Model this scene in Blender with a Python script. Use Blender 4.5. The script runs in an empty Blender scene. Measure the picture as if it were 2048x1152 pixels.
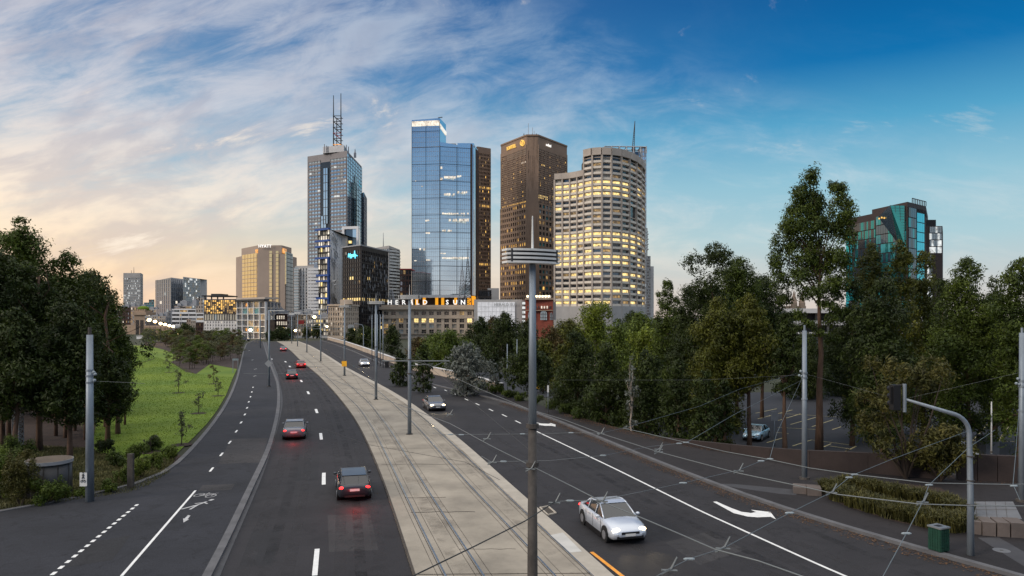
import bpy, math, random
import numpy as np
from math import radians, sin, cos, pi
from mathutils import Vector

S = bpy.context.scene
F = 1450.0      # focal length in photograph pixels (2048 wide)
HZ = 634.0      # horizon row
CH = 10.0       # eye height above the road

# ------------------------------------------------------------------ camera
cd = bpy.data.cameras.new("camera"); cam = bpy.data.objects.new("camera", cd)
S.collection.objects.link(cam); S.camera = cam
cam.location = (0, 0, CH); cam.rotation_euler = (radians(90), 0, 0)
cd.sensor_width = 36; cd.lens = 36 * F / 2048; cd.shift_y = (HZ - 576) / 2048
cd.clip_start = 0.3; cd.clip_end = 12000

# ------------------------------------------------------------------ sky
W = bpy.data.worlds.new("World"); S.world = W; W.use_nodes = True
nt = W.node_tree; nt.nodes.clear()
def N(t, **k):
    n = nt.nodes.new(t)
    for a, v in k.items(): setattr(n, a, v)
    return n
def L(a, b): nt.links.new(a, b)
def M(op, a, b=None, c=None, clamp=False):
    n = N("ShaderNodeMath", operation=op); n.use_clamp = clamp
    for i, v in enumerate((a, b, c)):
        if v is None: continue
        if isinstance(v, (int, float)): n.inputs[i].default_value = v
        else: L(v, n.inputs[i])
    return n.outputs[0]
def srgb(c):
    return tuple(((v/255)/12.92 if v/255 <= .04045 else ((v/255+.055)/1.055)**2.4) for v in c)
def ramp(fac, stops, interp='LINEAR'):
    n = N("ShaderNodeValToRGB"); n.color_ramp.interpolation = interp
    el = n.color_ramp.elements
    while len(el) < len(stops): el.new(0.5)
    for e, (p, c) in zip(el, stops):
        e.position = p; e.color = (*srgb(c), 1) if isinstance(c, tuple) else (c, c, c, 1)
    L(fac, n.inputs[0]); return n.outputs[0]
def mixc(f, a, b, bt='MIX'):
    n = N("ShaderNodeMix", data_type='RGBA', blend_type=bt)
    for i, v in ((0, f), (6, a), (7, b)):
        if isinstance(v, (int, float)): n.inputs[i].default_value = v
        elif isinstance(v, tuple): n.inputs[i].default_value = (*v, 1)
        else: L(v, n.inputs[i])
    return n.outputs[2]
def sstep(v, a, b):
    n = N("ShaderNodeMapRange", interpolation_type='SMOOTHSTEP')
    L(v, n.inputs[0]); n.inputs[1].default_value = a; n.inputs[2].default_value = b
    return n.outputs[0]
tc = N("ShaderNodeTexCoord"); sep = N("ShaderNodeSeparateXYZ"); L(tc.outputs['Generated'], sep.inputs[0])
X, Y, Z = sep.outputs
az = M('ARCTAN2', X, Y)                       # 0 straight ahead, negative to the left
zc = M('MAXIMUM', Z, 0.0)
lr = sstep(az, -0.62, 0.50)
left = ramp(zc, [(0, (226, 190, 176)), (.035, (246, 212, 176)), (.085, (236, 218, 192)), (.15, (186, 204, 214)), (.22, (150, 184, 210)),
                 (.31, (100, 146, 190)), (.42, (56, 108, 168)), (1, (40, 80, 140))])
right = ramp(zc, [(0, (214, 204, 196)), (.04, (204, 208, 208)), (.10, (176, 210, 220)), (.17, (146, 198, 218)), (.24, (84, 166, 206)), (.31, (0, 114, 178)),
                  (.42, (0, 82, 148)), (1, (0, 56, 108))])
clear = mixc(lr, left, right)
# arching cirrus: bands that rise from the left and sink to the right
v = M('ADD', Z, M('MULTIPLY', M('ADD', M('MULTIPLY', Z, .9), .16), M('POWER', M('SUBTRACT', az, .12), 2.0)))
cmb = N("ShaderNodeCombineXYZ"); L(M('MULTIPLY', az, 1.0), cmb.inputs[0]); L(M('MULTIPLY', v, 4.6), cmb.inputs[1])
def noise(vec, scale, det=6, rough=.6, dist=0.0, w=None):
    n = N("ShaderNodeTexNoise"); n.inputs['Scale'].default_value = scale; n.inputs['Detail'].default_value = det
    n.inputs['Roughness'].default_value = rough; n.inputs['Distortion'].default_value = dist
    L(vec, n.inputs['Vector']); return n.outputs[0]
vadd = N("ShaderNodeVectorMath", operation='ADD'); L(cmb.outputs[0], vadd.inputs[0]); vadd.inputs[1].default_value = (3.1, 1.7, .4)
n1 = noise(vadd.outputs[0], 2.3, 9, .62, .35)
cmb2 = N("ShaderNodeCombineXYZ"); L(M('MULTIPLY', az, 8.5), cmb2.inputs[0]); L(M('MULTIPLY', v, 20.0), cmb2.inputs[1])
n2 = noise(cmb2.outputs[0], 1.0, 8, .66, .6)
cmb3 = N("ShaderNodeCombineXYZ"); L(M('MULTIPLY', az, 9.0), cmb3.inputs[0]); L(M('MULTIPLY', v, 15.0), cmb3.inputs[1]); cmb3.inputs[2].default_value = 5.2
n3 = noise(cmb3.outputs[0], 1.0, 5, .55, .3)
dens = M('ADD', M('MULTIPLY', n1, .55), M('MULTIPLY', n2, .45))
# thick top left, thinning to clear deep blue top right
m_l = sstep(az, .55, -.55)
m_t = M('SUBTRACT', 1.0, M('MULTIPLY', sstep(M('ADD', Z, M('MULTIPLY', az, .42)), .34, .46), .95))
th = M('SUBTRACT', .525, M('MULTIPLY', m_l, .125))
cf = N("ShaderNodeMapRange", interpolation_type='SMOOTHSTEP'); L(dens, cf.inputs[0]); L(M('SUBTRACT', th, .08), cf.inputs[1]); L(M('ADD', th, .17), cf.inputs[2])
cov = M('MULTIPLY', M('MULTIPLY', cf.outputs[0], m_t), M('ADD', M('MULTIPLY', m_l, .34), .62), clamp=True)
ccol_l = ramp(zc, [(0, (248, 214, 182)), (.06, (255, 230, 200)), (.15, (250, 236, 220)), (.26, (214, 214, 222)), (.4, (184, 190, 208)), (1, (120, 135, 170))])
ccol_r = ramp(zc, [(0, (235, 215, 200)), (.08, (238, 236, 230)), (.18, (214, 226, 234)), (.3, (150, 186, 216)), (1, (90, 130, 180))])
ccol = mixc(lr, ccol_l, ccol_r)
dark = sstep(n3, .42, .62)
ccol = mixc(M('MULTIPLY', M('MULTIPLY', dark, m_l), .36), ccol, srgb((132, 140, 170)))
sky1 = mixc(cov, clear, ccol)
# small bright sunlit puffs on the upper left
pf = M('MULTIPLY', sstep(M('ADD', M('MULTIPLY', n3, .5), M('MULTIPLY', n2, .5)), .58, .70), M('ADD', M('MULTIPLY', m_l, .65), .28))
sky2 = mixc(pf, sky1, srgb((255, 242, 226)))
ns = N("ShaderNodeTexSky"); ns.sky_type = 'NISHITA'; ns.sun_disc = False
ns.sun_elevation = radians(4); ns.sun_rotation = radians(-42)
nm = N("ShaderNodeVectorMath", operation='SCALE'); L(ns.outputs[0], nm.inputs[0]); nm.inputs['Scale'].default_value = 0.10
sky3 = mixc(.05, sky2, nm.outputs[0])
below = sstep(Z, -.02, -.002)
# unseen sky overhead and behind the viewer, brightened to light the scene
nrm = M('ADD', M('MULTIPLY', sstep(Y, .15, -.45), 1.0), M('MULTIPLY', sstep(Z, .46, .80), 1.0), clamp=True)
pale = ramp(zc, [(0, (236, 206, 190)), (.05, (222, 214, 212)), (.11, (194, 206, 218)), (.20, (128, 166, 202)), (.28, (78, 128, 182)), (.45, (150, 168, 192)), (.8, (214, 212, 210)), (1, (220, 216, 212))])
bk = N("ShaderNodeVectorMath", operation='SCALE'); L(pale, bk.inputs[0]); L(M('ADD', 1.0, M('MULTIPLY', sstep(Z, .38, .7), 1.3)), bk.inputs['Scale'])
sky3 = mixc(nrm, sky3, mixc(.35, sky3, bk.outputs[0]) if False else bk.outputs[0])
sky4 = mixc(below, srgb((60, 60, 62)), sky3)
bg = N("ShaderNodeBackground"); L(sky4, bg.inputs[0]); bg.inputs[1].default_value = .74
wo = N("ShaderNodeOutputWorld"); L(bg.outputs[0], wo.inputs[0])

# ------------------------------------------------------------------ sun (low, behind thin cloud, left of the picture)
sl = bpy.data.lights.new("sun", 'SUN'); sl.energy = 1.5; sl.angle = radians(16); sl.color = (1, .86, .72)
so = bpy.data.objects.new("sun", sl); S.collection.objects.link(so)
_d = Vector((sin(radians(-118)) * cos(radians(24)), cos(radians(-118)) * cos(radians(24)), sin(radians(24))))
so.rotation_euler = (-_d).to_track_quat('-Z', 'Y').to_euler()
S.view_settings.view_transform = 'Standard'; S.view_settings.look = 'None'
S.view_settings.exposure = 0.43; S.view_settings.gamma = 1.0
S.cycles.max_bounces = 6; S.cycles.diffuse_bounces = 2; S.cycles.glossy_bounces = 3; S.cycles.transparent_max_bounces = 8
S.cycles.use_denoising = True

# ------------------------------------------------------------------ materials
MATS = {}
def mat(name, col, rough=.75, metal=0., var=.25, scale=.6, emit=None, es=1., bump=0., spec=.4, kind=None, col2=None, det=5, stretch=None, alpha=None):
    m = bpy.data.materials.new(name); m.use_nodes = True; t = m.node_tree
    b = t.nodes['Principled BSDF']
    c = (*col, 1)
    b.inputs['Roughness'].default_value = rough; b.inputs['Metallic'].default_value = metal
    b.inputs['Specular IOR Level'].default_value = spec
    g = t.nodes.new("ShaderNodeNewGeometry")
    vec = g.outputs['Position']
    if stretch:
        mp = t.nodes.new("ShaderNodeMapping"); mp.inputs['Scale'].default_value = stretch; t.links.new(vec, mp.inputs[0]); vec = mp.outputs[0]
    n = t.nodes.new("ShaderNodeTexNoise"); n.inputs['Scale'].default_value = scale; n.inputs['Detail'].default_value = det; n.inputs['Roughness'].default_value = .65
    t.links.new(vec, n.inputs['Vector'])
    mr = t.nodes.new("ShaderNodeMapRange"); mr.inputs[1].default_value = .3; mr.inputs[2].default_value = .7
    t.links.new(n.outputs[0], mr.inputs[0])
    mx = t.nodes.new("ShaderNodeMix"); mx.data_type = 'RGBA'
    a = tuple(v * (1 - var) for v in col); bb = col2 or tuple(min(1, v * (1 + var)) for v in col)
    mx.inputs[6].default_value = (*a, 1); mx.inputs[7].default_value = (*bb, 1)
    t.links.new(mr.outputs[0], mx.inputs[0]); out = mx.outputs[2]
    if kind == 'island':
        mm = t.nodes.new("ShaderNodeMath"); mm.operation = 'MULTIPLY_ADD'; t.links.new(g.outputs['Random Per Island'], mm.inputs[0]); mm.inputs[1].default_value = 1.0; mm.inputs[2].default_value = .5
        vm = t.nodes.new("ShaderNodeVectorMath"); vm.operation = 'SCALE'; t.links.new(out, vm.inputs[0]); t.links.new(mm.outputs[0], vm.inputs['Scale']); out = vm.outputs[0]
    t.links.new(out, b.inputs['Base Color'])
    if emit:
        b.inputs['Emission Color'].default_value = (*emit, 1); b.inputs['Emission Strength'].default_value = es
    if bump:
        bp = t.nodes.new("ShaderNodeBump"); bp.inputs['Strength'].default_value = bump; bp.inputs['Distance'].default_value = .05
        n2 = t.nodes.new("ShaderNodeTexNoise"); n2.inputs['Scale'].default_value = scale * 9; n2.inputs['Detail'].default_value = 3
        t.links.new(vec, n2.inputs['Vector']); t.links.new(n2.outputs[0], bp.inputs['Height']); t.links.new(bp.outputs[0], b.inputs['Normal'])
    MATS[name] = m; return m
def lit(name, c1, c2, s, scale=.35, c0=(.02, .015, .01)):
    """lit room behind a pane: light broken up by blinds, furniture and ceiling lamps"""
    m = bpy.data.materials.new(name); m.use_nodes = True; t = m.node_tree; b = t.nodes['Principled BSDF']
    b.inputs['Base Color'].default_value = (.04, .04, .04, 1); b.inputs['Roughness'].default_value = .12
    g = t.nodes.new("ShaderNodeNewGeometry"); n = t.nodes.new("ShaderNodeTexNoise"); n.inputs['Scale'].default_value = scale; n.inputs['Detail'].default_value = 4; n.inputs['Roughness'].default_value = .7
    t.links.new(g.outputs['Position'], n.inputs['Vector'])
    r = t.nodes.new("ShaderNodeValToRGB"); e = r.color_ramp.elements; e[0].position = .34; e[0].color = (*c0, 1); e[1].position = .66; e[1].color = (*c1, 1)
    k = e.new(.48); k.color = (*c2, 1)
    t.links.new(n.outputs[0], r.inputs[0]); t.links.new(r.outputs[0], b.inputs['Emission Color']); b.inputs['Emission Strength'].default_value = s
    MATS[name] = m; return m
def glass(name, tint, rough=.06, wob=.02, scale=.05, metal=.85, panel=None):
    m = bpy.data.materials.new(name); m.use_nodes = True; t = m.node_tree; b = t.nodes['Principled BSDF']
    b.inputs['Metallic'].default_value = metal; b.inputs['Roughness'].default_value = rough
    g = t.nodes.new("ShaderNodeNewGeometry"); n = t.nodes.new("ShaderNodeTexNoise"); n.inputs['Scale'].default_value = scale; n.inputs['Detail'].default_value = 4
    t.links.new(g.outputs['Position'], n.inputs['Vector'])
    mx = t.nodes.new("ShaderNodeMix"); mx.data_type = 'RGBA'; t.links.new(n.outputs[0], mx.inputs[0])
    mx.inputs[6].default_value = (*[v * .7 for v in tint], 1); mx.inputs[7].default_value = (*[min(1, v * 1.25) for v in tint], 1)
    t.links.new(mx.outputs[2], b.inputs['Base Color'])
    # each pane sits at its own very slightly different angle
    w = t.nodes.new("ShaderNodeTexNoise"); w.inputs['Scale'].default_value = .35; w.inputs['Detail'].default_value = 2; t.links.new(g.outputs['Position'], w.inputs['Vector'])
    bp = t.nodes.new("ShaderNodeBump"); bp.inputs['Strength'].default_value = wob * 8; bp.inputs['Distance'].default_value = .12; t.links.new(w.outputs[0], bp.inputs['Height']); t.links.new(bp.outputs[0], b.inputs['Normal'])
    MATS[name] = m; return m

def road_mat(name, col, tint=(1, 1, 1)):
    m = mat(name, col, .82, var=.30, scale=.22, bump=.3, spec=.35, det=9); t = m.node_tree; b = t.nodes['Principled BSDF']; src = b.inputs['Base Color'].links[0].from_socket
    g = [n for n in t.nodes if n.type == 'NEW_GEOMETRY'][0].outputs['Position']
    def mr(v, a, c, lo, hi):
        n = t.nodes.new('ShaderNodeMapRange'); n.interpolation_type = 'SMOOTHSTEP'; t.links.new(v, n.inputs[0])
        for i, k in enumerate((a, c, lo, hi)): n.inputs[i+1].default_value = k
        return n.outputs[0]
    n1 = t.nodes.new('ShaderNodeTexNoise'); n1.inputs['Scale'].default_value = 22; n1.inputs['Detail'].default_value = 2; t.links.new(g, n1.inputs['Vector'])
    n2 = t.nodes.new('ShaderNodeTexNoise'); n2.inputs['Scale'].default_value = .9; n2.inputs['Detail'].default_value = 6; n2.inputs['Distortion'].default_value = 1.2; t.links.new(g, n2.inputs['Vector'])
    vo = t.nodes.new('ShaderNodeTexVoronoi'); vo.feature = 'DISTANCE_TO_EDGE'; vo.inputs['Scale'].default_value = .16; n3 = t.nodes.new('ShaderNodeTexNoise'); n3.inputs['Scale'].default_value = .8; n3.inputs['Detail'].default_value = 5; t.links.new(g, n3.inputs['Vector'])
    va = t.nodes.new('ShaderNodeVectorMath'); va.operation = 'ADD'; vs = t.nodes.new('ShaderNodeVectorMath'); vs.operation = 'SCALE'; vs.inputs['Scale'].default_value = 3.0; t.links.new(n3.outputs['Color'], vs.inputs[0]); t.links.new(g, va.inputs[0]); t.links.new(vs.outputs[0], va.inputs[1]); t.links.new(va.outputs[0], vo.inputs['Vector'])
    cur = src
    for f in (mr(n1.outputs[0], .35, .65, .72, 1.32), mr(n2.outputs[0], .30, .46, .70, 1.0), mr(vo.outputs['Distance'], .0, .009, .45, 1.0)):
        s = t.nodes.new('ShaderNodeVectorMath'); s.operation = 'SCALE'; t.links.new(cur, s.inputs[0]); t.links.new(f, s.inputs['Scale']); cur = s.outputs[0]
    t.links.new(cur, b.inputs['Base Color']); return m
# ------------------------------------------------------------------ helpers
R = random.Random(7)
COL = S.collection
ORG = {}; LAST = [None]
def gp(px, py, z=0.0):
    """point of the level surface at height z that the photograph shows at (px, py)"""
    d = (CH - z) * F / (py - HZ)
    return ((px - 1024) / F * d, d, z)
def at(px, py, d):
    return ((px - 1024) / F * d, d, CH + (HZ - py) * d / F)
def hx(px, d): return (px - 1024) / F * d
def hz(py, d): return CH + (HZ - py) * d / F

class MB:
    def __init__(s): s.v = []; s.f = []; s.m = []
    def quad(s, a, b, c, d, m=0):
        k = len(s.v); s.v += [a, b, c, d]; s.f.append((k, k+1, k+2, k+3)); s.m.append(m)
    def poly(s, pts, m=0):
        k = len(s.v); s.v += list(pts); s.f.append(tuple(range(k, k+len(pts)))); s.m.append(m)
    def box(s, x0, x1, y0, y1, z0, z1, m=0, fr=None):
        """axis box, or in a frame fr=(origin, u, n): x along u, y along n"""
        P = [(x, y, z) for z in (z0, z1) for x, y in ((x0, y0), (x1, y0), (x1, y1), (x0, y1))]
        if fr:
            o, u, n = fr
            P = [(o[0] + u[0]*x + n[0]*y, o[1] + u[1]*x + n[1]*y, z) for x, y, z in P]
        k = len(s.v); s.v += P
        for q in ((0,3,2,1), (4,5,6,7), (0,1,5,4), (1,2,6,5), (2,3,7,6), (3,0,4,7)):
            s.f.append(tuple(k+i for i in q)); s.m.append(m)
    def prism(s, poly, z0, z1, m=0, mtop=None):
        n = len(poly); z1s = z1 if isinstance(z1, (list, tuple)) else [z1]*n
        k = len(s.v); s.v += [(x, y, z0) for x, y in poly] + [(p[0], p[1], z) for p, z in zip(poly, z1s)]
        for i in range(n):
            j = (i+1) % n; s.f.append((k+i, k+j, k+n+j, k+n+i)); s.m.append(m)
        s.f.append(tuple(range(k+n, k+2*n))); s.m.append(m if mtop is None else mtop)
        s.f.append(tuple(range(k+n-1, k-1, -1))); s.m.append(m)
    def fill(s, pts, m=0):
        """flat outline of any shape, cut into triangles facing up"""
        from mathutils.geometry import tessellate_polygon
        P = [Vector(p) for p in pts]; k = len(s.v); s.v += [tuple(p) for p in P]
        for t3 in tessellate_polygon([P]):
            a, b_, c = (P[i] for i in t3)
            t3 = tuple(t3) if (b_-a).cross(c-a).z > 0 else tuple(reversed(t3)); s.f.append(tuple(k+i for i in t3)); s.m.append(m)
    def tube(s, pts, r, n=8, m=0, cap=True, squash=1.0):
        pts = [Vector(p) for p in pts]; rs = r if isinstance(r, (list, tuple)) else [r]*len(pts)
        k0 = len(s.v)
        for i, p in enumerate(pts):
            t = (pts[min(i+1, len(pts)-1)] - pts[max(i-1, 0)]).normalized()
            up = Vector((0, 0, 1)) if abs(t.z) < .9 else Vector((1, 0, 0))
            a = t.cross(up).normalized(); b = a.cross(t).normalized()
            for j in range(n):
                w = 2*pi*j/n; q = p + a*(cos(w)*rs[i]) + b*(sin(w)*rs[i]*squash); s.v.append(tuple(q))
        for i in range(len(pts)-1):
            for j in range(n):
                j2 = (j+1) % n; a = k0+i*n
                s.f.append((a+j, a+j2, a+n+j2, a+n+j)); s.m.append(m)
        if cap:
            s.f.append(tuple(range(k0+n-1, k0-1, -1))); s.m.append(m)
            e = k0+(len(pts)-1)*n; s.f.append(tuple(range(e, e+n))); s.m.append(m)
    def cyl(s, x, y, z0, z1, r0, r1=None, n=16, m=0): s.tube([(x, y, z0), (x, y, z1)], [r0, r0 if r1 is None else r1], n, m)
    def ball(s, c, r, n=8, m=0, sx=1, sy=1, sz=1):
        k = len(s.v)
        for i in range(n+1):
            th = pi*i/n
            for j in range(n*2):
                ph = pi*j/n; s.v.append((c[0]+r*sx*sin(th)*cos(ph), c[1]+r*sy*sin(th)*sin(ph), c[2]+r*sz*cos(th)))
        for i in range(n):
            for j in range(n*2):
                a = k+i*n*2; j2 = (j+1) % (n*2); s.f.append((a+j, a+n*2+j, a+n*2+j2, a+j2)); s.m.append(m)
    def build(s, name, mats, parent=None, smooth=False):
        me = bpy.data.meshes.new(name)
        o0 = ORG.get(parent.name, (0, 0, 0)) if parent else (0, 0, 0)
        V = np.array(s.v, dtype=np.float64).reshape(-1, 3) - np.array(o0)
        me.from_pydata([tuple(x) for x in V], [], s.f)
        for mm in (mats if isinstance(mats, (list, tuple)) else [mats]): me.materials.append(MATS[mm] if isinstance(mm, str) else mm)
        me.polygons.foreach_set('material_index', s.m)
        if smooth: me.polygons.foreach_set('use_smooth', [True]*len(s.f))
        me.update()
        o = bpy.data.objects.new(name, me); COL.objects.link(o); LAST[0] = o
        if parent: o.parent = parent; ORG[o.name] = o0
        return o
def raw(name, V, nquad, mats, parent=None):
    """mesh of separate quads from an (n*4,3) array"""
    me = bpy.data.meshes.new(name); o0 = ORG.get(parent.name, (0, 0, 0)) if parent else (0, 0, 0)
    V = (V - np.array(o0)).astype(np.float32)
    me.vertices.add(nquad*4); me.vertices.foreach_set('co', V.ravel())
    me.loops.add(nquad*4); me.loops.foreach_set('vertex_index', np.arange(nquad*4, dtype=np.int32))
    me.polygons.add(nquad); me.polygons.foreach_set('loop_start', np.arange(nquad, dtype=np.int32)*4)
    me.polygons.foreach_set('loop_total', np.full(nquad, 4, dtype=np.int32))
    me.materials.append(MATS[mats]); me.update(calc_edges=True)
    o = bpy.data.objects.new(name, me); COL.objects.link(o)
    if parent: o.parent = parent; ORG[o.name] = o0
    return o
def tag(o, label=None, cat=None, group=None, kind=None):
    if label: o['label'] = label
    if cat: o['category'] = cat
    if group: o['group'] = group
    if kind: o['kind'] = kind
    return o
def thing(name, label, cat, loc=(0, 0, 0), group=None):
    o = bpy.data.objects.new(name, None); COL.objects.link(o); o.location = loc; ORG[o.name] = tuple(loc)
    o.empty_display_size = .2
    return tag(o, label, cat, group)
def dup(root, loc, rz=0., sc=1., label=None):
    """copy of a thing with its parts and their sub-parts"""
    def cp(o, par):
        c = o.copy(); COL.objects.link(c); c.parent = par
        for ch in [k for k in ALLCH.get(o.name, [])]: cp(ch, c)
        return c
    if root.name not in ALLCH:
        def reg(o):
            ALLCH[o.name] = list(o.children)
            for c in ALLCH[o.name]: reg(c)
        reg(root)
    r = cp(root, None); r.location = loc; r.rotation_euler = (0, 0, rz); r.scale = (sc,)*3 if isinstance(sc, (int, float)) else sc
    if label: r['label'] = label
    return r
ALLCH = {}
def struct(name, mb, mats, label=None, kind='structure'):
    o = mb.build(name, mats); o['kind'] = kind
    if label: o['label'] = label
    return o
def text(body, name, m, parent, origin, u, size, ext=.1, bold=0.0, up=(0, 0, 1), shear=0, align='CENTER'):
    """lettering standing in the plane of u and up at origin"""
    c = bpy.data.curves.new(name, 'FONT'); c.body = body; c.size = size; c.extrude = ext; c.offset = bold; c.align_x = align; c.resolution_u = 2; c.shear = shear
    t = bpy.data.objects.new(name, c); COL.objects.link(t)
    dg = bpy.context.evaluated_depsgraph_get(); me = bpy.data.meshes.new_from_object(t.evaluated_get(dg))
    bpy.data.objects.remove(t); bpy.data.curves.remove(c)
    o0 = ORG.get(parent.name, (0, 0, 0)) if parent else (0, 0, 0)
    U = Vector((*u, 0)[:3]).normalized(); Up = Vector(up).normalized(); Nn = U.cross(Up)
    for v in me.vertices:
        p = Vector(origin) + U*v.co.x + Up*v.co.y + Nn*v.co.z - Vector(o0); v.co = p
    me.materials.clear(); me.materials.append(MATS[m])
    o = bpy.data.objects.new(name, me); COL.objects.link(o)
    if parent: o.parent = parent; ORG[o.name] = o0
    return o

# ------------------------------------------------------------------ ground
road_mat('asphalt', (.021, .0198, .022))
road_mat('asphalt_path', (.018, .019, .024))
road_mat('asphalt_dark', (.016, .0135, .0145))
mat('asphalt_park', (.020, .022, .028), .85, var=.2, scale=.3)
mat('concrete_slab', (.275, .243, .195), .8, var=.30, scale=.30, bump=.2, det=10)
mat('concrete_edge', (.37, .335, .28), .8, var=.15, scale=.8, bump=.15)
mat('kerb_stone', (.10, .10, .105), .8, var=.25, scale=1.2, bump=.2)
mat('gutter', (.07, .07, .074), .8, var=.25, scale=1.0, bump=.2)
mat('white_paint', (.72, .72, .70), .6, var=.12, scale=3)
mat('white_old', (.42, .42, .42), .6, var=.3, scale=4)
mat('yellow_line', (.75, .30, .03), .6, var=.2, scale=3)
mat('bay_paint', (.42, .36, .18), .7, var=.25, scale=2)
mat('joint', (.06, .05, .04), .9)
mat('rail_steel', (.42, .40, .37), .25, metal=.9, var=.35, scale=2)
mat('soil', (.045, .033, .022), .95, var=.4, scale=.5, bump=.4)
mat('terrain', (.05, .05, .03), .95, var=.4, scale=.03, col2=(.03, .038, .018))
mat('lawn', (.085, .165, .005), .9, var=.25, scale=.07, col2=(.140, .195, .012), bump=.4)
mat('mulch', (.035, .022, .017), .95, var=.45, scale=1.1, bump=.6)
mat('stone_pale', (.13, .135, .145), .8, var=.15, scale=1.0, bump=.15)
mat('stone_block', (.11, .09, .08), .85, var=.22, scale=1.2, bump=.2)
mat('wall_brown', (.030, .021, .019), .85, var=.25, scale=.8, bump=.2)

def interp(pts, y):
    """x of the polyline (px,py) at row y, linearly extended at both ends"""
    p = sorted(pts, key=lambda a: a[1])
    if y <= p[0][1]: a, b = p[0], p[1]
    elif y >= p[-1][1]: a, b = p[-2], p[-1]
    else:
        for a, b in zip(p, p[1:]):
            if a[1] <= y <= b[1]: break
    return a[0] + (b[0]-a[0]) * (y-a[1]) / (b[1]-a[1])
def smooth(pts, y0=None, y1=None, n=90, w=3):
    """the kerb line as ground points (even in 1/row so that far bends stay round), lightly smoothed"""
    ys = [p[1] for p in pts]; y0 = y0 or min(ys); y1 = y1 or max(ys)
    a, b = 1/(y0-HZ), 1/(y1-HZ); out = []
    for i in range(n+1):
        y = HZ + 1/(a + (b-a)*i/n); out.append(gp(interp(pts, y), y)[:2])
    A = np.array(out)
    for _ in range(w):
        B = A.copy(); B[1:-1] = (A[:-2] + 2*A[1:-1] + A[2:])/4; A = B
    return [tuple(p) for p in A]
def offset(line, d):
    """line moved sideways by d metres, to the right seen walking towards the end of the list"""
    A = np.array(line); T = np.gradient(A, axis=0); T /= np.linalg.norm(T, axis=1)[:, None]
    Nn = np.stack([T[:, 1], -T[:, 0]], 1); return [tuple(p) for p in A + Nn*d]
def extend(line, a=0, b=0):
    out = list(line)
    if a:
        p, q = np.array(line[0]), np.array(line[3]); t = (p-q)/np.linalg.norm(p-q); out.insert(0, tuple(p+t*a))
    if b:
        p, q = np.array(line[-1]), np.array(line[-4]); t = (p-q)/np.linalg.norm(p-q); out.append(tuple(p+t*b))
    return out
def ribbon(mb, Ln, Rn, z, skirt=.3, m=0):
    n = len(Ln)
    for i in range(n-1):
        a, b, c, d = Ln[i], Rn[i], Rn[i+1], Ln[i+1]
        mb.quad((*d, z), (*c, z), (*b, z), (*a, z), m)
        if skirt:
            mb.quad((*a, z), (*a, z-skirt), (*d, z-skirt), (*d, z), m); mb.quad((*b, z), (*c, z), (*c, z-skirt), (*b, z-skirt), m)

P_PATH_L = [(0, 1030), (60, 1022), (130, 1013), (200, 1004), (262, 993), (300, 978), (340, 952), (375, 916), (405, 882), (430, 850), (450, 820), (465, 790), (476, 760), (483, 730), (488, 705), (494, 688), (512, 680)]
P_KERB_L = [(525, 684), (535, 718), (545, 746), (552.7, 767), (555, 792), (553.5, 817), (549, 843), (542.5, 868), (533.6, 899), (520, 929), (497, 974), (464, 1043), (437, 1101), (409, 1150)]
P_ROAD_L = [(533, 684), (542, 716), (555, 748), (563, 780), (566, 800), (564, 820), (558, 846), (549, 882), (538, 915), (522, 962), (500, 1012), (470, 1080), (440, 1152)]
P_TRAM_L = [(553, 683), (566, 690), (583, 703.5), (603, 724), (634, 749), (659, 774.6), (684.7, 805), (705, 833), (722.8, 863.5), (739, 899), (760, 950), (778, 1000), (797, 1060), (812, 1107), (826, 1152)]
P_TRAM_R = [(598, 683), (620, 691), (642, 703), (664, 717), (689, 733), (720.6, 750), (757, 768), (786.5, 784.5), (820, 805), (850, 826), (878, 847), (908.6, 870), (945, 901), (968, 921), (1019, 969), (1069.5, 1012), (1120, 1057.7), (1171, 1103), (1221.5, 1149)]
P_ROAD_R = [(640, 681), (668, 689), (705, 703), (760, 727), (815, 752), (864.6, 772), (908.6, 781), (957, 790), (1006, 804), (1055, 821), (1140, 854), (1231, 893), (1308, 925), (1373, 951), (1437.5, 977), (1518, 1009), (1599, 1037), (1650, 1054), (1736, 1079), (1834, 1107), (1932, 1131.5), (2011, 1151)]
P_WALL = [(655, 680), (690, 690), (740, 709), (818, 741), (880, 752), (960, 774), (1050, 803), (1140, 832), (1230, 858), (1328, 884), (1387, 895), (1459, 905), (1511, 915), (1601, 931), (1700, 942), (1790, 951), (1873, 958), (2048, 968)]
kerbL = extend(smooth(P_KERB_L), 0, 45); roadL = extend(smooth(P_ROAD_L), 0, 45)
tramL = extend(smooth(P_TRAM_L), 0, 45); tramR = extend(smooth(P_TRAM_R), 0, 45); roadR = extend(smooth(P_ROAD_R, w=6), 0, 60)
wallL = extend(smooth(P_WALL, w=6), 0, 80)

# terrain: one sheet to the horizon, 2.5 m lower beyond the line of the right-hand wall
E = np.array(wallL); E = np.vstack([[E[0] + (E[0]-E[5])*20], E])
def sdist(X, Y):
    """distance to the wall line, positive on its far (right) side"""
    best = np.full(X.shape, 1e9); sg = np.ones(X.shape)
    for (ax, ay), (bx, by) in zip(E, E[1:]):
        dx, dy = bx-ax, by-ay; t = np.clip(((X-ax)*dx + (Y-ay)*dy)/(dx*dx+dy*dy), 0, 1)
        qx, qy = ax+t*dx-X, ay+t*dy-Y; d = np.hypot(qx, qy); cr = dx*(Y-ay) - dy*(X-ax)
        w = d < best - 1e-9; best = np.where(w, d, best); sg = np.where(w, np.where(cr > 0, 1, -1), sg)
    return best*sg
LOW = -2.5
def gz(x, y):
    s = sdist(np.array([float(x)]), np.array([float(y)]))[0]
    t = min(max((s-1.0)/4.0, 0), 1); return -.06 + (LOW+.06)*t*t*(3-2*t)
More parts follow.
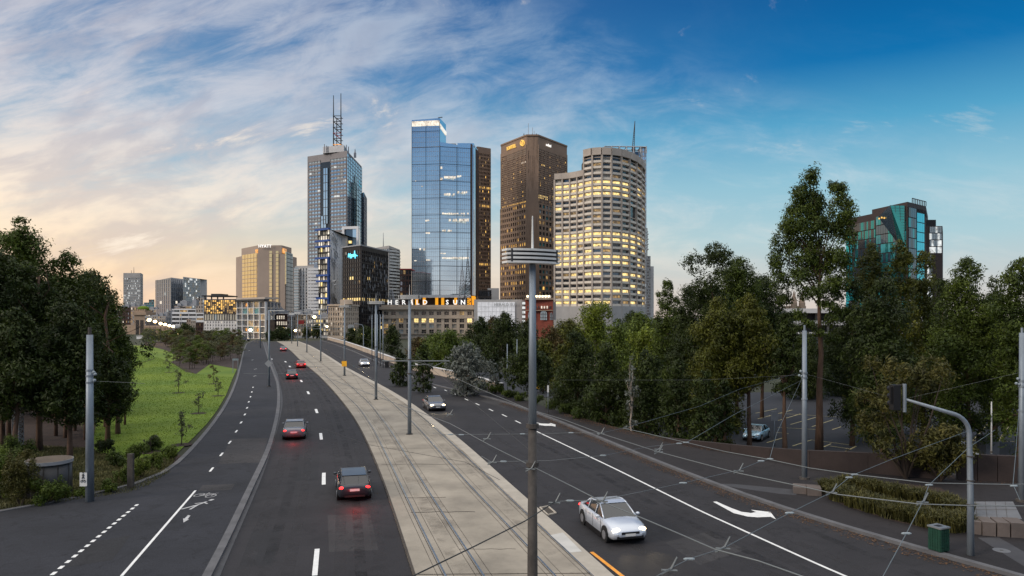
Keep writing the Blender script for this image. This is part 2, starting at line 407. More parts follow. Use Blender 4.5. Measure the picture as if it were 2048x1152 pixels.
rad = np.concatenate([[0.01], np.geomspace(6, 9000, 110)]); ang = np.concatenate([np.linspace(-60, 60, 200), np.linspace(63, 297, 60)])
RR, AA = np.meshgrid(rad, np.radians(ang), indexing='ij'); GX, GY = RR*np.sin(AA), RR*np.cos(AA)
sd = sdist(GX, GY); t = np.clip((sd-1.0)/4.0, 0, 1); GZ = -.06 + (LOW+.06)*t*t*(3-2*t)
na = len(ang); g = MB(); g.v = [tuple(p) for p in np.stack([GX, GY, GZ], -1).reshape(-1, 3)]
for i in range(len(rad)-1):
    for j in range(na):
        j2 = (j+1) % na; g.f.append((i*na+j, i*na+j2, (i+1)*na+j2, (i+1)*na+j)); g.m.append(0)
struct('ground', g, 'terrain')

# left carriageway, tram reservation, right carriageway
g = MB(); ribbon(g, roadL, tramL, 0.0); struct('road', g, 'asphalt', 'dark asphalt carriageway left of the tram tracks')
g = MB(); ribbon(g, tramR, roadR, 0.0); struct('road', g, 'asphalt', 'dark asphalt carriageway right of the tram tracks')
g = MB(); ribbon(g, tramL, tramR, 0.06, .36); tramway = struct('tramway', g, 'concrete_slab', 'pale concrete tram reservation with rails set in it')
g = MB(); ribbon(g, offset(tramR, .75), tramR, 0.075, .02); struct('kerb', g, 'concrete_edge', 'pale concrete edge strip between tram tracks and right carriageway')
g = MB(); ribbon(g, offset(tramL, 0), offset(tramL, -.10), 0.068, .30); struct('kerb', g, 'joint')
# path on the left and its kerb
pathL = extend(smooth(P_PATH_L, n=90, w=3), 0, 0)
pl = list(pathL); n = len(pl)
kk = smooth(P_KERB_L, n=90)
near = [(-60, pl[-1][1]), (-60, -25), (kerbL[-1][0], -25)]
g = MB(); ring = pl + near + list(reversed([(x, y) for x, y in kerbL]))
g.fill([(x, y, .145) for x, y in ring])
struct('path', g, 'asphalt_path', 'dark asphalt shared path for walkers and cyclists')
g = MB(); ribbon(g, kerbL, offset(kerbL, -.34), .165, .3); struct('kerb', g, 'kerb_stone', 'grey stone kerb between path and left carriageway')
g = MB(); ribbon(g, offset(kerbL, -.34), roadL, .012, .2); struct('gutter', g, 'gutter')
g = MB(); ribbon(g, offset(pathL, .32), pathL, .19, .3); struct('kerb', g, 'kerb_stone', 'low stone edging between path and lawn')
# footpath on the right
wf = smooth(P_WALL, w=6, n=90); rf = smooth(P_ROAD_R, w=6, n=90)
g = MB(); ring = list(extend(rf, 0, 60)) + list(reversed(extend(wf, 0, 80)))
g.fill([(x, y, .13) for x, y in ring]); struct('footpath', g, 'asphalt_dark', 'dark asphalt footpath along the right carriageway')
g = MB(); ribbon(g, offset(roadR, 0), offset(roadR, -.32), .15, .3); struct('kerb', g, 'kerb_stone', 'stone kerb between right carriageway and footpath')
# pale paving strips laid into the right footpath
def patch(name, pts, z, m, label=None, lift=0):
    g = MB(); q = [gp(x, y, z) for x, y in pts]; g.fill(q)
    return struct(name, g, m, label)
mat('paver_grey', (.045, .045, .05), .85, var=.15, scale=1.5)
patch('paving', [(1425, 967), (1470, 968), (1600, 980), (1592, 990), (1560, 988), (1470, 975)], .136, 'paver_grey')
patch('paving', [(1930, 1003), (2026, 1003), (2044, 1038), (1948, 1036)], .136, 'stone_pale', 'pale square paving beside the granite blocks')
patch('paving', [(1955, 1075), (1998, 1075), (2060, 1110), (2060, 1140)], .136, 'paver_grey')
for k in range(1, 5):
    x = 1930 + 20*k; patch('paving_joint', [(x, 1003), (x+.8, 1003), (x+5, 1037), (x+4, 1037)], .140, 'joint')
patch('paving_joint', [(1935, 1019), (2034, 1019), (2034, 1019.8), (1935, 1019.8)], .140, 'joint')
# lawn and planted ground on the left
patch('lawn', [(183, 900), (240, 925), (300, 925), (352, 908), (388, 874), (415, 846), (436, 818), (452, 790), (466, 755), (474, 738), (420, 728), (392, 748), (372, 744), (341, 724), (362, 715), (330, 700), (300, 692), (245, 690), (222, 720), (206, 780), (192, 850)], .02, 'lawn', 'green mown lawn beside the path')
patch('planting_bed', [(-420, 905), (-300, 700), (245, 690), (222, 720), (206, 780), (192, 850), (183, 900), (240, 925), (300, 925), (352, 908), (372, 914), (338, 950), (296, 976), (258, 990), (190, 1000), (100, 1012), (-420, 1060)], .02, 'mulch', 'dark mulched ground under the gum trees')
patch('planting_bed', [(341, 724), (362, 715), (330, 700), (290, 690), (290, 683), (488, 683), (480, 720), (474, 738), (420, 728), (392, 748), (372, 744)], .03, 'mulch', 'mulched bed of young shrubs beyond the lawn')
patch('planting_bed', [(455, 815), (470, 790), (484, 752), (478, 752), (462, 790), (448, 815)], .04, 'soil')
# car park below the wall
patch('car_park', [(1200, 882), (1330, 905), (1500, 930), (1800, 955), (2120, 965), (2300, 960), (2150, 790), (1850, 778), (1500, 785), (1250, 800)], LOW+.05, 'asphalt_park', 'dark asphalt car park below the wall')
patch('service_road', [(900, 742), (1130, 747), (1130, 800), (1050, 790), (950, 765)], LOW+.05, 'asphalt_park', 'service road beyond the hedge')

# ---- markings
def mark(px, m='white_paint', z=.004, name='road_marking'):
    g = MB(); q = [gp(x, y, z) for x, y in px]
    g.fill(q); return struct(name, g, m)
def stripe(mb, line, w, z, m=0): ribbon(mb, offset(line, w/2), offset(line, -w/2), z, 0, m)
def seg(mb, a, b, w, z, m=0):
    a = Vector(a[:2]); b = Vector(b[:2]); t = (b-a).normalized(); n_ = Vector((t.y, -t.x))*w/2
    q = [(a+n_), (b+n_), (b-n_), (a-n_)]; mb.quad(*[(p.x, p.y, z) for p in reversed(q)], m)
dash = [(543, 718), (571, 723.5), (579.6, 733), (590, 746), (602.7, 762), (616.5, 785.5), (633, 822), (642, 872.5), (647.5, 957), (632, 1123)]
dl = smooth(dash[1:], n=60, w=2)
for i, (x, y) in enumerate(dash):
    p = np.array(gp(x, y)[:2])
    q = np.array(dl); k = int(np.argmin(((q-p)**2).sum(1))); k = min(max(k, 2), len(q)-3); t = q[k+1]-q[k-1]; t /= np.linalg.norm(t)
    h = min(1.6 + .002*p[1], 3.0); g = MB(); seg(g, p-t*h, p+t*h, .17 + .0012*p[1], .005); struct('lane_dash', g, 'white_paint')
g = MB(); seg(g, gp(551.8, 746), gp(551.8, 755), .3, .005); struct('lane_dash', g, 'white_paint')
z = .15
for x, y in [(499, 701), (505, 720), (511, 738), (509.5, 752), (506, 774.6), (503.6, 784), (501, 793.6), (497.5, 803.7), (494.2, 815.7), (489.7, 829), (482.3, 845), (472.8, 862.5), (459.6, 884.6), (443, 908.7), (423, 939)]:
    p = np.array(gp(x, y, z)[:2]); q = np.array(gp(x-3.4 if y < 800 else x-8, y+10, z)[:2]) if y > 760 else p+np.array([0, -1.])
    t = (q-p)/np.linalg.norm(q-p); g = MB(); seg(g, p-t*.65, p+t*.65, .11+.0006*p[1], z+.004); struct('path_dash', g, 'white_paint')
g = MB(); seg(g, gp(391, 981, z), gp(243, 1152, z), .12, z+.004); struct('path_line', g, 'white_paint')
a = np.array(gp(277, 1007, z)[:2]); b = np.array(gp(100, 1153, z)[:2]); nd = 16; t = (b-a)/nd
for k in range(nd+6):
    p = a+t*(k+.25); g = MB(); seg(g, p, p+t*.52, .16, z+.004); struct('path_dash', g, 'white_paint')
# painted bicycle, rider figure and arrow on the path
def sym(pts, o, ux, uy, w, z, closed=False):
    g = MB(); P = [(o[0]+ux[0]*x+uy[0]*y, o[1]+ux[1]*x+uy[1]*y) for x, y in pts]
    for p, q in zip(P, P[1:] + (P[:1] if closed else [])): seg(g, p, q, w, z)
    return g
bp = gp(410, 991, z)[:2]; dirx = np.array(gp(423, 992, z)[:2]) - np.array(gp(397, 990, z)[:2]); ux = dirx/np.linalg.norm(dirx); uy = np.array([-ux[1], ux[0]])
g = MB()
for cx in (-.38, .38):
    P = [(cx+.22*cos(2*pi*k/12), .22*sin(2*pi*k/12)) for k in range(12)]; h = sym(P, bp, ux, uy*1.6, .05, z+.004, True)
    k0 = len(g.v); g.v += h.v; g.f += [tuple(i+k0 for i in f) for f in h.f]; g.m += h.m
for P in ([(-.38, 0), (-.12, .28), (.26, .28), (.0, -.02), (-.38, 0)], [(.38, 0), (.24, .38), (.36, .42)], [(0, -.02), (-.14, .36), (-.24, .36)]):
    h = sym(P, bp, ux, uy*1.6, .045, z+.0055); k0 = len(g.v); g.v += h.v; g.f += [tuple(i+k0 for i in f) for f in h.f]; g.m += h.m
tag(struct('bicycle_marking', g, 'white_old'), 'white bicycle symbol painted on the path')
bp = gp(392, 1011, z)[:2]; g = MB()
for P, w in (([(0, .55), (0, .1), (-.22, -.55)], .14), ([(0, .1), (.24, -.5)], .12), ([(-.32, .2), (0, .42), (.34, .3)], .10), ([(0, .7), (0, .9)], .2)):
    h = sym(P, bp, ux, uy*1.5, w, z+.004+.001*w); k0 = len(g.v); g.v += h.v; g.f += [tuple(i+k0 for i in f) for f in h.f]; g.m += h.m
tag(struct('walker_marking', g, 'white_old'), 'white walking figure painted on the path')
mark([(376, 1030), (381, 1031), (375, 1038), (378, 1038.5), (367, 1045), (366, 1036.5), (369, 1037)], 'white_old', z+.004, 'arrow_marking')
# right carriageway: edge line, dashes, turn arrows, orange-yellow line by the reservation
P_EDGE = [(1058, 855), (1069.4, 861), (1120, 885), (1231, 938), (1405, 1024), (1650, 1135), (1690, 1152)]
g = MB(); stripe(g, extend(smooth(P_EDGE, n=50, w=2), 0, 25), .14, .005); struct('edge_line', g, 'white_paint')
for x, y in [(869.5, 775), (891.5, 781), (912, 789), (933, 799), (955, 808.5), (982, 820), (1008.7, 831), (1036, 844)]:
    p = np.array(gp(x, y)[:2]); q = np.array(gp(x+4, y+1.95)[:2]); t = (q-p)/np.linalg.norm(q-p); g = MB(); seg(g, p-t*.9, p+t*.9, .16, .005); struct('lane_dash', g, 'white_paint')
A1 = [(1426, 1003.5), (1433, 1003), (1460, 1015), (1483, 1023.5), (1502, 1026), (1512, 1024), (1502, 1019.5), (1541, 1024), (1552, 1038.5), (1541, 1033.5), (1515, 1034.5), (1495, 1033), (1467, 1026)]
mark(A1, 'white_paint', .005, 'arrow_marking')
mark([(1058, 840), (1068, 843.5), (1082, 847), (1098, 847.5), (1101, 846), (1111, 849), (1111, 853), (1103, 851.5), (1090, 851.5), (1075, 849.5)], 'white_paint', .005, 'arrow_marking')
g = MB(); seg(g, gp(1183, 1104, 0), gp(1252, 1158, 0), .17, .005); struct('edge_line', g, 'yellow_line')  # short orange-yellow line beside the reservation, starting abruptly
for x, y in ((1097, 873.5), (1262, 946), (1381, 1010), (1549, 1086)): pass
# tram rails with their grooves, slab joints, cracks
rails = [[(600, 708), (625, 727), (650, 751), (679, 779), (718, 816), (747.6, 860), (786, 938), (813.5, 997), (850, 1072), (889.5, 1151)],
         [(612, 703), (640, 724), (689, 762), (737.7, 806), (776.7, 855), (830, 940), (861.6, 992), (911, 1068), (965.5, 1151)],
         [(628, 698), (660, 716), (696, 740.6), (742.5, 772), (776.7, 799), (811, 831), (841, 862), (890, 917), (942.7, 976.6), (1018.8, 1055), (1107.5, 1151)],
         [(640, 694), (680, 716), (720, 741), (757, 768), (790, 792), (830, 823), (874, 860), (930, 912), (993.4, 972), (1069.5, 1045), (1183.5, 1151)]]
for r_ in rails:
    ln = extend(smooth(r_, n=80, w=3), 0, 40)
    g = MB(); stripe(g, ln, .075, .068); stripe(g, offset(ln, .09), .035, .066, 1); stripe(g, offset(ln, -.30), .02, .066, 1); stripe(g, offset(ln, .30), .02, .066, 1)
    o = struct('tram_rail', g, ['rail_steel', 'joint']); o['label'] = 'steel tram rail set in the concrete'
Ltr, Rtr = np.array(tramL), np.array(tramR)
def across(y, w=.05, a=.04, b=.93, sk=0.0):
    k = int(np.argmin(abs(Ltr[:, 1]-y))); k2 = int(np.argmin(abs(Rtr[:, 1]-y)))
    p = Ltr[k]; q = Rtr[k2]; g = MB()
    n = 7; pr = None
    for i in range(n+1):
        f = a + (b-a)*i/n; c = p + (q-p)*f + np.array([0, (R.random()-.5)*sk])
        if pr is not None: seg(g, pr, c, w, .0665)
        pr = c
    return struct('slab_joint', g, 'joint')
for y, w, a, b, sk in [(24, .05, .02, .95, .05), (27.5, .04, .02, .9, .05), (30.5, .04, .3, .62, .1), (36.2, .09, .12, .55, .25), (41, .08, .12, .42, .2), (47.5, .07, .05, .9, .35), (55, .03, .0, .95, 0), (63, .03, .0, .95, 0),
                       (72, .04, 0, .95, 0), (82, .04, 0, .95, 0), (94, .05, 0, .95, 0), (108, .05, 0, .95, 0), (124, .06, 0, .95, 0), (145, .07, 0, .95, 0), (172, .08, 0, .95, 0)]: across(y, w, a, b, sk)
mat('cement_patch', (.46, .45, .42), .8, var=.1, scale=1)
patch('slab_patch', [(1101, 1070), (1126, 1065), (1164, 1103), (1140, 1105)], .079, 'cement_patch')
# drain grate in the gutter by the reservation
dg_ = thing('drain_grate', 'dark rectangular drain grate in the gutter beside the tram reservation', 'drain', gp(1096, 1022))
g = MB(); q = [gp(x, y, .03) for x, y in ((1080, 1015), (1096, 1012), (1112, 1026), (1096, 1030))]; g.poly([q[0], q[3], q[2], q[1]]); g.build('grate', 'joint', dg_)
g = MB()
for a_, b_ in zip(q, q[1:]+q[:1]): g.tube([a_, b_], .05, 5)
g.build('rim', 'concrete_edge', dg_)
# car park bays
g_ = []
bays = [((1205, 0), 0)]
def bay(x0, y0, x1, y1, z=LOW+.055, w=.14):
    g = MB(); seg(g, gp(x0, y0, z), gp(x1, y1, z), w, z+.003); struct('bay_line', g, 'bay_paint')
z4 = lambda x, y: (1240+x/4.43, 700+y/4.43)
for l in ((1200, 560, 1390, 520), (1220, 610, 1530, 530), (1400, 625, 1600, 565), (1510, 660, 1740, 595), (1700, 680, 1890, 617), (1395, 685, 1760, 705), (1380, 730, 1495, 740), (1300, 820, 1445, 778), (1530, 850, 1700, 795), (1690, 795, 2030, 840), (1800, 860, 1870, 830), (1880, 705, 1960, 680), (1400, 560, 2030, 600), (1980, 905, 2038, 880), (1860, 850, 2030, 875)):
    bay(*z4(l[0], l[1]), *z4(l[2], l[3]))
for l in ((905, 455, 985, 385), (1035, 460, 1110, 378), (1165, 465, 1222, 378), (1080, 377, 1240, 377), (840, 460, 1245, 466), (380, 520, 440, 490)):
    bay(1540+l[0]/2.549, 700+l[1]/2.549, 1540+l[2]/2.549, 700+l[3]/2.549)

# repair patches, worn wheel tracks, drains
road_mat('asphalt_patch', (.017, .017, .019)); road_mat('asphalt_old', (.036, .034, .035))
def wear_mat(name, col, a0, a1, sc=.5):
    m = mat(name, col, .7, var=.3, scale=1.2); t = m.node_tree; b = t.nodes['Principled BSDF']; o = [n for n in t.nodes if n.type == 'OUTPUT_MATERIAL'][0]
    g = [n for n in t.nodes if n.type == 'NEW_GEOMETRY'][0].outputs['Position']; n = t.nodes.new('ShaderNodeTexNoise'); n.inputs['Scale'].default_value = sc; n.inputs['Detail'].default_value = 8; n.inputs['Roughness'].default_value = .75; t.links.new(g, n.inputs['Vector'])
    r = t.nodes.new('ShaderNodeMapRange'); r.inputs[1].default_value = a0; r.inputs[2].default_value = a1; r.inputs[4].default_value = .75; t.links.new(n.outputs[0], r.inputs[0])
    tr = t.nodes.new('ShaderNodeBsdfTransparent'); mx = t.nodes.new('ShaderNodeMixShader'); t.links.new(r.outputs[0], mx.inputs[0]); t.links.new(tr.outputs[0], mx.inputs[1]); t.links.new(b.outputs[0], mx.inputs[2]); t.links.new(mx.outputs[0], o.inputs[0])
wear_mat('tyre_wear', (.045, .043, .045), .42, .75); wear_mat('oil_stain', (.010, .010, .011), .45, .7, .8); wear_mat('slab_stain', (.13, .11, .09), .50, .85, .35); wear_mat('tyre_dark', (.012, .012, .013), .45, .8)
def wear(line, off, w, z, m, i0=0):
    g = MB(); l = offset(line, off)[i0:]; stripe(g, l, w, z); struct('road_wear', g, m)
mid = dl
for o_, w, m in ((1.0, .5, 'tyre_wear'), (2.7, .55, 'tyre_wear'), (1.85, .5, 'tyre_dark'), (-1.0, .5, 'tyre_wear'), (-2.6, .55, 'tyre_wear'), (-1.8, .45, 'oil_stain')): wear(extend(smooth(dash[1:-1] + [(640, 1040), (627, 1152)], n=70, w=3), 0, 20), o_, w, .0025+.0003*abs(o_), m)
for o_, w, m in ((.9, .5, 'tyre_wear'), (2.5, .5, 'tyre_wear'), (1.7, .5, 'oil_stain'), (4.2, .5, 'tyre_wear'), (5.9, .55, 'tyre_wear'), (-1.2, .5, 'tyre_wear'), (-2.9, .5, 'tyre_dark')): wear(extend(smooth(P_EDGE, n=50, w=2), 0, 25), o_, w, .0025+.0002*abs(o_), m)
for r_, o_ in ((rails[0], -.72), (rails[2], -.72), (rails[1], .0), (rails[3], .0)):
    g = MB(); stripe(g, offset(extend(smooth(r_, n=80, w=3), 0, 40), o_), .62, .0625); struct('track_stain', g, 'slab_stain')
mark([(590, 905), (640, 903), (636, 960), (585, 962)], 'asphalt_patch', .0015, 'asphalt_patch'); mark([(505, 1060), (560, 1058), (545, 1130), (478, 1133)], 'asphalt_patch', .0015, 'asphalt_patch')
mark([(655, 1030), (740, 1028), (757, 1100), (658, 1104)], 'asphalt_old', .0015, 'asphalt_patch'); mark([(1130, 905), (1180, 897), (1250, 930), (1196, 941)], 'asphalt_patch', .0015, 'asphalt_patch')
mark([(1330, 1085), (1420, 1062), (1490, 1100), (1400, 1130)], 'asphalt_old', .0015, 'asphalt_patch'); mark([(975, 795), (1020, 808), (1008, 816), (960, 802)], 'asphalt_old', .0015, 'asphalt_patch')
mark([(462, 878), (536, 876), (522, 925), (436, 928)], 'asphalt_old', .149, 'asphalt_patch'); mark([(180, 1085), (262, 1070), (225, 1120), (130, 1135)], 'asphalt_patch', .149, 'asphalt_patch')
mark([(405, 970), (470, 968), (462, 980), (396, 982)], 'asphalt_old', .149, 'asphalt_patch')
# ------------------------------------------------------------------ buildings
mat('conc_brown', (.25, .17, .12), .8, var=.14, scale=.08)
mat('conc_tan', (.36, .28, .225), .8, var=.10, scale=.06)
mat('conc_grey', (.34, .33, .32), .8, var=.14, scale=.1)
mat('conc_pale', (.52, .51, .50), .75, var=.12, scale=.15)
mat('conc_cream', (.62, .56, .48), .75, var=.12, scale=.15)
mat('conc_warm', (.40, .345, .295), .8, var=.14, scale=.12)
mat('stone_warm', (.40, .33, .26), .85, var=.16, scale=.2)
mat('stone_brown', (.33, .24, .17), .85, var=.18, scale=.3)
mat('render_white', (.66, .66, .66), .7, var=.08, scale=.2)
mat('brick_red', (.22, .055, .035), .85, var=.25, scale=.5)
mat('brick_dark', (.055, .03, .025), .85, var=.2, scale=.3)
mat('metal_dark', (.035, .035, .037), .5, var=.2, scale=.4)
mat('metal_grey', (.30, .31, .33), .5, metal=.3, var=.12, scale=.4)
mat('granite_grey', (.20, .185, .19), .55, var=.12, scale=.1)
mat('black_clad', (.012, .010, .011), .45, var=.3, scale=.2)
mat('brown_clad', (.045, .03, .027), .6, var=.2, scale=.1)
mat('roof_dark', (.05, .05, .055), .85, var=.25, scale=.2)
mat('blue_frame', (.02, .07, .26), .5, var=.1)
mat('orange_wall', (.75, .33, .02), .6, var=.08, emit=(1, .42, .02), es=.55)  # glow put into the material for light on the columns and wall
mat('dark_glass', (.02, .023, .028), .1, var=.4, scale=.3, spec=.8)
mat('blind_pane', (.30, .28, .24), .3, var=.3, scale=.4)
mat('pale_pane', (.34, .40, .42), .2, var=.25, scale=.4, spec=.8)
mat('teal_pane', (.02, .20, .22), .15, var=.5, scale=.3, spec=.8)
mat('curtain_pane', (.45, .42, .34), .4, var=.2, scale=.6)
glass('glass_blue', (.58, .72, .84), .05, .012)
glass('glass_clear', (.50, .66, .78), .07, .02)
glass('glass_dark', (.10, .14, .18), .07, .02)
glass('glass_gold', (.95, .70, .38), .12, .02)
glass('glass_cyan', (.05, .66, .82), .08, .02)
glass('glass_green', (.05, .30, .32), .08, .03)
glass('glass_grey', (.28, .33, .40), .08, .03)
lit('lit_gold', (1.0, .62, .16), (.75, .42, .10), 1.15, .45)
lit('lit_yellow', (1.0, .80, .34), (.80, .56, .20), 1.15, .55, (.10, .065, .025))
lit('lit_dim', (.55, .34, .12), (.16, .10, .04), .9, .5)
lit('lit_white', (1.0, .90, .74), (.6, .52, .42), 1.0, .35, (.10, .09, .08))
lit('lit_cool', (.85, .88, .86), (.55, .58, .58), .85, .5, (.15, .16, .16))
lit('lit_orange', (1.0, .40, .06), (.5, .2, .03), 1.2, .5)
mat('sign_white', (.8, .8, .8), .5, emit=(1, .96, .88), es=.6, var=0)
mat('sign_gold', (.8, .5, .1), .5, emit=(1, .62, .12), es=.55, var=0)
mat('sign_cyan', (.1, .6, .8), .5, emit=(.15, .75, 1), es=1.2, var=0)
mat('lamp_warm', (1, .8, .5), .5, emit=(1, .72, .34), es=9, var=0)
mat('lamp_white', (1, .95, .8), .5, emit=(1, .9, .7), es=5, var=0)
mat('red_metal', (.35, .03, .03), .5)
WIN = ['dark_glass', 'brown_clad', 'blind_pane', 'lit_gold', 'lit_yellow', 'lit_dim', 'pale_pane', 'lit_white', 'teal_pane', 'curtain_pane', 'lit_cool', 'glass_blue', 'glass_gold', 'glass_dark', 'glass_cyan', 'glass_clear', 'lit_orange', 'glass_grey', 'glass_green']
WI = {k: i for i, k in enumerate(WIN)}
def rpick(tab):
    x = R.random()*sum(w for _, w in tab)
    for k, w in tab:
        x -= w
        if x <= 0: return WI[k]
    return WI[tab[-1][0]]
def frame(A, B):
    """frame on a facade seen with A left and B right; n points to the viewer's side"""
    dx, dy = B[0]-A[0], B[1]-A[1]; l = math.hypot(dx, dy); u = (dx/l, dy/l); return (A, u, (u[1], -u[0])), l
def facade(root, A, B, z0, z1, nfl, nbay, wall='conc_grey', pier=.3, sp=.4, d=.5, tab=(('dark_glass', 1),), pick=None,
           single=False, wname='wall', win='window_row', head=0., foot=0., spm=None, zb=None, mull=0, trim=0.0):
    """piers and spandrels standing proud of recessed panes; one window part per storey, or per window when single"""
    fr, Lh = frame(A, B); fh = (z1-z0-head-foot)/nfl; bw = Lh/nbay; pw = pier*bw/2; zz0 = z0+foot
    g = MB()
    for j in range(nbay+1):
        x0 = max(0, j*bw-pw); x1 = min(Lh, j*bw+pw)
        if pier: g.box(x0, x1, 0, d, z0 if zb is None else zb, z1, 0, fr)
    for i in range(nfl+1):
        a = zz0 + i*fh - sp*fh/2; b = a + sp*fh
        if i == nfl: b = z1-.01
        if i == 0: a = (z0 if zb is None else zb)+.01
        if b > a and sp: g.box(.02, Lh-.02, .0, d*.82, a, b, 1 if spm else 0, fr)
    if head: g.box(.01, Lh-.01, 0, d*.9, z1-head, z1-.02, 0, fr)
    if g.v: g.build(wname, [wall, spm or wall], root)
    for i in range(nfl):
        za = zz0+i*fh+sp*fh/2; zb_ = zz0+(i+1)*fh-sp*fh/2
        g = MB(); any_ = False
        for j in range(nbay):
            mi = pick(i, j) if pick else None
            if mi is None: mi = rpick(tab)
            elif mi == 'skip': continue
            elif isinstance(mi, str): mi = WI[mi]
            if single: g = MB()
            x0, x1 = j*bw+pw, (j+1)*bw-pw; o, u, n = fr; e = .06
            if single:
                g.box(x0, x1, .01, .08, za, zb_, mi, fr)
                xm = (x0+x1)/2; g.box(xm-.06, xm+.06, .08, .13, za, zb_, len(WIN), fr); g.box(x0, x1, .081, .125, (za+zb_)/2-.05, (za+zb_)/2+.05, len(WIN), fr)
                g.build('window', WIN+[wall], root)
            else:
                P = [(o[0]+u[0]*x+n[0]*e, o[1]+u[1]*x+n[1]*e) for x in (x0, x1)]
                g.quad((*P[0], za), (*P[1], za), (*P[1], zb_), (*P[0], zb_), mi)
                for q in range(mull):
                    xm = x0+(x1-x0)*(q+1)/(mull+1); g.box(xm-.05, xm+.05, .07, .16, za, zb_, len(WIN), fr)
                any_ = True
        if any_ and not single: g.build(win, WIN+[wall], root)
def core(root, poly, z1, m='dark_glass', name='core', z0=-3.2, top='roof_dark'):
    g = MB(); P = list(poly)
    if sum(a[0]*b[1]-b[0]*a[1] for a, b in zip(P, P[1:]+P[:1])) < 0: P.reverse(); z1 = list(reversed(z1)) if isinstance(z1, list) else z1
    g.prism(P, z0, z1, 0, 1); return g.build(name, [m, top], root)
def hbox(g, px0, px1, py0, py1, d, dep, m=0):
    """box facing the camera plane at distance d, dep deep"""
    g.box(hx(px0, d), hx(px1, d), d, d+dep, hz(py1, d), hz(py0, d), m)
def bld(name, label, px, d, cat='building', group=None): return thing(name, label, cat, (hx(px, d), d, 0), group)
def H2(px, d): return (hx(px, d), d)
def roofbits(root, px0, px1, d, zt, n, hmax=4, name='roof_plant', m='metal_grey'):
    for k in range(n):
        x = hx(px0+(px1-px0)*(k+.2+.6*R.random())/n, d); w = 1.5+R.random()*3; h = 1+R.random()*hmax
        g = MB(); g.box(x-w/2, x+w/2, d+2+k % 3, d+4+k % 3+R.random()*3, zt, zt+h); g.box(x-w*.3, x+w*.3, d+2.4+k % 3, d+3.6+k % 3, zt+h, zt+h+.6); g.build(name, m, root)

# far left office tower
D = 900; b = bld('office_tower', 'pale grey office tower with a dense grid of small windows, farthest building on the left', 265, D)
A, B, C = H2(247, D), H2(281, D), H2(285.5, D+25); zt = hz(546, D)
core(b, [A, B, C, (A[0], D+30)], zt, 'conc_grey')
facade(b, A, B, 0, zt, 19, 15, 'conc_grey', .42, .42, .4, (('pale_pane', 5), ('dark_glass', 1), ('lit_cool', 2)), head=5.5, foot=2)
facade(b, B, C, 0, zt, 19, 4, 'conc_grey', .5, .4, .3, (('dark_glass', 3), ('pale_pane', 1)), head=5.5)
g = MB(); g.cyl(hx(261, D), D+8, zt, zt+8, .35, .15, 5); g.cyl(hx(256, D), D+8, zt, zt+4, .3, .15, 5); g.build('antenna', 'metal_dark', b)
# small teal block
D = 820; b = bld('office_block', 'small teal glass block between the grey tower and the blue glass offices', 300, D)
for x0, x1, y0, nm in ((288, 298, 605, 'glass_green'), (298, 309, 599, 'glass_cyan')):
    zt = hz(y0, D); core(b, [H2(x0, D), H2(x1, D), H2(x1, D+15), H2(x0, D+15)], zt, nm, 'glass_wing')
    facade(b, H2(x0, D), H2(x1, D), 5, zt, 9, 4, 'metal_grey', .12, .16, .3, (('teal_pane', 2), ('pale_pane', 1), ('dark_glass', 1)))
# blue glass offices
D = 700; b = bld('glass_office', 'faceted blue-grey glass office building with a pale gridded wing', 355, D)
z1, z2 = hz(559, D), hz(555, D-12)
p0, p1, p2, p3 = H2(311.5, D+12), H2(342, D-12), H2(363, D+12), H2(366, D+4)
core(b, [p0, p1, p2, (p2[0], D+40), (p0[0], D+40)], [hz(560, D), z2, z2, z2, z1], 'glass_grey', 'glass_body')
for (A, B, n) in ((p0, p1, 7), (p1, p2, 5)):
    fr, Lh = frame(A, B); g = MB()
    for j in range(n+1): g.box(max(0, j*Lh/n-.12), j*Lh/n+.12, 0, .3, 0, z1-.3, 0, fr)
    for i in range(17): g.box(0, Lh, 0, .26, z1-i*4-.35, z1-i*4, 0, fr)
    g.build('mullion_grid', 'metal_grey', b)
    for i, j in ((3, 4), (9, 1), (5, 2), (12, 3), (7, 5)):
        if j < n:
            g = MB(); g.box(j*Lh/n+.2, (j+1)*Lh/n-.2, .05, .15, z1-i*4-3.4, z1-i*4-.8, 0, fr); g.build('window', 'lit_white' if i in (5,) else 'pale_pane', b)
A, B, C = H2(366, D), H2(400, D+20), H2(403.5, D+55); zt = hz(553.5, D)
core(b, [A, B, C, (A[0], D+55)], [zt, hz(555.5, D), hz(556, D), zt], 'conc_pale', 'pale_wing')
facade(b, A, B, 10, zt-1, 17, 11, 'conc_pale', .10, .14, .3, (('pale_pane', 6), ('curtain_pane', 3), ('lit_cool', 1)))
# distant roofs and mid-rise blocks on the left
lefts = [(226, 246, 626, 640, 700, 'conc_grey', 'low grey distant block nearest the left trees, under the pale grey tower'), (238, 262, 615, 640, 660, 'brick_dark', 'dark brown distant block under the pale grey tower'),
         (262, 286, 613, 642, 640, 'conc_tan', 'tan distant block behind the brick station tower'), (285, 312, 618, 645, 620, 'conc_grey', 'grey distant block below the small teal block'),
         (306, 330, 632, 655, 560, 'conc_warm', 'low warm grey block behind the row of lit street lamps')]
for x0, x1, y0, y1, D, m, lb in lefts:
    b = bld('apartment_block', lb, (x0+x1)/2, D, group='small blocks on the left skyline'); zt = hz(y0, D)
    core(b, [H2(x0, D), H2(x1, D), H2(x1, D+14), H2(x0, D+14)], zt, m)
    facade(b, H2(x0, D), H2(x1, D), 0, zt, 5, 7, m, .45, .5, .3, (('dark_glass', 4), ('pale_pane', 2), ('lit_dim', 1), ('lit_white', .6)))
    roofbits(b, x0, x1, D, zt, 3, 2.5)
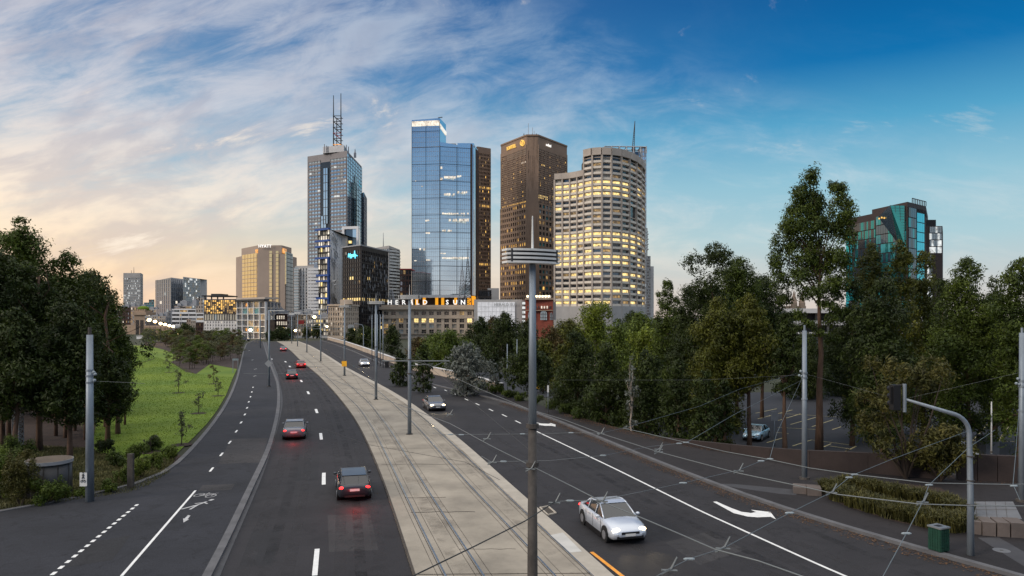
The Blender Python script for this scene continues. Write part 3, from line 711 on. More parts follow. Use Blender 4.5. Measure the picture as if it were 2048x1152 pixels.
# brick station building with its square tower
D = 420; b = bld('station_building', 'long tan brick station building with a square battlemented tower', 290, D)
core(b, [H2(268, D), H2(290, D), H2(290, D+10), H2(268, D+10)], hz(630, D), 'stone_brown', 'tower')
g = MB(); hbox(g, 266, 292, 624.5, 630, D-.8, 11.6); hbox(g, 268.5, 289.5, 621, 624.5, D+.2, 9); 
for k in range(5): hbox(g, 269+k*4.6, 271.5+k*4.6, 618.6, 621, D+.3, 2)
g.build('parapet', 'stone_brown', b)
g = MB(); hbox(g, 268, 292, 619, 622, D+2, 5); g.ball((hx(280, D), D+4, hz(619, D)+.6), 2.6, 6, 0, 1.3, 1, .6); g.build('roof_garden', MATS['lawn'], b)
for k in range(2):
    for q in range(3):
        g = MB(); x = 271.5+k*9+q*2.3; hbox(g, x, x+1.5, 640, 675, D-.12, .3); g.build('window', 'dark_glass', b)
core(b, [H2(290, D), H2(340, D-8), H2(345, D+25), H2(290, D+12)], hz(651, D), 'stone_brown', 'wing')
facade(b, H2(290, D), H2(340, D-8), 0, hz(651, D), 1, 18, 'stone_brown', .55, .34, .35, (('dark_glass', 1),))
core(b, [H2(292, D+20), H2(334, D+14), H2(334, D+40), H2(292, D+40)], hz(643.5, D), 'roof_dark', 'curved_roof')
core(b, [H2(243, D+3), H2(268, D+1), H2(268, D+10), H2(243, D+10)], hz(650, D), 'stone_brown', 'low_wing')
# white hoarding in front of it
D = 330; b = bld('site_cabin', 'long white cabin at the far edge of the lawn', 300, D, 'cabin')
g = MB(); g.box(hx(273, D), hx(342, D), D, D+3, 0, hz(672.5, D)); g.build('wall', 'render_white', b)
g = MB(); g.box(hx(272.7, D), hx(342.3, D), D-.2, D+3.2, hz(672.5, D), hz(671.8, D)); g.build('roof', 'conc_pale', b)
for x in (289, 303, 318, 331): g = MB(); g.box(hx(x, D), hx(x+3.5, D), D-.1, D+.05, hz(680, D), hz(675.5, D)); g.build('window', 'dark_glass', b)
# white stepped building
D = 450; b = bld('stepped_offices', 'white stepped office building with dark strip windows', 365, D)
for x0, x1, y0, yb, dd, nfl, m in ((344, 392, 618, 650, 0, 4, 'render_white'), (349, 384, 611.5, 618, 3, 1, 'conc_warm'), (363, 408, 626, 650, -3, 3, 'render_white'), (362, 396, 648, 678, -6, 3, 'conc_warm')):
    zt = hz(y0, D); core(b, [H2(x0, D+dd), H2(x1, D+dd), H2(x1, D+14), H2(x0, D+14)], zt, 'dark_glass', 'block', z0=hz(yb+8, D))
    facade(b, H2(x0, D+dd), H2(x1, D+dd), hz(yb, D), zt, nfl, 3, m, .06, .52, .5, (('dark_glass', 5), ('glass_grey', 1), ('lit_dim', .5)), zb=-3)
roofbits(b, 350, 390, D, hz(611.5, D), 4, 3)
# brown grey tower with a dark canopy roof
D = 520; b = bld('office_building', 'brown grey building with a dark canopy roof raised on posts', 425, D)
zt = hz(596, D); core(b, [H2(392, D), H2(412, D), H2(412, D+20), H2(392, D+20)], zt, 'conc_warm', 'body')
facade(b, H2(392, D), H2(412, D), 0, zt, 9, 4, 'conc_warm', .5, .5, .4, (('dark_glass', 4), ('pale_pane', 1), ('lit_dim', 1)))
core(b, [H2(405, D-5), H2(456, D-5), H2(456, D+20), H2(405, D+20)], hz(599, D), 'metal_grey', 'plant_floor')
facade(b, H2(405, D-5), H2(456, D-5), hz(606, D), hz(599, D), 1, 12, 'metal_grey', .2, .3, .3, (('glass_blue', 1), ('pale_pane', 1)))
g = MB(); hbox(g, 403, 454, 590.5, 593, D-6, 20); hbox(g, 422, 441, 587.5, 590.5, D-4, 14); g.build('canopy_roof', 'metal_dark', b)
for x in (404, 416, 429, 441, 452.5): g = MB(); g.cyl(hx(x, D), D-5, hz(600, D), hz(593, D), .5, n=6); g.build('post', 'metal_dark', b)
# heritage arcades at the left of the gold-topped building
D = 400; b = bld('terrace_building', 'row of old grey brick facades with arched windows and uneven roofs', 390, D)
for x0, x1, y0, nb, nf, m in ((382, 392, 641, 3, 4, 'conc_warm'), (392, 409, 645, 5, 3, 'brick_dark'), (374, 382, 638, 2, 4, 'conc_tan')):
    zt = hz(y0, D); core(b, [H2(x0, D), H2(x1, D), H2(x1, D+14), H2(x0, D+14)], zt, m, 'wall')
    facade(b, H2(x0, D), H2(x1, D), 0, zt, nf, nb, m, .45, .45, .4, (('dark_glass', 4), ('pale_pane', 1.5), ('lit_dim', .5)), single=True)
# gold-lit glass top over a white gridded base
D = 380; b = bld('converted_building', 'building with gold-lit glass storeys above a white gridded facade', 442, D)
A, B = H2(409, D+6), H2(475, D-2); zt = hz(598, D)
core(b, [A, B, (B[0], D+24), (A[0], D+24)], zt, 'dark_glass', 'body')
facade(b, A, B, hz(627, D), hz(600, D), 7, 16, 'brown_clad', .12, .14, .3, pick=lambda i, j: 'lit_gold' if R.random() < (.6 if i > 3 or j < 9 else .25) else ('lit_dim' if R.random() < .6 else 'dark_glass'), win='lit_storey')
facade(b, A, B, hz(641, D), hz(627.5, D), 1, 13, 'metal_dark', .18, .12, .3, (('curtain_pane', 3), ('pale_pane', 2), ('blind_pane', 2)), win='tall_window_row')
facade(b, A, B, 0, hz(641.5, D), 5, 12, 'conc_pale', .52, .5, .5, (('dark_glass', 5), ('blind_pane', 1), ('lit_white', .5)), single=True)
# dark apartments behind a white frame grid
D = 345; b = bld('apartment_building', 'dark apartment building behind a white square frame grid', 505, D)
A, B, C = H2(476, D), H2(533, D-16), H2(560, D+16); zt = hz(603, D)
core(b, [A, B, C, (A[0], D+40)], zt, 'brown_clad', 'body')
facade(b, A, B, 0, zt-.3, 6, 5, 'render_white', .07, .09, .8, pick=lambda i, j: ['dark_glass', 'teal_pane', 'dark_glass', 'dark_glass', 'dark_glass', 'lit_dim', 'brown_clad'][R.randrange(7)], wname='frame_grid', single=False, mull=3)
for i, j in ((5, 1), (1, 1), (1, 3)):
    fr, Lh = frame(A, B); g = MB(); fh = zt/6; g.box(j*Lh/5+2.5, j*Lh/5+5, .1, .3, i*fh+.5, i*fh+fh-1, 0, fr); g.build('window', 'lit_orange', b)
g = MB(); fr, Lh = frame(A, B); g.box(-.5, Lh+.5, -1, 1.6, zt, hz(599.5, D), 0, fr); g.box(0, Lh, -6, .8, hz(599.5, D), hz(596, D), 1, fr); g.build('parapet', ['metal_dark', 'conc_warm'], b)
facade(b, B, C, hz(640, D), zt-.3, 3, 4, 'metal_grey', .3, .2, .3, (('glass_grey', 2), ('dark_glass', 2)))
# gold glass hotel tower
D = 560; b = bld('hotel_tower', 'tan faceted hotel tower with tall gold window strips and lettering at its crown', 532, D)
zb, zm, ztp = 0, hz(511, D), hz(491, D)
p = [H2(472, D+18), H2(480, D+9), H2(516, D-13), H2(570, D-13), H2(585, D+9), H2(593.5, D+20)]
core(b, p + [H2(593, D+55), H2(472, D+55)], zm, 'conc_tan', 'body')
p2 = [H2(483, D+16), H2(516.5, D-11), H2(563.5, D-11), H2(583, D+10)]
core(b, p2 + [H2(583, D+40), H2(483, D+40)], hz(490.5, D-11), 'conc_tan', 'crown', z0=zm)
def strips(A, B, n, f0, f1, za, zb_, m, gap=.25, nm='window_strip'):
    fr, Lh = frame(A, B); w = Lh*(f1-f0)/n
    for k in range(n):
        x = Lh*f0+k*w; g = MB(); g.box(x, x+w*(1-gap), 0, .5, za, zb_, 0, fr)
        h = za
        while h < zb_-1: g.box(x, x+w*(1-gap), .5, .56, h, h+.45, 1, fr); h += 3.1
        g.build(nm, [m, 'conc_tan' if m == 'glass_gold' else 'metal_dark'], b)
strips(p[1], p[2], 5, .16, .98, 5, hz(509, D), 'glass_gold', .12)
strips(p[2], p[3], 1, .43, .55, 5, hz(505, D), 'glass_gold', .2); strips(p[2], p[3], 1, .67, .79, 5, hz(505, D), 'glass_gold', .2)
strips(p[3], p[4], 5, .10, 1.0, 5, hz(506, D), 'glass_dark', .25); strips(p[3], p[4], 2, .0, .10, hz(570, D), hz(506, D), 'glass_gold', .3)
fr, Lh = frame(p2[2], p2[3]); g = MB(); g.box(.5, Lh*.45, 0, .4, zm+1, hz(496, D)-1, 0, fr); g.build('lit_recess', 'lit_orange', b)
fr, Lh = frame(p2[0], p2[1]); g = MB(); g.box(Lh*.86, Lh-.4, 0, .4, zm+1, hz(501, D), 0, fr); g.build('lit_recess', 'lit_orange', b)
text('HYATT', 'lettering', 'sign_white', b, (hx(541, D), D-12.6, hz(498.2, D)), (1, 0, 0), 3.1, .2, .03)
# grey finned apartments + white balconies
D = 440; b = bld('apartment_tower', 'pale grey finned apartment tower with a column of white balconies', 618, D)
A, B = H2(590, D+4), H2(628, D); core(b, [A, B, H2(628, D+25), H2(590, D+25)], hz(531, D), 'conc_grey', 'body')
facade(b, H2(600, D+2), H2(628, D), 0, hz(536, D), 22, 5, 'conc_pale', .5, .2, .8, (('glass_grey', 2), ('pale_pane', 2), ('dark_glass', 1)))
for k in range(22):
    z = 3+k*(hz(531, D)-4)/22; g = MB(); g.box(hx(589, D), hx(598.5, D), D-1.5, D+4, z, z+.5); g.box(hx(589, D), hx(598.5, D), D-1.5, D-1.3, z+.5, z+1.4, 1); g.build('balcony', ['conc_pale', 'pale_pane'], b)
core(b, [H2(628, D-3), H2(646, D-3), H2(646, D+20), H2(628, D+20)], hz(527, D), 'glass_grey', 'balcony_wing')
for k in range(19):
    z = 2+k*(hz(535, D)-2)/19; g = MB(); g.box(hx(621, D), hx(642, D), D-5.5, D-3, z, z+.35); g.box(hx(621, D), hx(642, D), D-5.5, D-5.3, z+.35, z+1.5, 0); g.build('balcony', 'render_white', b)
# 250 m tower with twin mast
D = 780; b = bld('skyscraper', 'tallest grey and blue skyscraper, topped by a lattice mast with two needles', 668, D)
A, B, C = H2(615, D+28), H2(694, D), H2(723.5, D+82); zt = hz(314, D+5); zc = hz(300, D)
ztA, ztB = hz(313, D+28), hz(299, D)
ztB = ztA
core(b, [A, B, C, (A[0]+20, D+110)], ztB, 'granite_grey', 'shaft', z0=0)
nf = 46; fr, Lh = frame(A, B)
def rowpick():
    rows = {}
    def f(i, j):
        if i not in rows: rows[i] = WIN[rpick((('glass_clear', 4), ('pale_pane', 3), ('glass_blue', 3)))]
        return rows[i] if R.random() < .8 else ('lit_cool' if R.random() < .25 else None)
    return f
def seg_facade(A, B, f0, f1, z0, z1, **k):
    a = (A[0]+(B[0]-A[0])*f0, A[1]+(B[1]-A[1])*f0); c = (A[0]+(B[0]-A[0])*f1, A[1]+(B[1]-A[1])*f1); facade(b, a, c, z0, z1, **k)
tb = (('glass_clear', 5), ('pale_pane', 2.2), ('glass_blue', 3), ('lit_cool', .6))
seg_facade(A, B, .04, .34, 0, ztB-6, nfl=46, nbay=4, wall='granite_grey', pier=.02, sp=.50, d=.6, tab=tb, pick=rowpick())
seg_facade(A, B, .60, .985, 0, ztB-6, nfl=46, nbay=5, wall='granite_grey', pier=.02, sp=.50, d=.6, tab=tb, pick=rowpick())
g = MB(); g.box(Lh*.35, Lh*.60, 0, .3, 30, ztB-9, 0, fr); g.build('dark_recess', 'dark_glass', b)
for (f0, f1, za, zb_) in ((.42, .54, hz(445, D), ztB-16), (.36, .50, hz(470, D), hz(428, D)), (.30, .50, hz(560, D), hz(462, D))):
    g = MB(); g.box(Lh*f0, Lh*f1, .3+f1*.4, .9+f1*.4, za, zb_, 0, fr)
    for i in range(int((zb_-za)/9)+1): g.box(Lh*f0, Lh*f1, .9+f1*.4, 1.1+f1*.4, za+i*9, za+i*9+.6, 1, fr)
    for f in (f0, (f0+f1)/2, f1-.006): g.box(Lh*f, Lh*(f+.008), .9+f1*.4, 1.12+f1*.4, za, zb_, 1, fr)
    g.build('glass_bay', ['glass_blue', 'metal_dark'], b)
fr2, L2 = frame(B, C)
facade(b, B, C, 0, ztB-2, 46, 9, 'metal_grey', .06, .14, .4, (('glass_blue', 5), ('glass_clear', 4), ('glass_cyan', .6)))
g = MB(); g.box(L2*.30, L2*.66, .5, .9, hz(520, D), hz(355, D), 0, fr2); g.box(L2*.45, L2*.62, .5, .95, hz(355, D), hz(338, D), 0, fr2); g.build('dark_recess', 'dark_glass', b)
g = MB()
for i in range(13): g.box(L2*.30, L2*.64, 2.2, 2.6, hz(355+i*11, D), hz(355+i*11, D)+.5, 0, fr2)
for f in (.30, .42, .64): g.box(L2*f, L2*(f+.02), 2.2, 2.6, hz(495, D), hz(355, D), 0, fr2)
g.build('outer_frame', 'metal_dark', b)
core(b, [H2(722, D+20), H2(728, D+14), H2(733.5, D+50), H2(724, D+60)], hz(380, D), 'glass_grey', 'rear_wing')
facade(b, H2(728, D+14), H2(733.5, D+50), 0, hz(382, D), 38, 4, 'granite_grey', .4, .3, .3, (('glass_clear', 1), ('glass_dark', 1)))
g = MB(); g.prism([H2(646, D+12), H2(688, D+3), H2(700, D+50), H2(655, D+60)], ztB, ztB+7); g.build('plant_crown', 'metal_grey', b)
g = MB()
for k in range(12): g.cyl(hx(645+k*4, D), D+8+k, ztB, ztB+6+R.random()*5, .5, n=4)
g.build('railing', 'metal_grey', b)
g = MB()
for sx in (661.5, 676.5):
    x = hx(sx, D); g.tube([(x, D+12, ztB), (x, D+12, hz(226, D)), (x, D+12, hz(180 if sx > 670 else 184, D))], [.75, .6, .4], 5)
for sx in (664.5, 673.5):
    x = hx(sx, D); g.tube([(x, D+20, ztB), (x, D+20, hz(226, D))], .5, 4)
g.build('mast', 'metal_dark', b)
for k, py in enumerate((226, 237.5, 249, 261, 272, 284)):
    g = MB(); z = hz(py, D); [g.tube([(hx(xa, D), ya, z), (hx(xb, D), yb, z)], .38, 4) for xa, ya, xb, yb in ((661, D+11, 677, D+11), (661, D+21, 677, D+21), (661, D+11, 664, D+21), (677, D+11, 674, D+21))]; g.tube([(hx(662, D), D+12, z), (hx(676, D), D+12, z-6)], .45, 4)
    g.build('mast_platform', 'lit_orange' if k == 5 else ('red_metal' if k == 3 else 'metal_dark'), b)
g = MB(); x = hx(698, D); g.tube([(x, D+30, ztB), (x, D+30, hz(294, D)), (x, D+30, hz(285, D))], [1.2, 1, .4], 5); g.box(x-1.2, x+1.2, D+29, D+31, hz(303, D), hz(293, D)); g.build('small_antenna', 'metal_grey', b)
# white narrow apartment with blue framed balconies
D = 430; b = bld('narrow_apartments', 'narrow pale apartment tower with blue framed balconies and a white zigzag on its side', 662, D)
A, B, C = H2(637, D+6), H2(660, D), H2(687.5, D+40); zt, ztC = hz(452, D), hz(470, D)
core(b, [A, B, C, (A[0]+12, D+46)], hz(458, D), 'conc_pale', 'body')
nfl = 17; zf = hz(458, D)
facade(b, A, B, 4, zf, nfl, 5, 'metal_dark', .10, .22, .5, (('curtain_pane', 5), ('lit_white', 3), ('lit_yellow', 1.5), ('dark_glass', .6)))
for k in range(nfl+1):
    z = 4+k*(zf-4)/nfl; blue = k in (0, 1, 2, 5, 8, 9, 12, 14, 15, 17)
    g = MB(); fr, Lh = frame(A, B); w = 1.1 if blue else .5; g.box(-1.2 if blue else 0, Lh+(.8 if blue else 0), .3, 1.9 if blue else 1.1, z-w/2, z+w/2, 0, fr); g.build('balcony_edge', 'blue_frame' if blue else 'metal_dark', b)
g = MB(); fr, Lh = frame(A, B); g.box(-1.3, -.7, 0, 1.8, 4, zf*.55, 0, fr); g.box(Lh-.2, Lh+.5, .4, 1.7, 10, zf*.72, 0, fr); g.build('blue_upright', 'blue_frame', b)
facade(b, B, C, 4, zf-.5, 26, 7, 'render_white', .86, .66, .12, (('dark_glass', 1), ('glass_grey', 1)))
fr, Lh = frame(B, C); g = MB()
zz = [(1, zf-2), (16, zf-6), (16, zf-13), (2, zf-11), (2, zf-17), (10, zf-19), (10, zf-30), (3, zf-31), (3, zf-38), (13, zf-42), (13, zf-50), (20, zf-53), (20, zf-63), (5, zf-60), (5, zf-68), (11, zf-72), (11, zf-80), (3, zf-82), (3, zf-88), (15, zf-92), (15, zf-104), (5, zf-104)]
zz = [(x, 100+(z-zf)*1.0 if False else z) for x, z in zz]
for (x0, z0_), (x1, z1_) in zip(zz, zz[1:]):
    for off in (0, 2.2):
        q = [(fr[0][0]+fr[1][0]*x+fr[2][0]*1.0, fr[0][1]+fr[1][1]*x+fr[2][1]*1.0, z-off) for x, z in ((x0+off, z0_), (x1+off, z1_))]
        if q[0][2] > 3 and q[1][2] > 3: g.tube(q, .42, 4)
g.build('zigzag_rail', 'render_white', b)
# white framed box tower
D = 470; b = bld('framed_tower', 'glass tower top wrapped in a thick white square frame', 704, D)
A, B = H2(686, D), H2(718.5, D-2)
core(b, [A, B, H2(720, D+30), H2(687, D+30)], hz(454, D), 'glass_dark', 'body', z0=0)
g = MB(); fr, Lh = frame(A, B)
for bx_ in ((0, Lh, hz(459, D), hz(453.5, D)), (0, Lh, hz(501, D), hz(494, D)), (0, Lh*.13, hz(494, D), hz(459, D)), (Lh*.87, Lh, hz(494, D), hz(459, D))): g.box(bx_[0], bx_[1], 0, 1.5, bx_[2], bx_[3], 0, fr)
g.build('white_frame', 'render_white', b)
g = MB(); g.box(Lh*.62, Lh*.87, .1, .6, hz(494, D), hz(459, D), 0, fr); g.build('glass_strip', 'glass_clear', b)
g = MB(); g.box(Lh*.36, Lh*.55, .1, .5, hz(487, D), hz(482, D), 0, fr); g.build('window', 'lit_yellow', b)
# black office with cyan sign
D = 395; b = bld('black_offices', 'black office building with a small cyan neon sign near its corner', 735, D)
A, B, C = H2(686, D+14), H2(722, D), H2(775, D+38); zt = hz(491.5, D)
core(b, [A, B, C, (A[0]+10, D+60)], zt, 'black_clad', 'body')
tb = (('dark_glass', 20), ('glass_dark', 2), ('lit_dim', .8), ('blind_pane', .3))
def pk(i, j): return ('lit_yellow' if R.random() < .6 else 'lit_dim') if i == 7 else ('lit_yellow' if i == 12 and j in (3, 4) else None)
facade(b, A, B, 2, zt, 19, 8, 'black_clad', .22, .3, .35, tb, pick=pk, head=2)
facade(b, B, C, 2, zt, 19, 16, 'black_clad', .35, .3, .5, tb, pick=pk, head=2, wname='wall')
g = MB(); fr, Lh = frame(B, C)
for k in range(150):
    x = R.random()*Lh; z = 6+R.random()*(zt-12); g.box(x, x+.16, .55, .75, z, z+2.2, 0, fr)
for k in range(45):
    x = -R.random()*2-.2
g.build('metal_fin', 'metal_grey', b); LAST[0]['kind'] = 'stuff'
g = MB(); g.prism([(A[0]-.6, A[1]-1), (B[0], B[1]-1.2), (C[0]+.8, C[1]), (C[0], C[1]+5), (B[0], B[1]+6), (A[0], A[1]+6)], zt+.01, zt+.7); g.build('roof_edge', 'metal_grey', b)
fr, Lh = frame(A, B); U = fr[1]; o = (A[0]+U[0]*Lh*.44+fr[2][0]*.6, A[1]+U[1]*Lh*.44+fr[2][1]*.6, hz(512, D)); text('Nypa', 'sign_lettering', 'sign_cyan', b, (o[0]+U[0]*1.2, o[1]+U[1]*1.2, o[2]), U, 3.0, .15, .05, shear=.2)
g = MB(); P = [(1.6, .2), (3.0, .2), (3.5, 3.2), (4.0, -1.0), (4.6, 1.2), (5.2, .3), (6.4, .3)]
g.tube([(o[0]+U[0]*(x+1.6), o[1]+U[1]*(x+1.6), o[2]+z) for x, z in P], .22, 5); g.build('sign_pulse', 'sign_cyan', b)
# grey building with serrated balconies
D = 560; b = bld('serrated_apartments', 'grey apartment building with serrated balconies behind the black offices', 775, D)
A, B, C = H2(740, D+10), H2(778, D), H2(799.5, D+18); zt = hz(491, D)
core(b, [A, B, C, (A[0], D+40)], [hz(495, D), zt, hz(495, D), zt], 'conc_grey', 'body')
facade(b, A, B, 0, hz(496, D), 24, 10, 'conc_grey', .25, .35, .4, (('glass_grey', 3), ('pale_pane', 2), ('dark_glass', 1)))
fr, Lh = frame(B, C)
for k in range(24):
    z = 4+k*(zt-6)/24; g = MB(); o, u, n = fr; P = [(o[0]+u[0]*x+n[0]*y, o[1]+u[1]*x+n[1]*y) for x, y in ((0, 0), (Lh*(.35 if k % 2 else .65), 2.4), (Lh+.5, .4))]; g.prism(list(reversed(P)), z, z+1.3); g.build('balcony', 'conc_pale', b)
facade(b, B, C, 0, zt-2, 24, 3, 'conc_grey', .1, .3, .2, (('dark_glass', 3), ('glass_grey', 1)))
g = MB(); g.cyl(hx(762, D), D+10, zt, zt+11, .4, .15, 5); g.build('antenna', 'metal_grey', b)
# red topped dark block
D = 520; b = bld('dark_block', 'dark brown block with a red rim, between the serrated apartments and the blue glass tower', 811, D)
zt = hz(539, D); core(b, [H2(800, D), H2(823, D), H2(823, D+20), H2(800, D+20)], zt, 'brick_dark', 'body')
facade(b, H2(800, D), H2(823, D), 0, zt, 11, 4, 'brick_dark', .3, .35, .5, (('dark_glass', 5), ('glass_grey', 1), ('lit_dim', .4)))
g = MB(); hbox(g, 799.5, 823, 537.2, 539, D-.7, 20); g.build('rim', 'red_metal', b)
# stone heritage corner building
D = 375; b = bld('stone_building', 'pale stone corner building with cornices at the end of the road', 690, D)
A, B, C = H2(657, D), H2(690, D-3), H2(716, D+20); zt = hz(612, D)
core(b, [A, B, C, (A[0], D+30)], zt, 'stone_warm', 'body')
facade(b, A, B, 0, zt-.4, 6, 7, 'stone_warm', .45, .42, .5, (('dark_glass', 3), ('blind_pane', 2), ('pale_pane', 2), ('lit_white', 1)), single=True)
facade(b, B, C, 0, zt-.4, 6, 6, 'stone_warm', .5, .42, .5, (('dark_glass', 3), ('blind_pane', 2)), single=True)
g = MB(); g.prism([(A[0]-.4, A[1]-1), (B[0]+.3, B[1]-1.2), (C[0]+1, C[1]), (C[0], C[1]+4), (A[0], A[1]+12)], zt, zt+.9); g.prism([H2(680, D+1), H2(704, D+1), H2(706, D+18), H2(680, D+14)], zt+.9, zt+3.4); g.build('cornice', 'stone_warm', b)
# small blocks at the road end
for x0, x1, y0, D, m, nb, nf, tb, lb in ((536, 552, 619, 365, 'brick_red', 3, 5, (('lit_white', 3), ('pale_pane', 2), ('dark_glass', 2)), 'narrow red and white banded building with bay windows'),
        (553, 575, 627, 350, 'brick_dark', 5, 4, (('lit_white', 6), ('lit_yellow', 1), ('dark_glass', 1)), 'dark red building with a grid of bright white windows'),
        (575, 592, 632, 380, 'conc_grey', 4, 5, (('dark_glass', 3), ('pale_pane', 2)), 'narrow grey building just left of the pale finned tower foot'),
        (592, 622, 629, 372, 'stone_warm', 6, 5, (('dark_glass', 2), ('blind_pane', 2), ('lit_white', 2)), 'pale stone building at the foot of the finned apartment tower'),
        (622, 657, 636, 385, 'conc_grey', 7, 4, (('lit_white', 3), ('lit_yellow', 2), ('dark_glass', 2)), 'low lit shopfront building left of the stone corner building'),
        (716, 765, 630, 420, 'metal_dark', 10, 4, (('dark_glass', 5), ('lit_yellow', 1), ('lit_dim', 2)), 'low dark building at the foot of the black offices')):
    b = bld('street_building', lb, (x0+x1)/2, D, group='low buildings at the end of the road'); zt = hz(y0, D)
    core(b, [H2(x0, D), H2(x1, D), H2(x1, D+12), H2(x0, D+12)], zt, m, 'body')
    facade(b, H2(x0, D), H2(x1, D), 0, zt, nf, nb, m, .38, .4, .45, tb, single=True, head=.5)
    roofbits(b, x0, x1, D, zt, 2, 1.5)
    g = MB(); hbox(g, x0-.5, x1+.5, y0-.8, y0+.6, D-.8, 1.2); g.build('cornice', 'conc_pale' if m != 'metal_dark' else m, b)
# ---------------- blue glass tower
D = 545; b = bld('glass_tower', 'tall blue mirror-glass tower with a notched top and a brown end wall', 882, D)
zb = hz(590, D)
A, B1, B2, C, E_ = H2(823.5, D+3), H2(879.5, D), H2(879.8, D-.8), H2(941, D+6), H2(955.5, D+32)
zL, zR = hz(236, D), hz(284, D)
N_ = H2(892, D+26)
core(b, [A, B1, N_, (A[0]+3, D+30)], [hz(238, D), zL, hz(248, D+24), hz(244, D+30)], 'glass_blue', 'glass_slab', z0=zb)
core(b, [B2, C, E_, (B2[0], D+34)], [zR, hz(291, D), hz(291, D), zR], 'glass_blue', 'glass_slab', z0=zb)
core(b, [H2(915, D+9), H2(947, D+9), E_, (B2[0]+20, D+34)], hz(280.5, D), 'glass_blue', 'rear_slab', z0=zb)
core(b, [H2(889, D+14), H2(912, D+14), H2(912, D+30), H2(889, D+30)], hz(278, D), 'conc_pale', 'lift_core', z0=zR-3)
for (P, Q, n, zt) in ((A, B1, 14, zL-3), (B2, C, 15, zR-3)):
    fr, Lh = frame(P, Q); g = MB(); nf = int((zt-zb)/3.6)
    for i in range(nf): g.box(0, Lh, .02, .10, zb+i*3.6, zb+i*3.6+.16, 0, fr)
    for j in range(1, n): g.box(j*Lh/n-.05, j*Lh/n+.05, .02, .11, zb, zt, 0, fr)
    g.build('fine_mullion', 'metal_grey', b); LAST[0]['kind'] = 'stuff'
    g = MB(); zs = [hz(y, D) for y in (262, 294, 328, 362, 396, 430, 464, 498, 532, 562)]
    for z in zs:
        if z < zt: g.box(0, Lh, .02, .22, z, z+.28, 0, fr)
    for f in (0, .5 if n == 14 else .55, .993): g.box(Lh*f, Lh*f+.26, .02, .3, zb, zt, 0, fr)
    g.build('panel_joint', 'metal_dark', b)
def gwin(x0, x1, y0, y1, dd, m='lit_white'):
    g = MB(); hbox(g, x0, x1, y0, y1, D+dd-.5, .35); g.build('lit_window', m, b)
for x0, x1, y0, y1 in ((881, 885, 333, 338), (880, 886, 355, 360), (888, 912, 352, 357), (914, 928, 350, 354), (888, 910, 386, 391), (915, 939, 382, 387), (884, 938, 425, 429), (894, 938, 437, 443), (850, 876, 439, 443), (851, 878, 464, 468), (884, 912, 459, 463), (838, 874, 496, 501), (881, 892, 505, 508), (828, 838, 520, 523), (848, 880, 518, 522), (884, 938, 514, 518), (842, 846, 371, 374), (851, 853, 338, 340), (830, 833, 361, 363)):
    f = (x0-823.5)/56*-3+3 if x0 < 879 else (x0-880)/61*6-.8
    g = MB(); n_ = max(1, int((x1-x0)/4)); w = (x1-x0)/n_
    for k in range(n_):
        if R.random() < .8: hbox(g, x0+k*w+.4, x0+(k+1)*w-.4, y0+R.random(), y1-R.random(), D+f-.7, .3)
    if g.v: g.build('lit_window', 'lit_white', b)
g = MB(); fr, Lh = frame(A, B1); g.box(.3, Lh-.2, .1, .6, hz(251, D), hz(241, D), 0, fr); fr, Lh = frame(B1, N_); g.box(.3, Lh, .1, .5, hz(254, D), hz(247, D), 0, fr); g.build('lit_crown', 'lit_white', b)
g = MB(); fr, Lh = frame(C, E_); g.box(0, Lh, .01, .9, zb, hz(284, D), 0, fr); g.build('end_wall', 'brown_clad', b)
g = MB(); g.prism([H2(823, D-.6), H2(942, D-1.2), H2(942, D+8), H2(823, D+8)], zb-2, zb); g.build('soffit', 'render_white', b)
core(b, [H2(826, D+6), H2(946, D+8), H2(950, D+30), H2(826, D+30)], zb-2.01, 'black_clad', 'lower_storeys')
for x in (833, 848, 873, 885, 911, 937):
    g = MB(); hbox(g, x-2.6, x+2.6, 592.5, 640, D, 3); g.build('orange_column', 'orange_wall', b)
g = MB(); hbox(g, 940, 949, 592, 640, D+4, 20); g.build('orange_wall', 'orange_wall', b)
g = MB(); x = hx(870, D); g.tube([(x, D+6, hz(240, D)), (x+2, D+6, hz(231, D)), (x+5, D+6, hz(230, D))], .35, 4); g.build('roof_crane', 'metal_dark', b)
# brown tower behind
D = 640; b = bld('brown_tower', 'brown tower with lit offices directly behind the blue mirror-glass tower', 965, D)
A, B, C = H2(944, D+18), H2(955, D), H2(981, D+8); zt = hz(293, D)
core(b, [A, B, C, (A[0]+14, D+60)], zt, 'brown_clad', 'body')
def pk(i, j): return ('lit_gold' if R.random() < .8 else 'lit_dim') if i in (33, 38, 17) else None
facade(b, B, C, 0, zt, 48, 9, 'conc_brown', .34, .4, .6, (('dark_glass', 11), ('lit_gold', .7), ('lit_dim', 1.6), ('blind_pane', .6)), pick=pk, head=5)
facade(b, A, B, 0, zt, 48, 4, 'brown_clad', .34, .4, .5, (('dark_glass', 9), ('lit_dim', 1)), head=5)
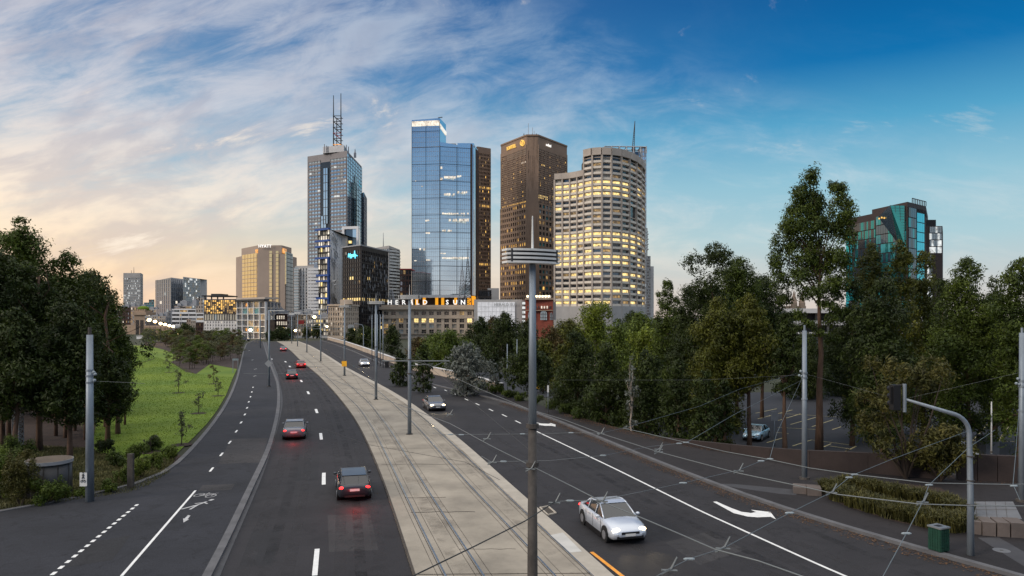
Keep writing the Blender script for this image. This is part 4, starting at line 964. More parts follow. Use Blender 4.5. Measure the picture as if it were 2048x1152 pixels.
# newspaper building
D = 420; b = bld('newspaper_building', 'long stone building with pilasters and big white letters along its roof', 856, D)
A, B = H2(765, D), H2(947, D-3); zt = hz(619, D)
core(b, [A, B, (B[0], D+40), (A[0], D+40)], zt, 'stone_warm', 'body')
z3 = hz(634, D)
facade(b, A, B, z3, zt, 1, 12, 'stone_warm', .42, .55, .7, (('dark_glass', 4), ('blind_pane', 3), ('lit_dim', .8)), single=True)
facade(b, A, B, 0, z3-.4, 3, 12, 'stone_warm', .40, .30, .9, (('dark_glass', 5), ('blind_pane', 3), ('pale_pane', 1), ('lit_dim', .8)), single=True, pick=lambda i, j: 'lit_yellow' if (i, j) in ((2, 4), (2, 5), (2, 6), (2, 11)) else None)
g = MB(); fr, Lh = frame(A, B); g.box(-1.5, Lh+1, -2, 2.0, zt, zt+1.6, 0, fr); g.box(-.8, Lh+.5, 0, 1.4, z3-.9, z3, 0, fr); g.box(-.5, Lh, -2, .8, zt+1.6, zt+2.6, 0, fr); g.build('cornice', 'stone_warm', b)
g = MB()
for k in range(7): hbox(g, 768+k*26, 776+k*26, 612.5, 614, D+4, 5)
g.build('roof_plant', 'conc_grey', b)
for ch, x in zip('HERALDSUN', (779.5, 793.5, 807.5, 822, 835.5, 850, 894.5, 910.5, 926)):
    g = MB(); xx = hx(x, D-2.2); zz_ = zt+2.6
    g.box(xx-.1, xx+.1, D-1.9, D-1.7, zz_-.6, zz_+.4); g.build('letter_post', 'metal_grey', b)
    text(ch, 'roof_letter', 'sign_white', b, (xx, D-2.2, zz_+.3), (1, 0, 0), 3.7, .2, .06)
# radio masts on its roof
def lattice(root, x, y, z0, z1, w0, w1, n, r=.12, m='metal_grey', nm='lattice'):
    g = MB(); P = []
    for i in range(n+1):
        f = i/n; w = w0+(w1-w0)*f; z = z0+(z1-z0)*f; P.append([(x-w, y-w, z), (x+w, y-w, z), (x+w, y+w, z), (x-w, y+w, z)])
    for k in range(4): g.tube([p[k] for p in P], r, 4)
    for i in range(n):
        for k in range(4):
            k2 = (k+1) % 4; g.tube([P[i][k], P[i+1][k2]], r*.6, 3); g.tube([P[i+1][k], P[i][k2]], r*.6, 3); g.tube([P[i+1][k], P[i+1][k2]], r*.6, 3)
    g.build(nm, m, root)
for x, y0, w, lb in ((777, 578, 2.6, 'lattice radio mast on the roof behind the letter H'), (922, 508, 2.6, 'slim lattice radio mast on the roof behind the letter U'), (933.5, 490, 2.4, 'tallest dark lattice radio mast, behind the roof letter N')):
    t_ = thing('radio_mast', lb, 'mast', (hx(x, D), D+10, zt), 'lattice masts on the newspaper building')
    lattice(t_, hx(x, D), D+10, zt, hz(y0+30 if y0 < 560 else y0, D), w, .5, 12, .13, 'metal_dark' if x > 930 else 'metal_grey')
    g = MB(); g.tube([(hx(x, D), D+10, hz(y0+30, D)), (hx(x, D), D+10, hz(y0, D))], [.3, .1], 5); g.build('mast_top', 'metal_dark', t_)
# small dark blocks between towers
D = 500; b = bld('roof_block', 'small dark glass block between the brown tower and the big faceted tower', 985, D)
core(b, [H2(957, D+3), H2(983, D), H2(983, D+12), H2(957, D+14)], hz(580, D), 'black_clad', 'body'); facade(b, H2(957, D+3), H2(983, D), 0, hz(580, D), 6, 7, 'black_clad', .2, .3, .3, (('dark_glass', 2), ('glass_grey', 1)))
core(b, [H2(975, D+20), H2(998, D+20), H2(998, D+32), H2(975, D+32)], hz(574, D), 'conc_grey', 'rear_block')
D = 400; b = bld('screen_building', 'grey building with a large white lit mesh screen facade', 1005, D)
A, B, C = H2(956, D), H2(1044, D), H2(1056, D+9); zt = hz(599, D)
core(b, [H2(948, D), C, H2(1056, D+25), H2(948, D+25)] if False else [H2(948, D), B, C, H2(1056, D+30), H2(948, D+30)], zt, 'conc_grey', 'body')
mat('mesh_panel', (.55, .55, .56), .5, var=.25, scale=.7, emit=(.75, .76, .8), es=.22)
for i in range(6):
    for j in range(10):
        g = MB(); w = (hx(1030, D)-hx(955, D))/10; x0 = hx(955, D)+j*w; h = (hz(604, D)-2)/6; z0_ = 2+i*h; g.box(x0+.06, x0+w-.06, D-.5, D-.2, z0_+.08, z0_+h-.08); g.build('mesh_panel', 'mesh_panel', b)
text('HERALD SUN', 'faint_lettering', 'conc_grey', b, (hx(1012, D), D-.62, hz(612, D)), (1, 0, 0), 2.2, .05)
for k in range(7):
    g = MB(); fr, Lh = frame(B, C); z = 2+k*2.5; g.box(.2, Lh, .05, .8, z, z+1.3, 0, fr); g.build('louvre', 'lit_cool', b)
# red brick hall
D = 395; b = bld('brick_hall', 'red brick hall with arched windows and a bright floodlit roof terrace', 1080, D)
A, B = H2(1051, D), H2(1106, D-2); zt = hz(597, D)
core(b, [A, B, (B[0], D+30), (A[0], D+30)], zt, 'brick_red', 'body')
for k in range(3):
    xc = (1060, 1087, 1102)[k]; w = (2.2, 3.6, 1.4)[k]; x = hx(xc, D); g = MB(); zb_ = hz(640, D); zs = hz(628, D)
    pts = [(x-w/2, zb_), (x+w/2, zb_)] + [(x+w/2*cos(a), zs+w/2*sin(a)) for a in [pi*q/8 for q in range(9)]]
    g.poly([(px_, D-2.35, z) for px_, z in pts]); h = MB()
    g.build('arched_window', 'pale_pane', b)
    for q in range(1, 4): h.box(x-w/2+w*q/4-.06, x-w/2+w*q/4+.06, D-2.45, D-2.36, zb_, zs+w*.3)
    h.box(x-w/2, x+w/2, D-2.46, D-2.37, zs-.1, zs+.1); h.box(x-w/2, x+w/2, D-2.46, D-2.37, zs-2.1, zs-1.9); h.build('window_bars', 'brick_dark', b)
for k in range(9): g = MB(); hbox(g, 1054+k*5.6, 1056.6+k*5.6, 612, 617, D-2.3, .4); g.build('window', 'lit_white' if k in (5, 6, 7) else 'dark_glass', b)
g = MB(); hbox(g, 1050, 1107, 596, 599.5, D-3, 3); hbox(g, 1050.5, 1106.5, 620, 621.5, D-2.7, 2); g.build('cornice', 'stone_brown', b)
for k in range(8): g = MB(); x = hx(1055+k*6, D); g.box(x-.3, x+.3, D-1.4, D-.8, zt+.8, zt+1.6); g.build('floodlight', 'lamp_warm', b)
g = MB(); hbox(g, 1053, 1102, 590.5, 596, D+3, 6); g.build('terrace_wall', 'conc_pale', b)
g = MB(); hbox(g, 1106, 1112, 604, 640, D, 18); g.build('side_pier', 'conc_grey', b)
# ---------------- faceted brown hotel tower
D = 600; b = bld('faceted_tower', 'large brown faceted concrete tower with a chamfered corner and dim gold lettering', 1068, D)
k_ = 362/342.; A, B, C, E_ = H2(1002, D*k_), H2(1053, D), H2(1076, D), H2(1134, D*362/340.)
zt = hz(272, D)
core(b, [A, B, C, E_, (E_[0]-20, D+110), (A[0]+20, D+110)], zt, 'conc_brown', 'body')
zmid = hz(405, D)
def pkA(i, j):
    if i >= 27: return 'pale_pane' if j > 3 else None
    return None
low = (('dark_glass', 10), ('lit_gold', .8), ('lit_dim', 2)); up_ = (('dark_glass', 12), ('blind_pane', 1.2), ('lit_gold', .35), ('lit_dim', .9))
facade(b, A, B, zmid, zt-7, 26, 20, 'conc_brown', .38, .30, .5, up_, pick=lambda i, j: ('lit_gold' if R.random() < .8 else None) if i == 0 else ('lit_white' if (i == 19 and j > 15) else ('blind_pane' if i > 22 and j > 4 else None)), head=3)
facade(b, A, B, 0, zmid-.3, 23, 12, 'conc_brown', .38, .42, 1.0, low, pick=lambda i, j: ('lit_gold' if R.random() < .75 else None) if i in (22, 15, 11, 10, 8) else None)
facade(b, C, E_, zmid, zt-7, 26, 22, 'conc_brown', .38, .30, .5, up_, pick=lambda i, j: ('lit_yellow' if R.random() < .85 else None) if (i in (2, 3) and j < 7) or (i == 18 and 1 < j < 5) else ('blind_pane' if i > 24 and R.random() < .5 else None), head=3)
facade(b, C, E_, 0, zmid-.3, 23, 9, 'conc_brown', .30, .40, .8, (('dark_glass', 5), ('teal_pane', 3), ('pale_pane', 1), ('lit_gold', .8), ('lit_dim', .8)), pick=lambda i, j: 'glass_blue' if i in (21, 22) and 1 < j < 6 else None)
g = MB(); g.prism([(A[0]-.4, A[1]-.3), (B[0]-.2, B[1]-.8), (C[0]+.2, C[1]-.8), (E_[0]+.4, E_[1]-.3), (E_[0], E_[1]+4), (C[0], C[1]+4), (B[0], B[1]+4), (A[0], A[1]+4)], zt, zt+1.2); g.build('roof_edge', 'conc_brown', b)
fr, Lh = frame(A, B); U = fr[1]; n = fr[2]
text('SOFITEL', 'lettering', 'sign_gold', b, (A[0]+U[0]*Lh*.45+n[0]*.9, A[1]+U[1]*Lh*.45+n[1]*.9, zt-6.2), U, 4.2, .2, .02)
g = MB(); o = (A[0]+U[0]*Lh*.88+n[0]*1.0, A[1]+U[1]*Lh*.88+n[1]*1.0)
for cx, cz in ((-1.0, .5), (1.0, -.3)):
    P = [(o[0]+U[0]*(cx+2.1*cos(2*pi*q/14)), o[1]+U[1]*(cx+2.1*cos(2*pi*q/14)), zt-5+cz+2.1*sin(2*pi*q/14)) for q in range(15)]; g.tube(P, .35, 4)
g.build('sign_emblem', 'sign_gold', b)
fr, Lh = frame(C, E_); U = fr[1]; n = fr[2]; text('sofitel', 'lettering', 'sign_white', b, (C[0]+U[0]*Lh*.32+n[0]*.9, C[1]+U[1]*Lh*.32+n[1]*.9, zt-6), U, 3.4, .2)
for x in (1048, 1065, 1073): g = MB(); g.cyl(hx(x, D), D+4, zt, zt+3, .35, n=5); g.build('antenna', 'metal_dark', b)
g = MB()
for q in range(60): x = R.uniform(1055, 1074); z = R.uniform(8, zt-8); g.box(hx(x, D), hx(x, D)+.25, D-.12, D+.05, z, z+R.uniform(6, 22))
g.build('concrete_ribs', 'conc_tan' if False else 'conc_brown', b)
# ---------------- curved tower
D = 500; K = 286*D
b = bld('curved_tower', 'S-curved concrete office tower with ribbon windows, many floors lit yellow', 1200, D)
cp = [(1110, 274), (1126, 275), (1142, 276.5), (1157, 279), (1170, 282), (1185, 285), (1203, 286), (1221, 285.4), (1240, 283), (1256, 279), (1270, 273), (1280, 266), (1286, 258)]
pt = [H2(x, K/h) for x, h in cp]; nb = len(pt)-1
zt = hz(348, D); NF = 23; z0_ = hz(612, D); fh = (zt-z0_)/NF; ztH = hz(310, D); nH = 3
back = [(pt[-1][0]+1, pt[-1][1]+30), (pt[0][0], pt[0][1]+30)]
g = MB(); g.prism(pt + back, -3, zt, 0, 1); g.build('core', ['dark_glass', 'roof_dark'], b)
g = MB(); g.prism(pt[4:] + [back[0], (pt[4][0], pt[4][1]+25)], zt, ztH, 0, 1); g.build('upper_core', ['dark_glass', 'roof_dark'], b)
litrows = {21: 1, 20: 1, 19: 1, 12: 1, 11: .9, 10: .75, 9: .9, 8: 1, 7: .9, 5: .5, 2: .8, 0: .85, 1: .3, 22: .1}
def fr_at(i): return frame(pt[i], pt[i+1])
for k in range(NF+nH):
    za = z0_+k*fh; g = MB(); w = MB(); s = MB(); st = 4 if k >= NF else 0
    for i in range(st, nb):
        fr, Lh = fr_at(i); o, u, n = fr
        pr = litrows.get(k, .04); pr = pr*(1 if i < 9 else .55)
        if k == 9 and i > 4: pr = .4
        if k == 5 and i < 5: pr = .25
        mi = WI['lit_yellow'] if R.random() < pr else rpick((('dark_glass', 6), ('glass_dark', 2), ('blind_pane', 1), ('lit_dim', 1.2)))
        if (i == 9 and k in (15, 16, 17)): mi = WI['dark_glass']
        w.quad((o[0]+n[0]*.1, o[1]+n[1]*.1, za+fh*.42), (o[0]+u[0]*Lh+n[0]*.1, o[1]+u[1]*Lh+n[1]*.1, za+fh*.42), (o[0]+u[0]*Lh+n[0]*.1, o[1]+u[1]*Lh+n[1]*.1, za+fh), (o[0]+n[0]*.1, o[1]+n[1]*.1, za+fh), mi)
        if not (i == 9 and k in (16, 17)):
            s.box(0, Lh, .02, 1.3, za+fh*.0, za+fh*.40, 0, fr); s.box(0, Lh, .02, .7, za+fh*.86, za+fh*.99, 1, fr)
    w.build('window_row', WIN, b); s.build('balcony_band', ['conc_cream', 'conc_warm'], b)
for i, p in enumerate(pt):
    q = pt[min(i, nb-1)], pt[min(i+1, nb)]; fr, _l = frame(q[0], q[1]) if i < nb else frame(pt[nb-1], pt[nb]); o = p
    g = MB(); g.box(-.55, .55, 0, 1.75, -3, (ztH if i >= 4 else zt), 0, (o, fr[1], fr[2])); g.build('pier', 'conc_warm', b)
g = MB(); g1 = MB(); g2 = MB()
for i in range(nb):
    fr, Lh = fr_at(i); g.box(-.05, Lh+.05, 0, 1.9, -3, z0_-.02, 0, fr)
    (g2 if i >= 4 else g1).box(-.05, Lh+.05, -.5, 1.95, (ztH if i >= 4 else zt)+.01, (ztH if i >= 4 else zt)+(4.2 if i < 4 else 5.0), 0, fr)
g.build('podium', 'conc_grey', b); g1.build('parapet', 'conc_warm', b); g2.build('parapet', 'conc_warm', b)
g = MB(); g.prism([H2(1180, D+12), H2(1203, D+8), H2(1230, D+8), H2(1252, D+14), H2(1256, D+30), H2(1180, D+30)], ztH, hz(303, D+8), 0, 1); g.build('drum_penthouse', ['conc_warm', 'roof_dark'], b)
g = MB(); g.cyl(hx(1211, D), D+10, hz(306, D), hz(295, D), 1.5, 1.5, 12); g.cyl(hx(1211, D), D+10, hz(295, D), hz(293, D), 2, 2, 12); g.build('vent_stack', 'conc_warm', b)
g = MB(); g.prism([pt[-1], (hx(1296, D+32), D+58), (hx(1290, D+32), D+80), (pt[-1][0]-6, D+60)], -3, hz(345, D)); g.build('end_wall', 'conc_warm', b)
g = MB()
for i in range(30): g.box(hx(1291, D+52), hx(1293, D+52), D+40, D+46, 6+i*3, 7.6+i*3)
# glass tower with a crane behind it
D = 620; b = bld('glass_tower', 'blue glass tower top with open steel frames rising behind the curved tower', 1270, D)
zt = hz(297, D); core(b, [H2(1236, D), H2(1291, D), H2(1293, D+30), H2(1236, D+30)], hz(303, D), 'glass_blue', 'body')
facade(b, H2(1236, D), H2(1286, D), 60, hz(303, D), 5, 6, 'metal_grey', .12, .06, .6, (('glass_blue', 2), ('glass_dark', 1)))
g = MB(); z = hz(295, D)
g.tube([(hx(1208, D), D-4, z), (hx(1292, D), D-2, z)], .5, 4); g.tube([(hx(1208, D), D+10, z+.5), (hx(1292, D), D+10, z)], .5, 4)
for x in (1208, 1222, 1238, 1252, 1266, 1280, 1291): g.tube([(hx(x, D), D-4, z), (hx(x, D), D-4, z-6)], .45, 4); g.tube([(hx(x, D), D-4, z), (hx(x, D), D+10, z)], .35, 4)
g.build('roof_frame', 'metal_grey', b)
g = MB(); g.box(hx(1281, D), hx(1292.3, D), D-1, D+20, 0, hz(294, D)); g.build('side_fin', 'metal_grey', b)
facade(b, H2(1281, D-1.2), H2(1292.3, D-1.2), 10, hz(296, D), 40, 3, 'metal_grey', .3, .3, .2, (('glass_blue', 1), ('pale_pane', 1)))
t_ = thing('tower_crane', 'thin luffing crane with its jib raised almost upright on a tower roof', 'crane', (hx(1270, D), D+8, zt))
g = MB(); g.box(hx(1268, D), hx(1273, D), D+6, D+10, zt-2, zt+3); g.build('cab', 'metal_dark', t_)
g = MB(); a = Vector((hx(1269.5, D), D+8, zt+2)); c = Vector((hx(1273, D), D+8, hz(237, D)))
for dx in (-.9, .9): g.tube([a+Vector((dx, 0, 0)), c], .28, 4)
for k in range(14): f = k/14.; p = a+(c-a)*f; q = a+(c-a)*(f+1/14.); w = .9*(1-f); g.tube([p+Vector((-w, 0, 0)), q+Vector((w, 0, 0))], .18, 3)
g.build('jib', 'metal_dark', t_)
D = 700; b = bld('slab_tower', 'narrow grey tower with stepped balconies at the right edge of the curved tower', 1300, D)
core(b, [H2(1288, D), H2(1301, D), H2(1301, D+20), H2(1288, D+20)], hz(512, D), 'conc_grey', 'body'); core(b, [H2(1301, D+4), H2(1307.5, D+4), H2(1307.5, D+20), H2(1301, D+20)], hz(532, D), 'conc_pale', 'side_wing')
facade(b, H2(1288, D), H2(1301, D), 0, hz(512, D), 24, 5, 'conc_grey', .4, .5, .3, (('dark_glass', 2), ('pale_pane', 1)))
for k in range(8): g = MB(); z = hz(500-k*5, D); g.box(hx(1292, D), hx(1296.5-(k % 2), D), D-2, D+2, z, z+1.2); g.build('balcony', 'conc_pale', b)
g = MB(); g.box(hx(1291, D), hx(1295, D), D, D+12, hz(512, D), hz(456, D)); g.build('lift_core', 'conc_grey', b)
# ---------------- black and cyan glass building on the right
D = 250; b = bld('black_glass_building', 'black building with slanted faceted glass and cyan window columns above the right trees', 1790, D)
pA, pB, pC, pD = H2(1692, D+26), H2(1744, D+12), H2(1815, D-6), H2(1852, D+4)
core(b, [pA, pC, pD, H2(1856, D+30), H2(1696, D+50)], hz(428, D+12), 'brown_clad', 'body')
core(b, [pB, pC, pD, H2(1856, D+30), H2(1748, D+40)], hz(403.5, D-6), 'brown_clad', 'upper_block', z0=hz(430, D))
def cell(P, Q, f0, f1, y0, y1, m, nm='window', dd=.3, cols=1, fl=None):
    fr, Lh = frame(P, Q); d0 = (P[1]+Q[1])/2; g = MB(); za, zb_ = hz(y1, d0), hz(y0, d0)
    nfl = fl or max(1, round((zb_-za)/3.4))
    for i in range(nfl):
        for j in range(cols):
            x0 = Lh*(f0+(f1-f0)*j/cols)+.05; x1 = Lh*(f0+(f1-f0)*(j+1)/cols)-.05; h = (zb_-za)/nfl
            mi = m if isinstance(m, str) else m(i, j)
            g.box(x0, x1, 0, dd, za+i*h+.18, za+(i+1)*h-.12, WI[mi], fr)
    return g.build(nm, WIN, b)
rg = lambda t: (lambda i, j: WIN[rpick(t)])
cell(pA, pC, .01, .12, 462, 640, rg((('glass_cyan', 6), ('dark_glass', 2))), 'cyan_window_column', cols=4)
cell(pA, pC, .13, .52, 440, 640, rg((('dark_glass', 6), ('glass_green', 3), ('glass_dark', 2), ('teal_pane', 1))), 'glass_wall', cols=16)
cell(pA, pC, .53, .985, 434, 640, rg((('glass_green', 5), ('glass_dark', 3), ('teal_pane', 2))), 'glass_wall', cols=12)
cell(pC, pD, .03, .42, 418, 640, rg((('glass_dark', 4), ('glass_green', 2), ('dark_glass', 2))), 'glass_wall', cols=4)
cell(pC, pD, .46, .86, 425, 640, 'glass_cyan', 'cyan_window_column', cols=4)
fr, Lh = frame(pA, pC); d0 = D+1; g = MB()
def fp(px, y, dd):
    f = (px-1692)/123.; return (fr[0][0]+fr[1][0]*Lh*f+fr[2][0]*dd, fr[0][1]+fr[1][1]*Lh*f+fr[2][1]*dd, hz(y, D+26-32*f))
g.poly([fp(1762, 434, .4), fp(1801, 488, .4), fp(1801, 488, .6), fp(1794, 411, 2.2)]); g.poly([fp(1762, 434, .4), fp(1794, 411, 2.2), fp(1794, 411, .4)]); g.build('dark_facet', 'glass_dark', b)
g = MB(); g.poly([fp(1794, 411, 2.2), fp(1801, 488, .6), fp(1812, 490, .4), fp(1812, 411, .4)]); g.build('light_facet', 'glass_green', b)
g = MB(); q1, q2, q3, q4 = (Vector(v) for v in (fp(1794, 411, 2.28), fp(1801, 488, .68), fp(1812, 490, .5), fp(1812, 411, .5)))
for k in range(14): f = k/14.; g.tube([q1.lerp(q2, f), q4.lerp(q3, f)], .06, 3)
for f in (0, .33, .66, 1): g.tube([q1.lerp(q4, f), q2.lerp(q3, f)], .06, 3)
g.build('facet_mullions', 'metal_dark', b)
for x, y in ((1768, 436), (1773, 434), (1778, 435)): g = MB(); p_ = fp(x, y, 1.5); g.box(p_[0], p_[0]+.45, p_[1]-.2, p_[1], p_[2]-.5, p_[2]); g.build('lit_window', 'lit_gold', b)
g = MB()
for k in range(9): f = k/8.; p_ = Vector((*pC, 0)).lerp(Vector((*pD, 0)), .25+.75*f); g.box(p_.x-.1, p_.x+.1, p_.y-.1, p_.y+.1, hz(403.5, D-6), hz(403.5, D-6)+1.6)
p_, q_ = Vector((*pC, 0)).lerp(Vector((*pD, 0)), .25), Vector((*pD, 0)); z = hz(403.5, D-6)+1.6; g.tube([(p_.x, p_.y, z), (q_.x, q_.y, z)], .15, 4); g.build('roof_screen', 'metal_dark', b)
D2 = D+6; core(b, [H2(1852, D2), H2(1885, D2), H2(1886, D2+20), H2(1852, D2+20)], hz(452, D2), 'brown_clad', 'side_wing')
core(b, [H2(1853, D2+2), H2(1872, D2+2), H2(1872, D2+18), H2(1853, D2+18)], hz(438, D2), 'black_clad', 'plant_box')
cell(H2(1858, D2), H2(1883, D2), .02, .98, 453, 507, rg((('pale_pane', 3), ('lit_cool', 2))), 'pale_window_column', cols=6, fl=4)
cell(H2(1853, D2), H2(1864, D2), .1, .98, 509, 610, rg((('pale_pane', 3), ('lit_cool', 1))), 'pale_window_column', cols=3)
# ---------------- pale stadium-like building seen through the right trees
D = 190; b = bld('terraced_building', 'long pale building with stacked open decks seen through the right trees', 1700, D)
for y0, y1, x0, x1, dd in ((617, 626, 1560, 1690, 0), (641, 650, 1560, 1860, 2), (665, 668, 1500, 1880, 0), (700, 740, 1790, 2048, 4)):
    g = MB(); hbox(g, x0, x1, y0, y1, D+dd, 8); g.build('deck', 'conc_pale', b)
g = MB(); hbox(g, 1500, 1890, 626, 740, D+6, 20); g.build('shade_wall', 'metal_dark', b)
g = MB()
for x in range(1505, 1890, 24): g.cyl(hx(x, D), D+5, LOW-.5, hz(626, D), .35, n=8)
g.build('column_row', 'conc_grey', b); LAST[0]['kind'] = 'stuff'
b = thing('cathedral', 'distant cathedral with pointed spires glimpsed through the tall gum tree', 'church', (hx(1600, 620), 620, 0))
D = 620
for x, y0 in ((1588, 580), (1604, 584)):
    g = MB(); g.tube([(hx(x, D), D, 0), (hx(x, D), D, hz(606, D)), (hx(x, D), D, hz(y0, D))], [3.2, 2.8, .1], 8); g.build('spire', 'stone_brown', b)
g = MB(); hbox(g, 1580, 1612, 612, 640, D, 20); g.build('nave', 'stone_brown', b)
b = thing('church_spire', 'thin pointed brown spire rising behind the left trees', 'church', (hx(190, 700), 700, 0)); D = 700
g = MB(); g.tube([(hx(190, D), D, 0), (hx(190, D), D, hz(590, D)), (hx(190, D), D, hz(562, D))], [3.5, 2.6, .1], 8); g.build('spire', 'stone_brown', b)
g = MB(); g.box(hx(186, D), hx(194, D), D-3, D+6, 0, hz(600, D)); g.build('tower', 'stone_brown', b)
# ------------------------------------------------------------------ poles, lamps, wires
mat('galv', (.21, .245, .28), .5, metal=.35, var=.22, scale=3, stretch=(1, 1, .25))
mat('galv_dark', (.055, .048, .042), .75, var=.35, scale=4)
mat('slat_white', (.62, .62, .60), .5, var=.1)
mat('slat_dark', (.04, .04, .042), .6)
mat('wire_pale', (.15, .165, .17), .45, metal=.3, var=.1)
mat('wire_dark', (.03, .03, .03), .6)
mat('insulator', (.24, .28, .30), .3, var=.1)
mat('bin_green', (.008, .045, .028), .55, var=.25, scale=4)
mat('black_plastic', (.008, .008, .009), .5)
mat('stainless', (.55, .56, .56), .3, metal=.8)
mat('sign_yellow', (.85, .42, .02), .6, var=.1)
mat('sign_green', (.05, .25, .10), .5, emit=(.2, .8, .45), es=.25, var=0)
mat('timber_weathered', (.11, .085, .065), .8, var=.3, scale=3, stretch=(6, .6, 1))
def pole(name, label, px, pb, H, r0, r1, z0=0., group=None, cat='pole', m='galv', dark=0., d=None):
    x, y, _ = gp(px, pb, z0) if d is None else (hx(px, d), d, 0)
    t_ = thing(name, label, cat, (x, y, z0), group); g = MB()
    if dark:
        rd = r0+(r1-r0)*dark/H; g.tube([(x, y, z0-.1), (x, y, z0+dark)], [r0, rd], 14); g.build('pole_base', 'galv_dark', t_, True); g = MB(); g.tube([(x, y, z0+dark), (x, y, z0+H)], [rd, r1], 14); g.build('shaft', m, t_, True)
    else:
        g.tube([(x, y, z0-.1), (x, y, z0+H)], [r0, r1], 14); g.build('shaft', m, t_, True)
        g = MB(); g.cyl(x, y, z0, z0+.12, r0*1.8, r0*1.7, 12); g.build('base_plate', 'galv_dark', t_)
    return t_, x, y
def lamp_head(t_, x, y, z, w, ang, spike=.9, s=1.):
    u = (cos(ang), sin(ang)); n = (-u[1], u[0])
    for k in range(4):
        g = MB(); zz = z+k*.095*s
        for q in range(8):
            a0, a1 = -w/2+w*q/8, -w/2+w*(q+1)/8; f = lambda a: 0.
            P = []
            for a in (a0, a1):
                for dn in (-.16*s, .16*s): dn -= .16*s*(1-(a/(w/2))**2)-.08*s; P.append((x+u[0]*a+n[0]*dn, y+u[1]*a+n[1]*dn, zz+f(a)))
            h = .05*s; V8 = P + [(p[0], p[1], p[2]+h) for p in P]; k0 = len(g.v); g.v += V8
            for fc in ((0, 1, 3, 2), (4, 6, 7, 5), (0, 4, 5, 1), (2, 3, 7, 6), (0, 2, 6, 4), (1, 5, 7, 3)): g.f.append(tuple(k0+i for i in fc)); g.m.append(0)
        g.build('louvre', 'slat_white', t_)
    g = MB(); fr = ((x, y), u, n); g.box(-w/2+.08, w/2-.08, -.13*s, .10*s, z+.03, z+.33*s, 0, fr); g.build('lamp_housing', 'slat_dark', t_)
    if spike: g = MB(); g.tube([(x, y, z+.3*s), (x, y, z+.42*s+spike)], [.03, .014], 8); g.build('spike', 'slat_white', t_)
TG = 'tram wire poles along the reservation'
def collar(t_, x, y, z, r, m='galv_dark', nm='clamp'): g = MB(); g.cyl(x, y, z-.05, z+.05, r+.03, n=12); g.build(nm, m, t_)
# nearest
t_, x, y = pole('tram_pole', 'nearest tram pole, tall, dark at its foot and carrying a striped louvred lamp', 1065, 1487, 11.3, .15, .075, group=TG, dark=7.45, d=17.)
lamp_head(t_, x, y, 11.25, 1.36, radians(24), .70)
for zz in (6.55, 7.45, 3.0): collar(t_, x, y, zz, .12)
for px, pb, hy, w, lb in ((819, 870, 597, 1.9, 'second tram pole from the viewer, with striped lamp and long side arm'), (752, 800, 607, 2.0, 'tram pole with striped lamp standing just left of five thin flagpoles'),
        (689, 752, 614, 2.0, 'tram pole carrying a small square yellow sign'), (641.5, 723, 620, 2.0, 'tram pole in front of the blue balconied apartments, fifth along the tracks'),
        (613.7, 705, 624, 2.0, 'sixth tram pole along the tracks, in front of the finned apartments'), (595, 693, 627, 2.0, 'seventh tram pole along the tracks near the road bend'), (583.4, 687, 629, 2.0, 'farthest tram pole at the road bend')):
    dd = CH*F/(pb-HZ); Hh = CH+(HZ-hy)*dd/F
    t_, x, y = pole('tram_pole', lb, px, pb, Hh, .17, .11, group=TG); 
    if pb > 700: lamp_head(t_, x, y, Hh-.05, w, radians(-4), .8)
    else: g = MB(); g.box(x-1, x+1, y-.3, y+.3, Hh-.05, Hh+.4); g.build('lamp', 'slat_white', t_)
    for zz in (6.4, 5.2): collar(t_, x, y, zz, .14)
    if px == 819:
        g = MB(); z = CH-(722-HZ)*y/F; g.tube([(hx(765, y), y, z), (x, y, z), (hx(899, y), y, z)], .06, 6)
        g.tube([(hx(819, y), y, z-.4), (hx(866, y), y, z-.25), (hx(866, y), y, z+.2)], .03, 4); g.tube([(hx(866, y), y, z-.5), (hx(888, y), y, z-.05)], .03, 4); g.build('arm', 'wire_pale', t_)
    if px == 689: g = MB(); z = CH-(728-HZ)*y/F; g.box(x-.42, x+.42, y-.24, y-.19, z-.4, z+.5); g.build('yellow_sign', 'sign_yellow', t_)
    if px in (613.7, 641.5, 595): g = MB(); z = 7.3 if px > 600 else 6.8; g.box(x-3.2, x+4.5, y-.05, y+.05, z, z+.12); g.build('arm', 'wire_pale', t_)
# left carriageway poles
t_, x, y = pole('tall_pole', 'white pole with a diamond sign plate between path and left carriageway', 538, 773, hz(622, CH*F/139), .15, .10, .15, 'poles beside the left carriageway')
g = MB(); z = CH-(727-HZ)*y/F; s_ = .55; g.poly([(x-s_, y-.2, z), (x, y-.2, z-s_), (x+s_, y-.2, z), (x, y-.2, z+s_)]); g.poly([(x-s_, y-.17, z), (x, y-.17, z+s_), (x+s_, y-.17, z), (x, y-.17, z-s_)]); g.build('sign_plate', 'metal_grey', t_)
g = MB(); g.box(x-.1, x+2.2, y-.05, y+.05, hz(622, y), hz(622, y)+.1); g.build('arm', 'slat_white', t_)
pole('tall_pole', 'farther white pole beside the left carriageway near the road bend', 520.6, 696, hz(629, CH*F/62), .17, .12, .15, 'poles beside the left carriageway')
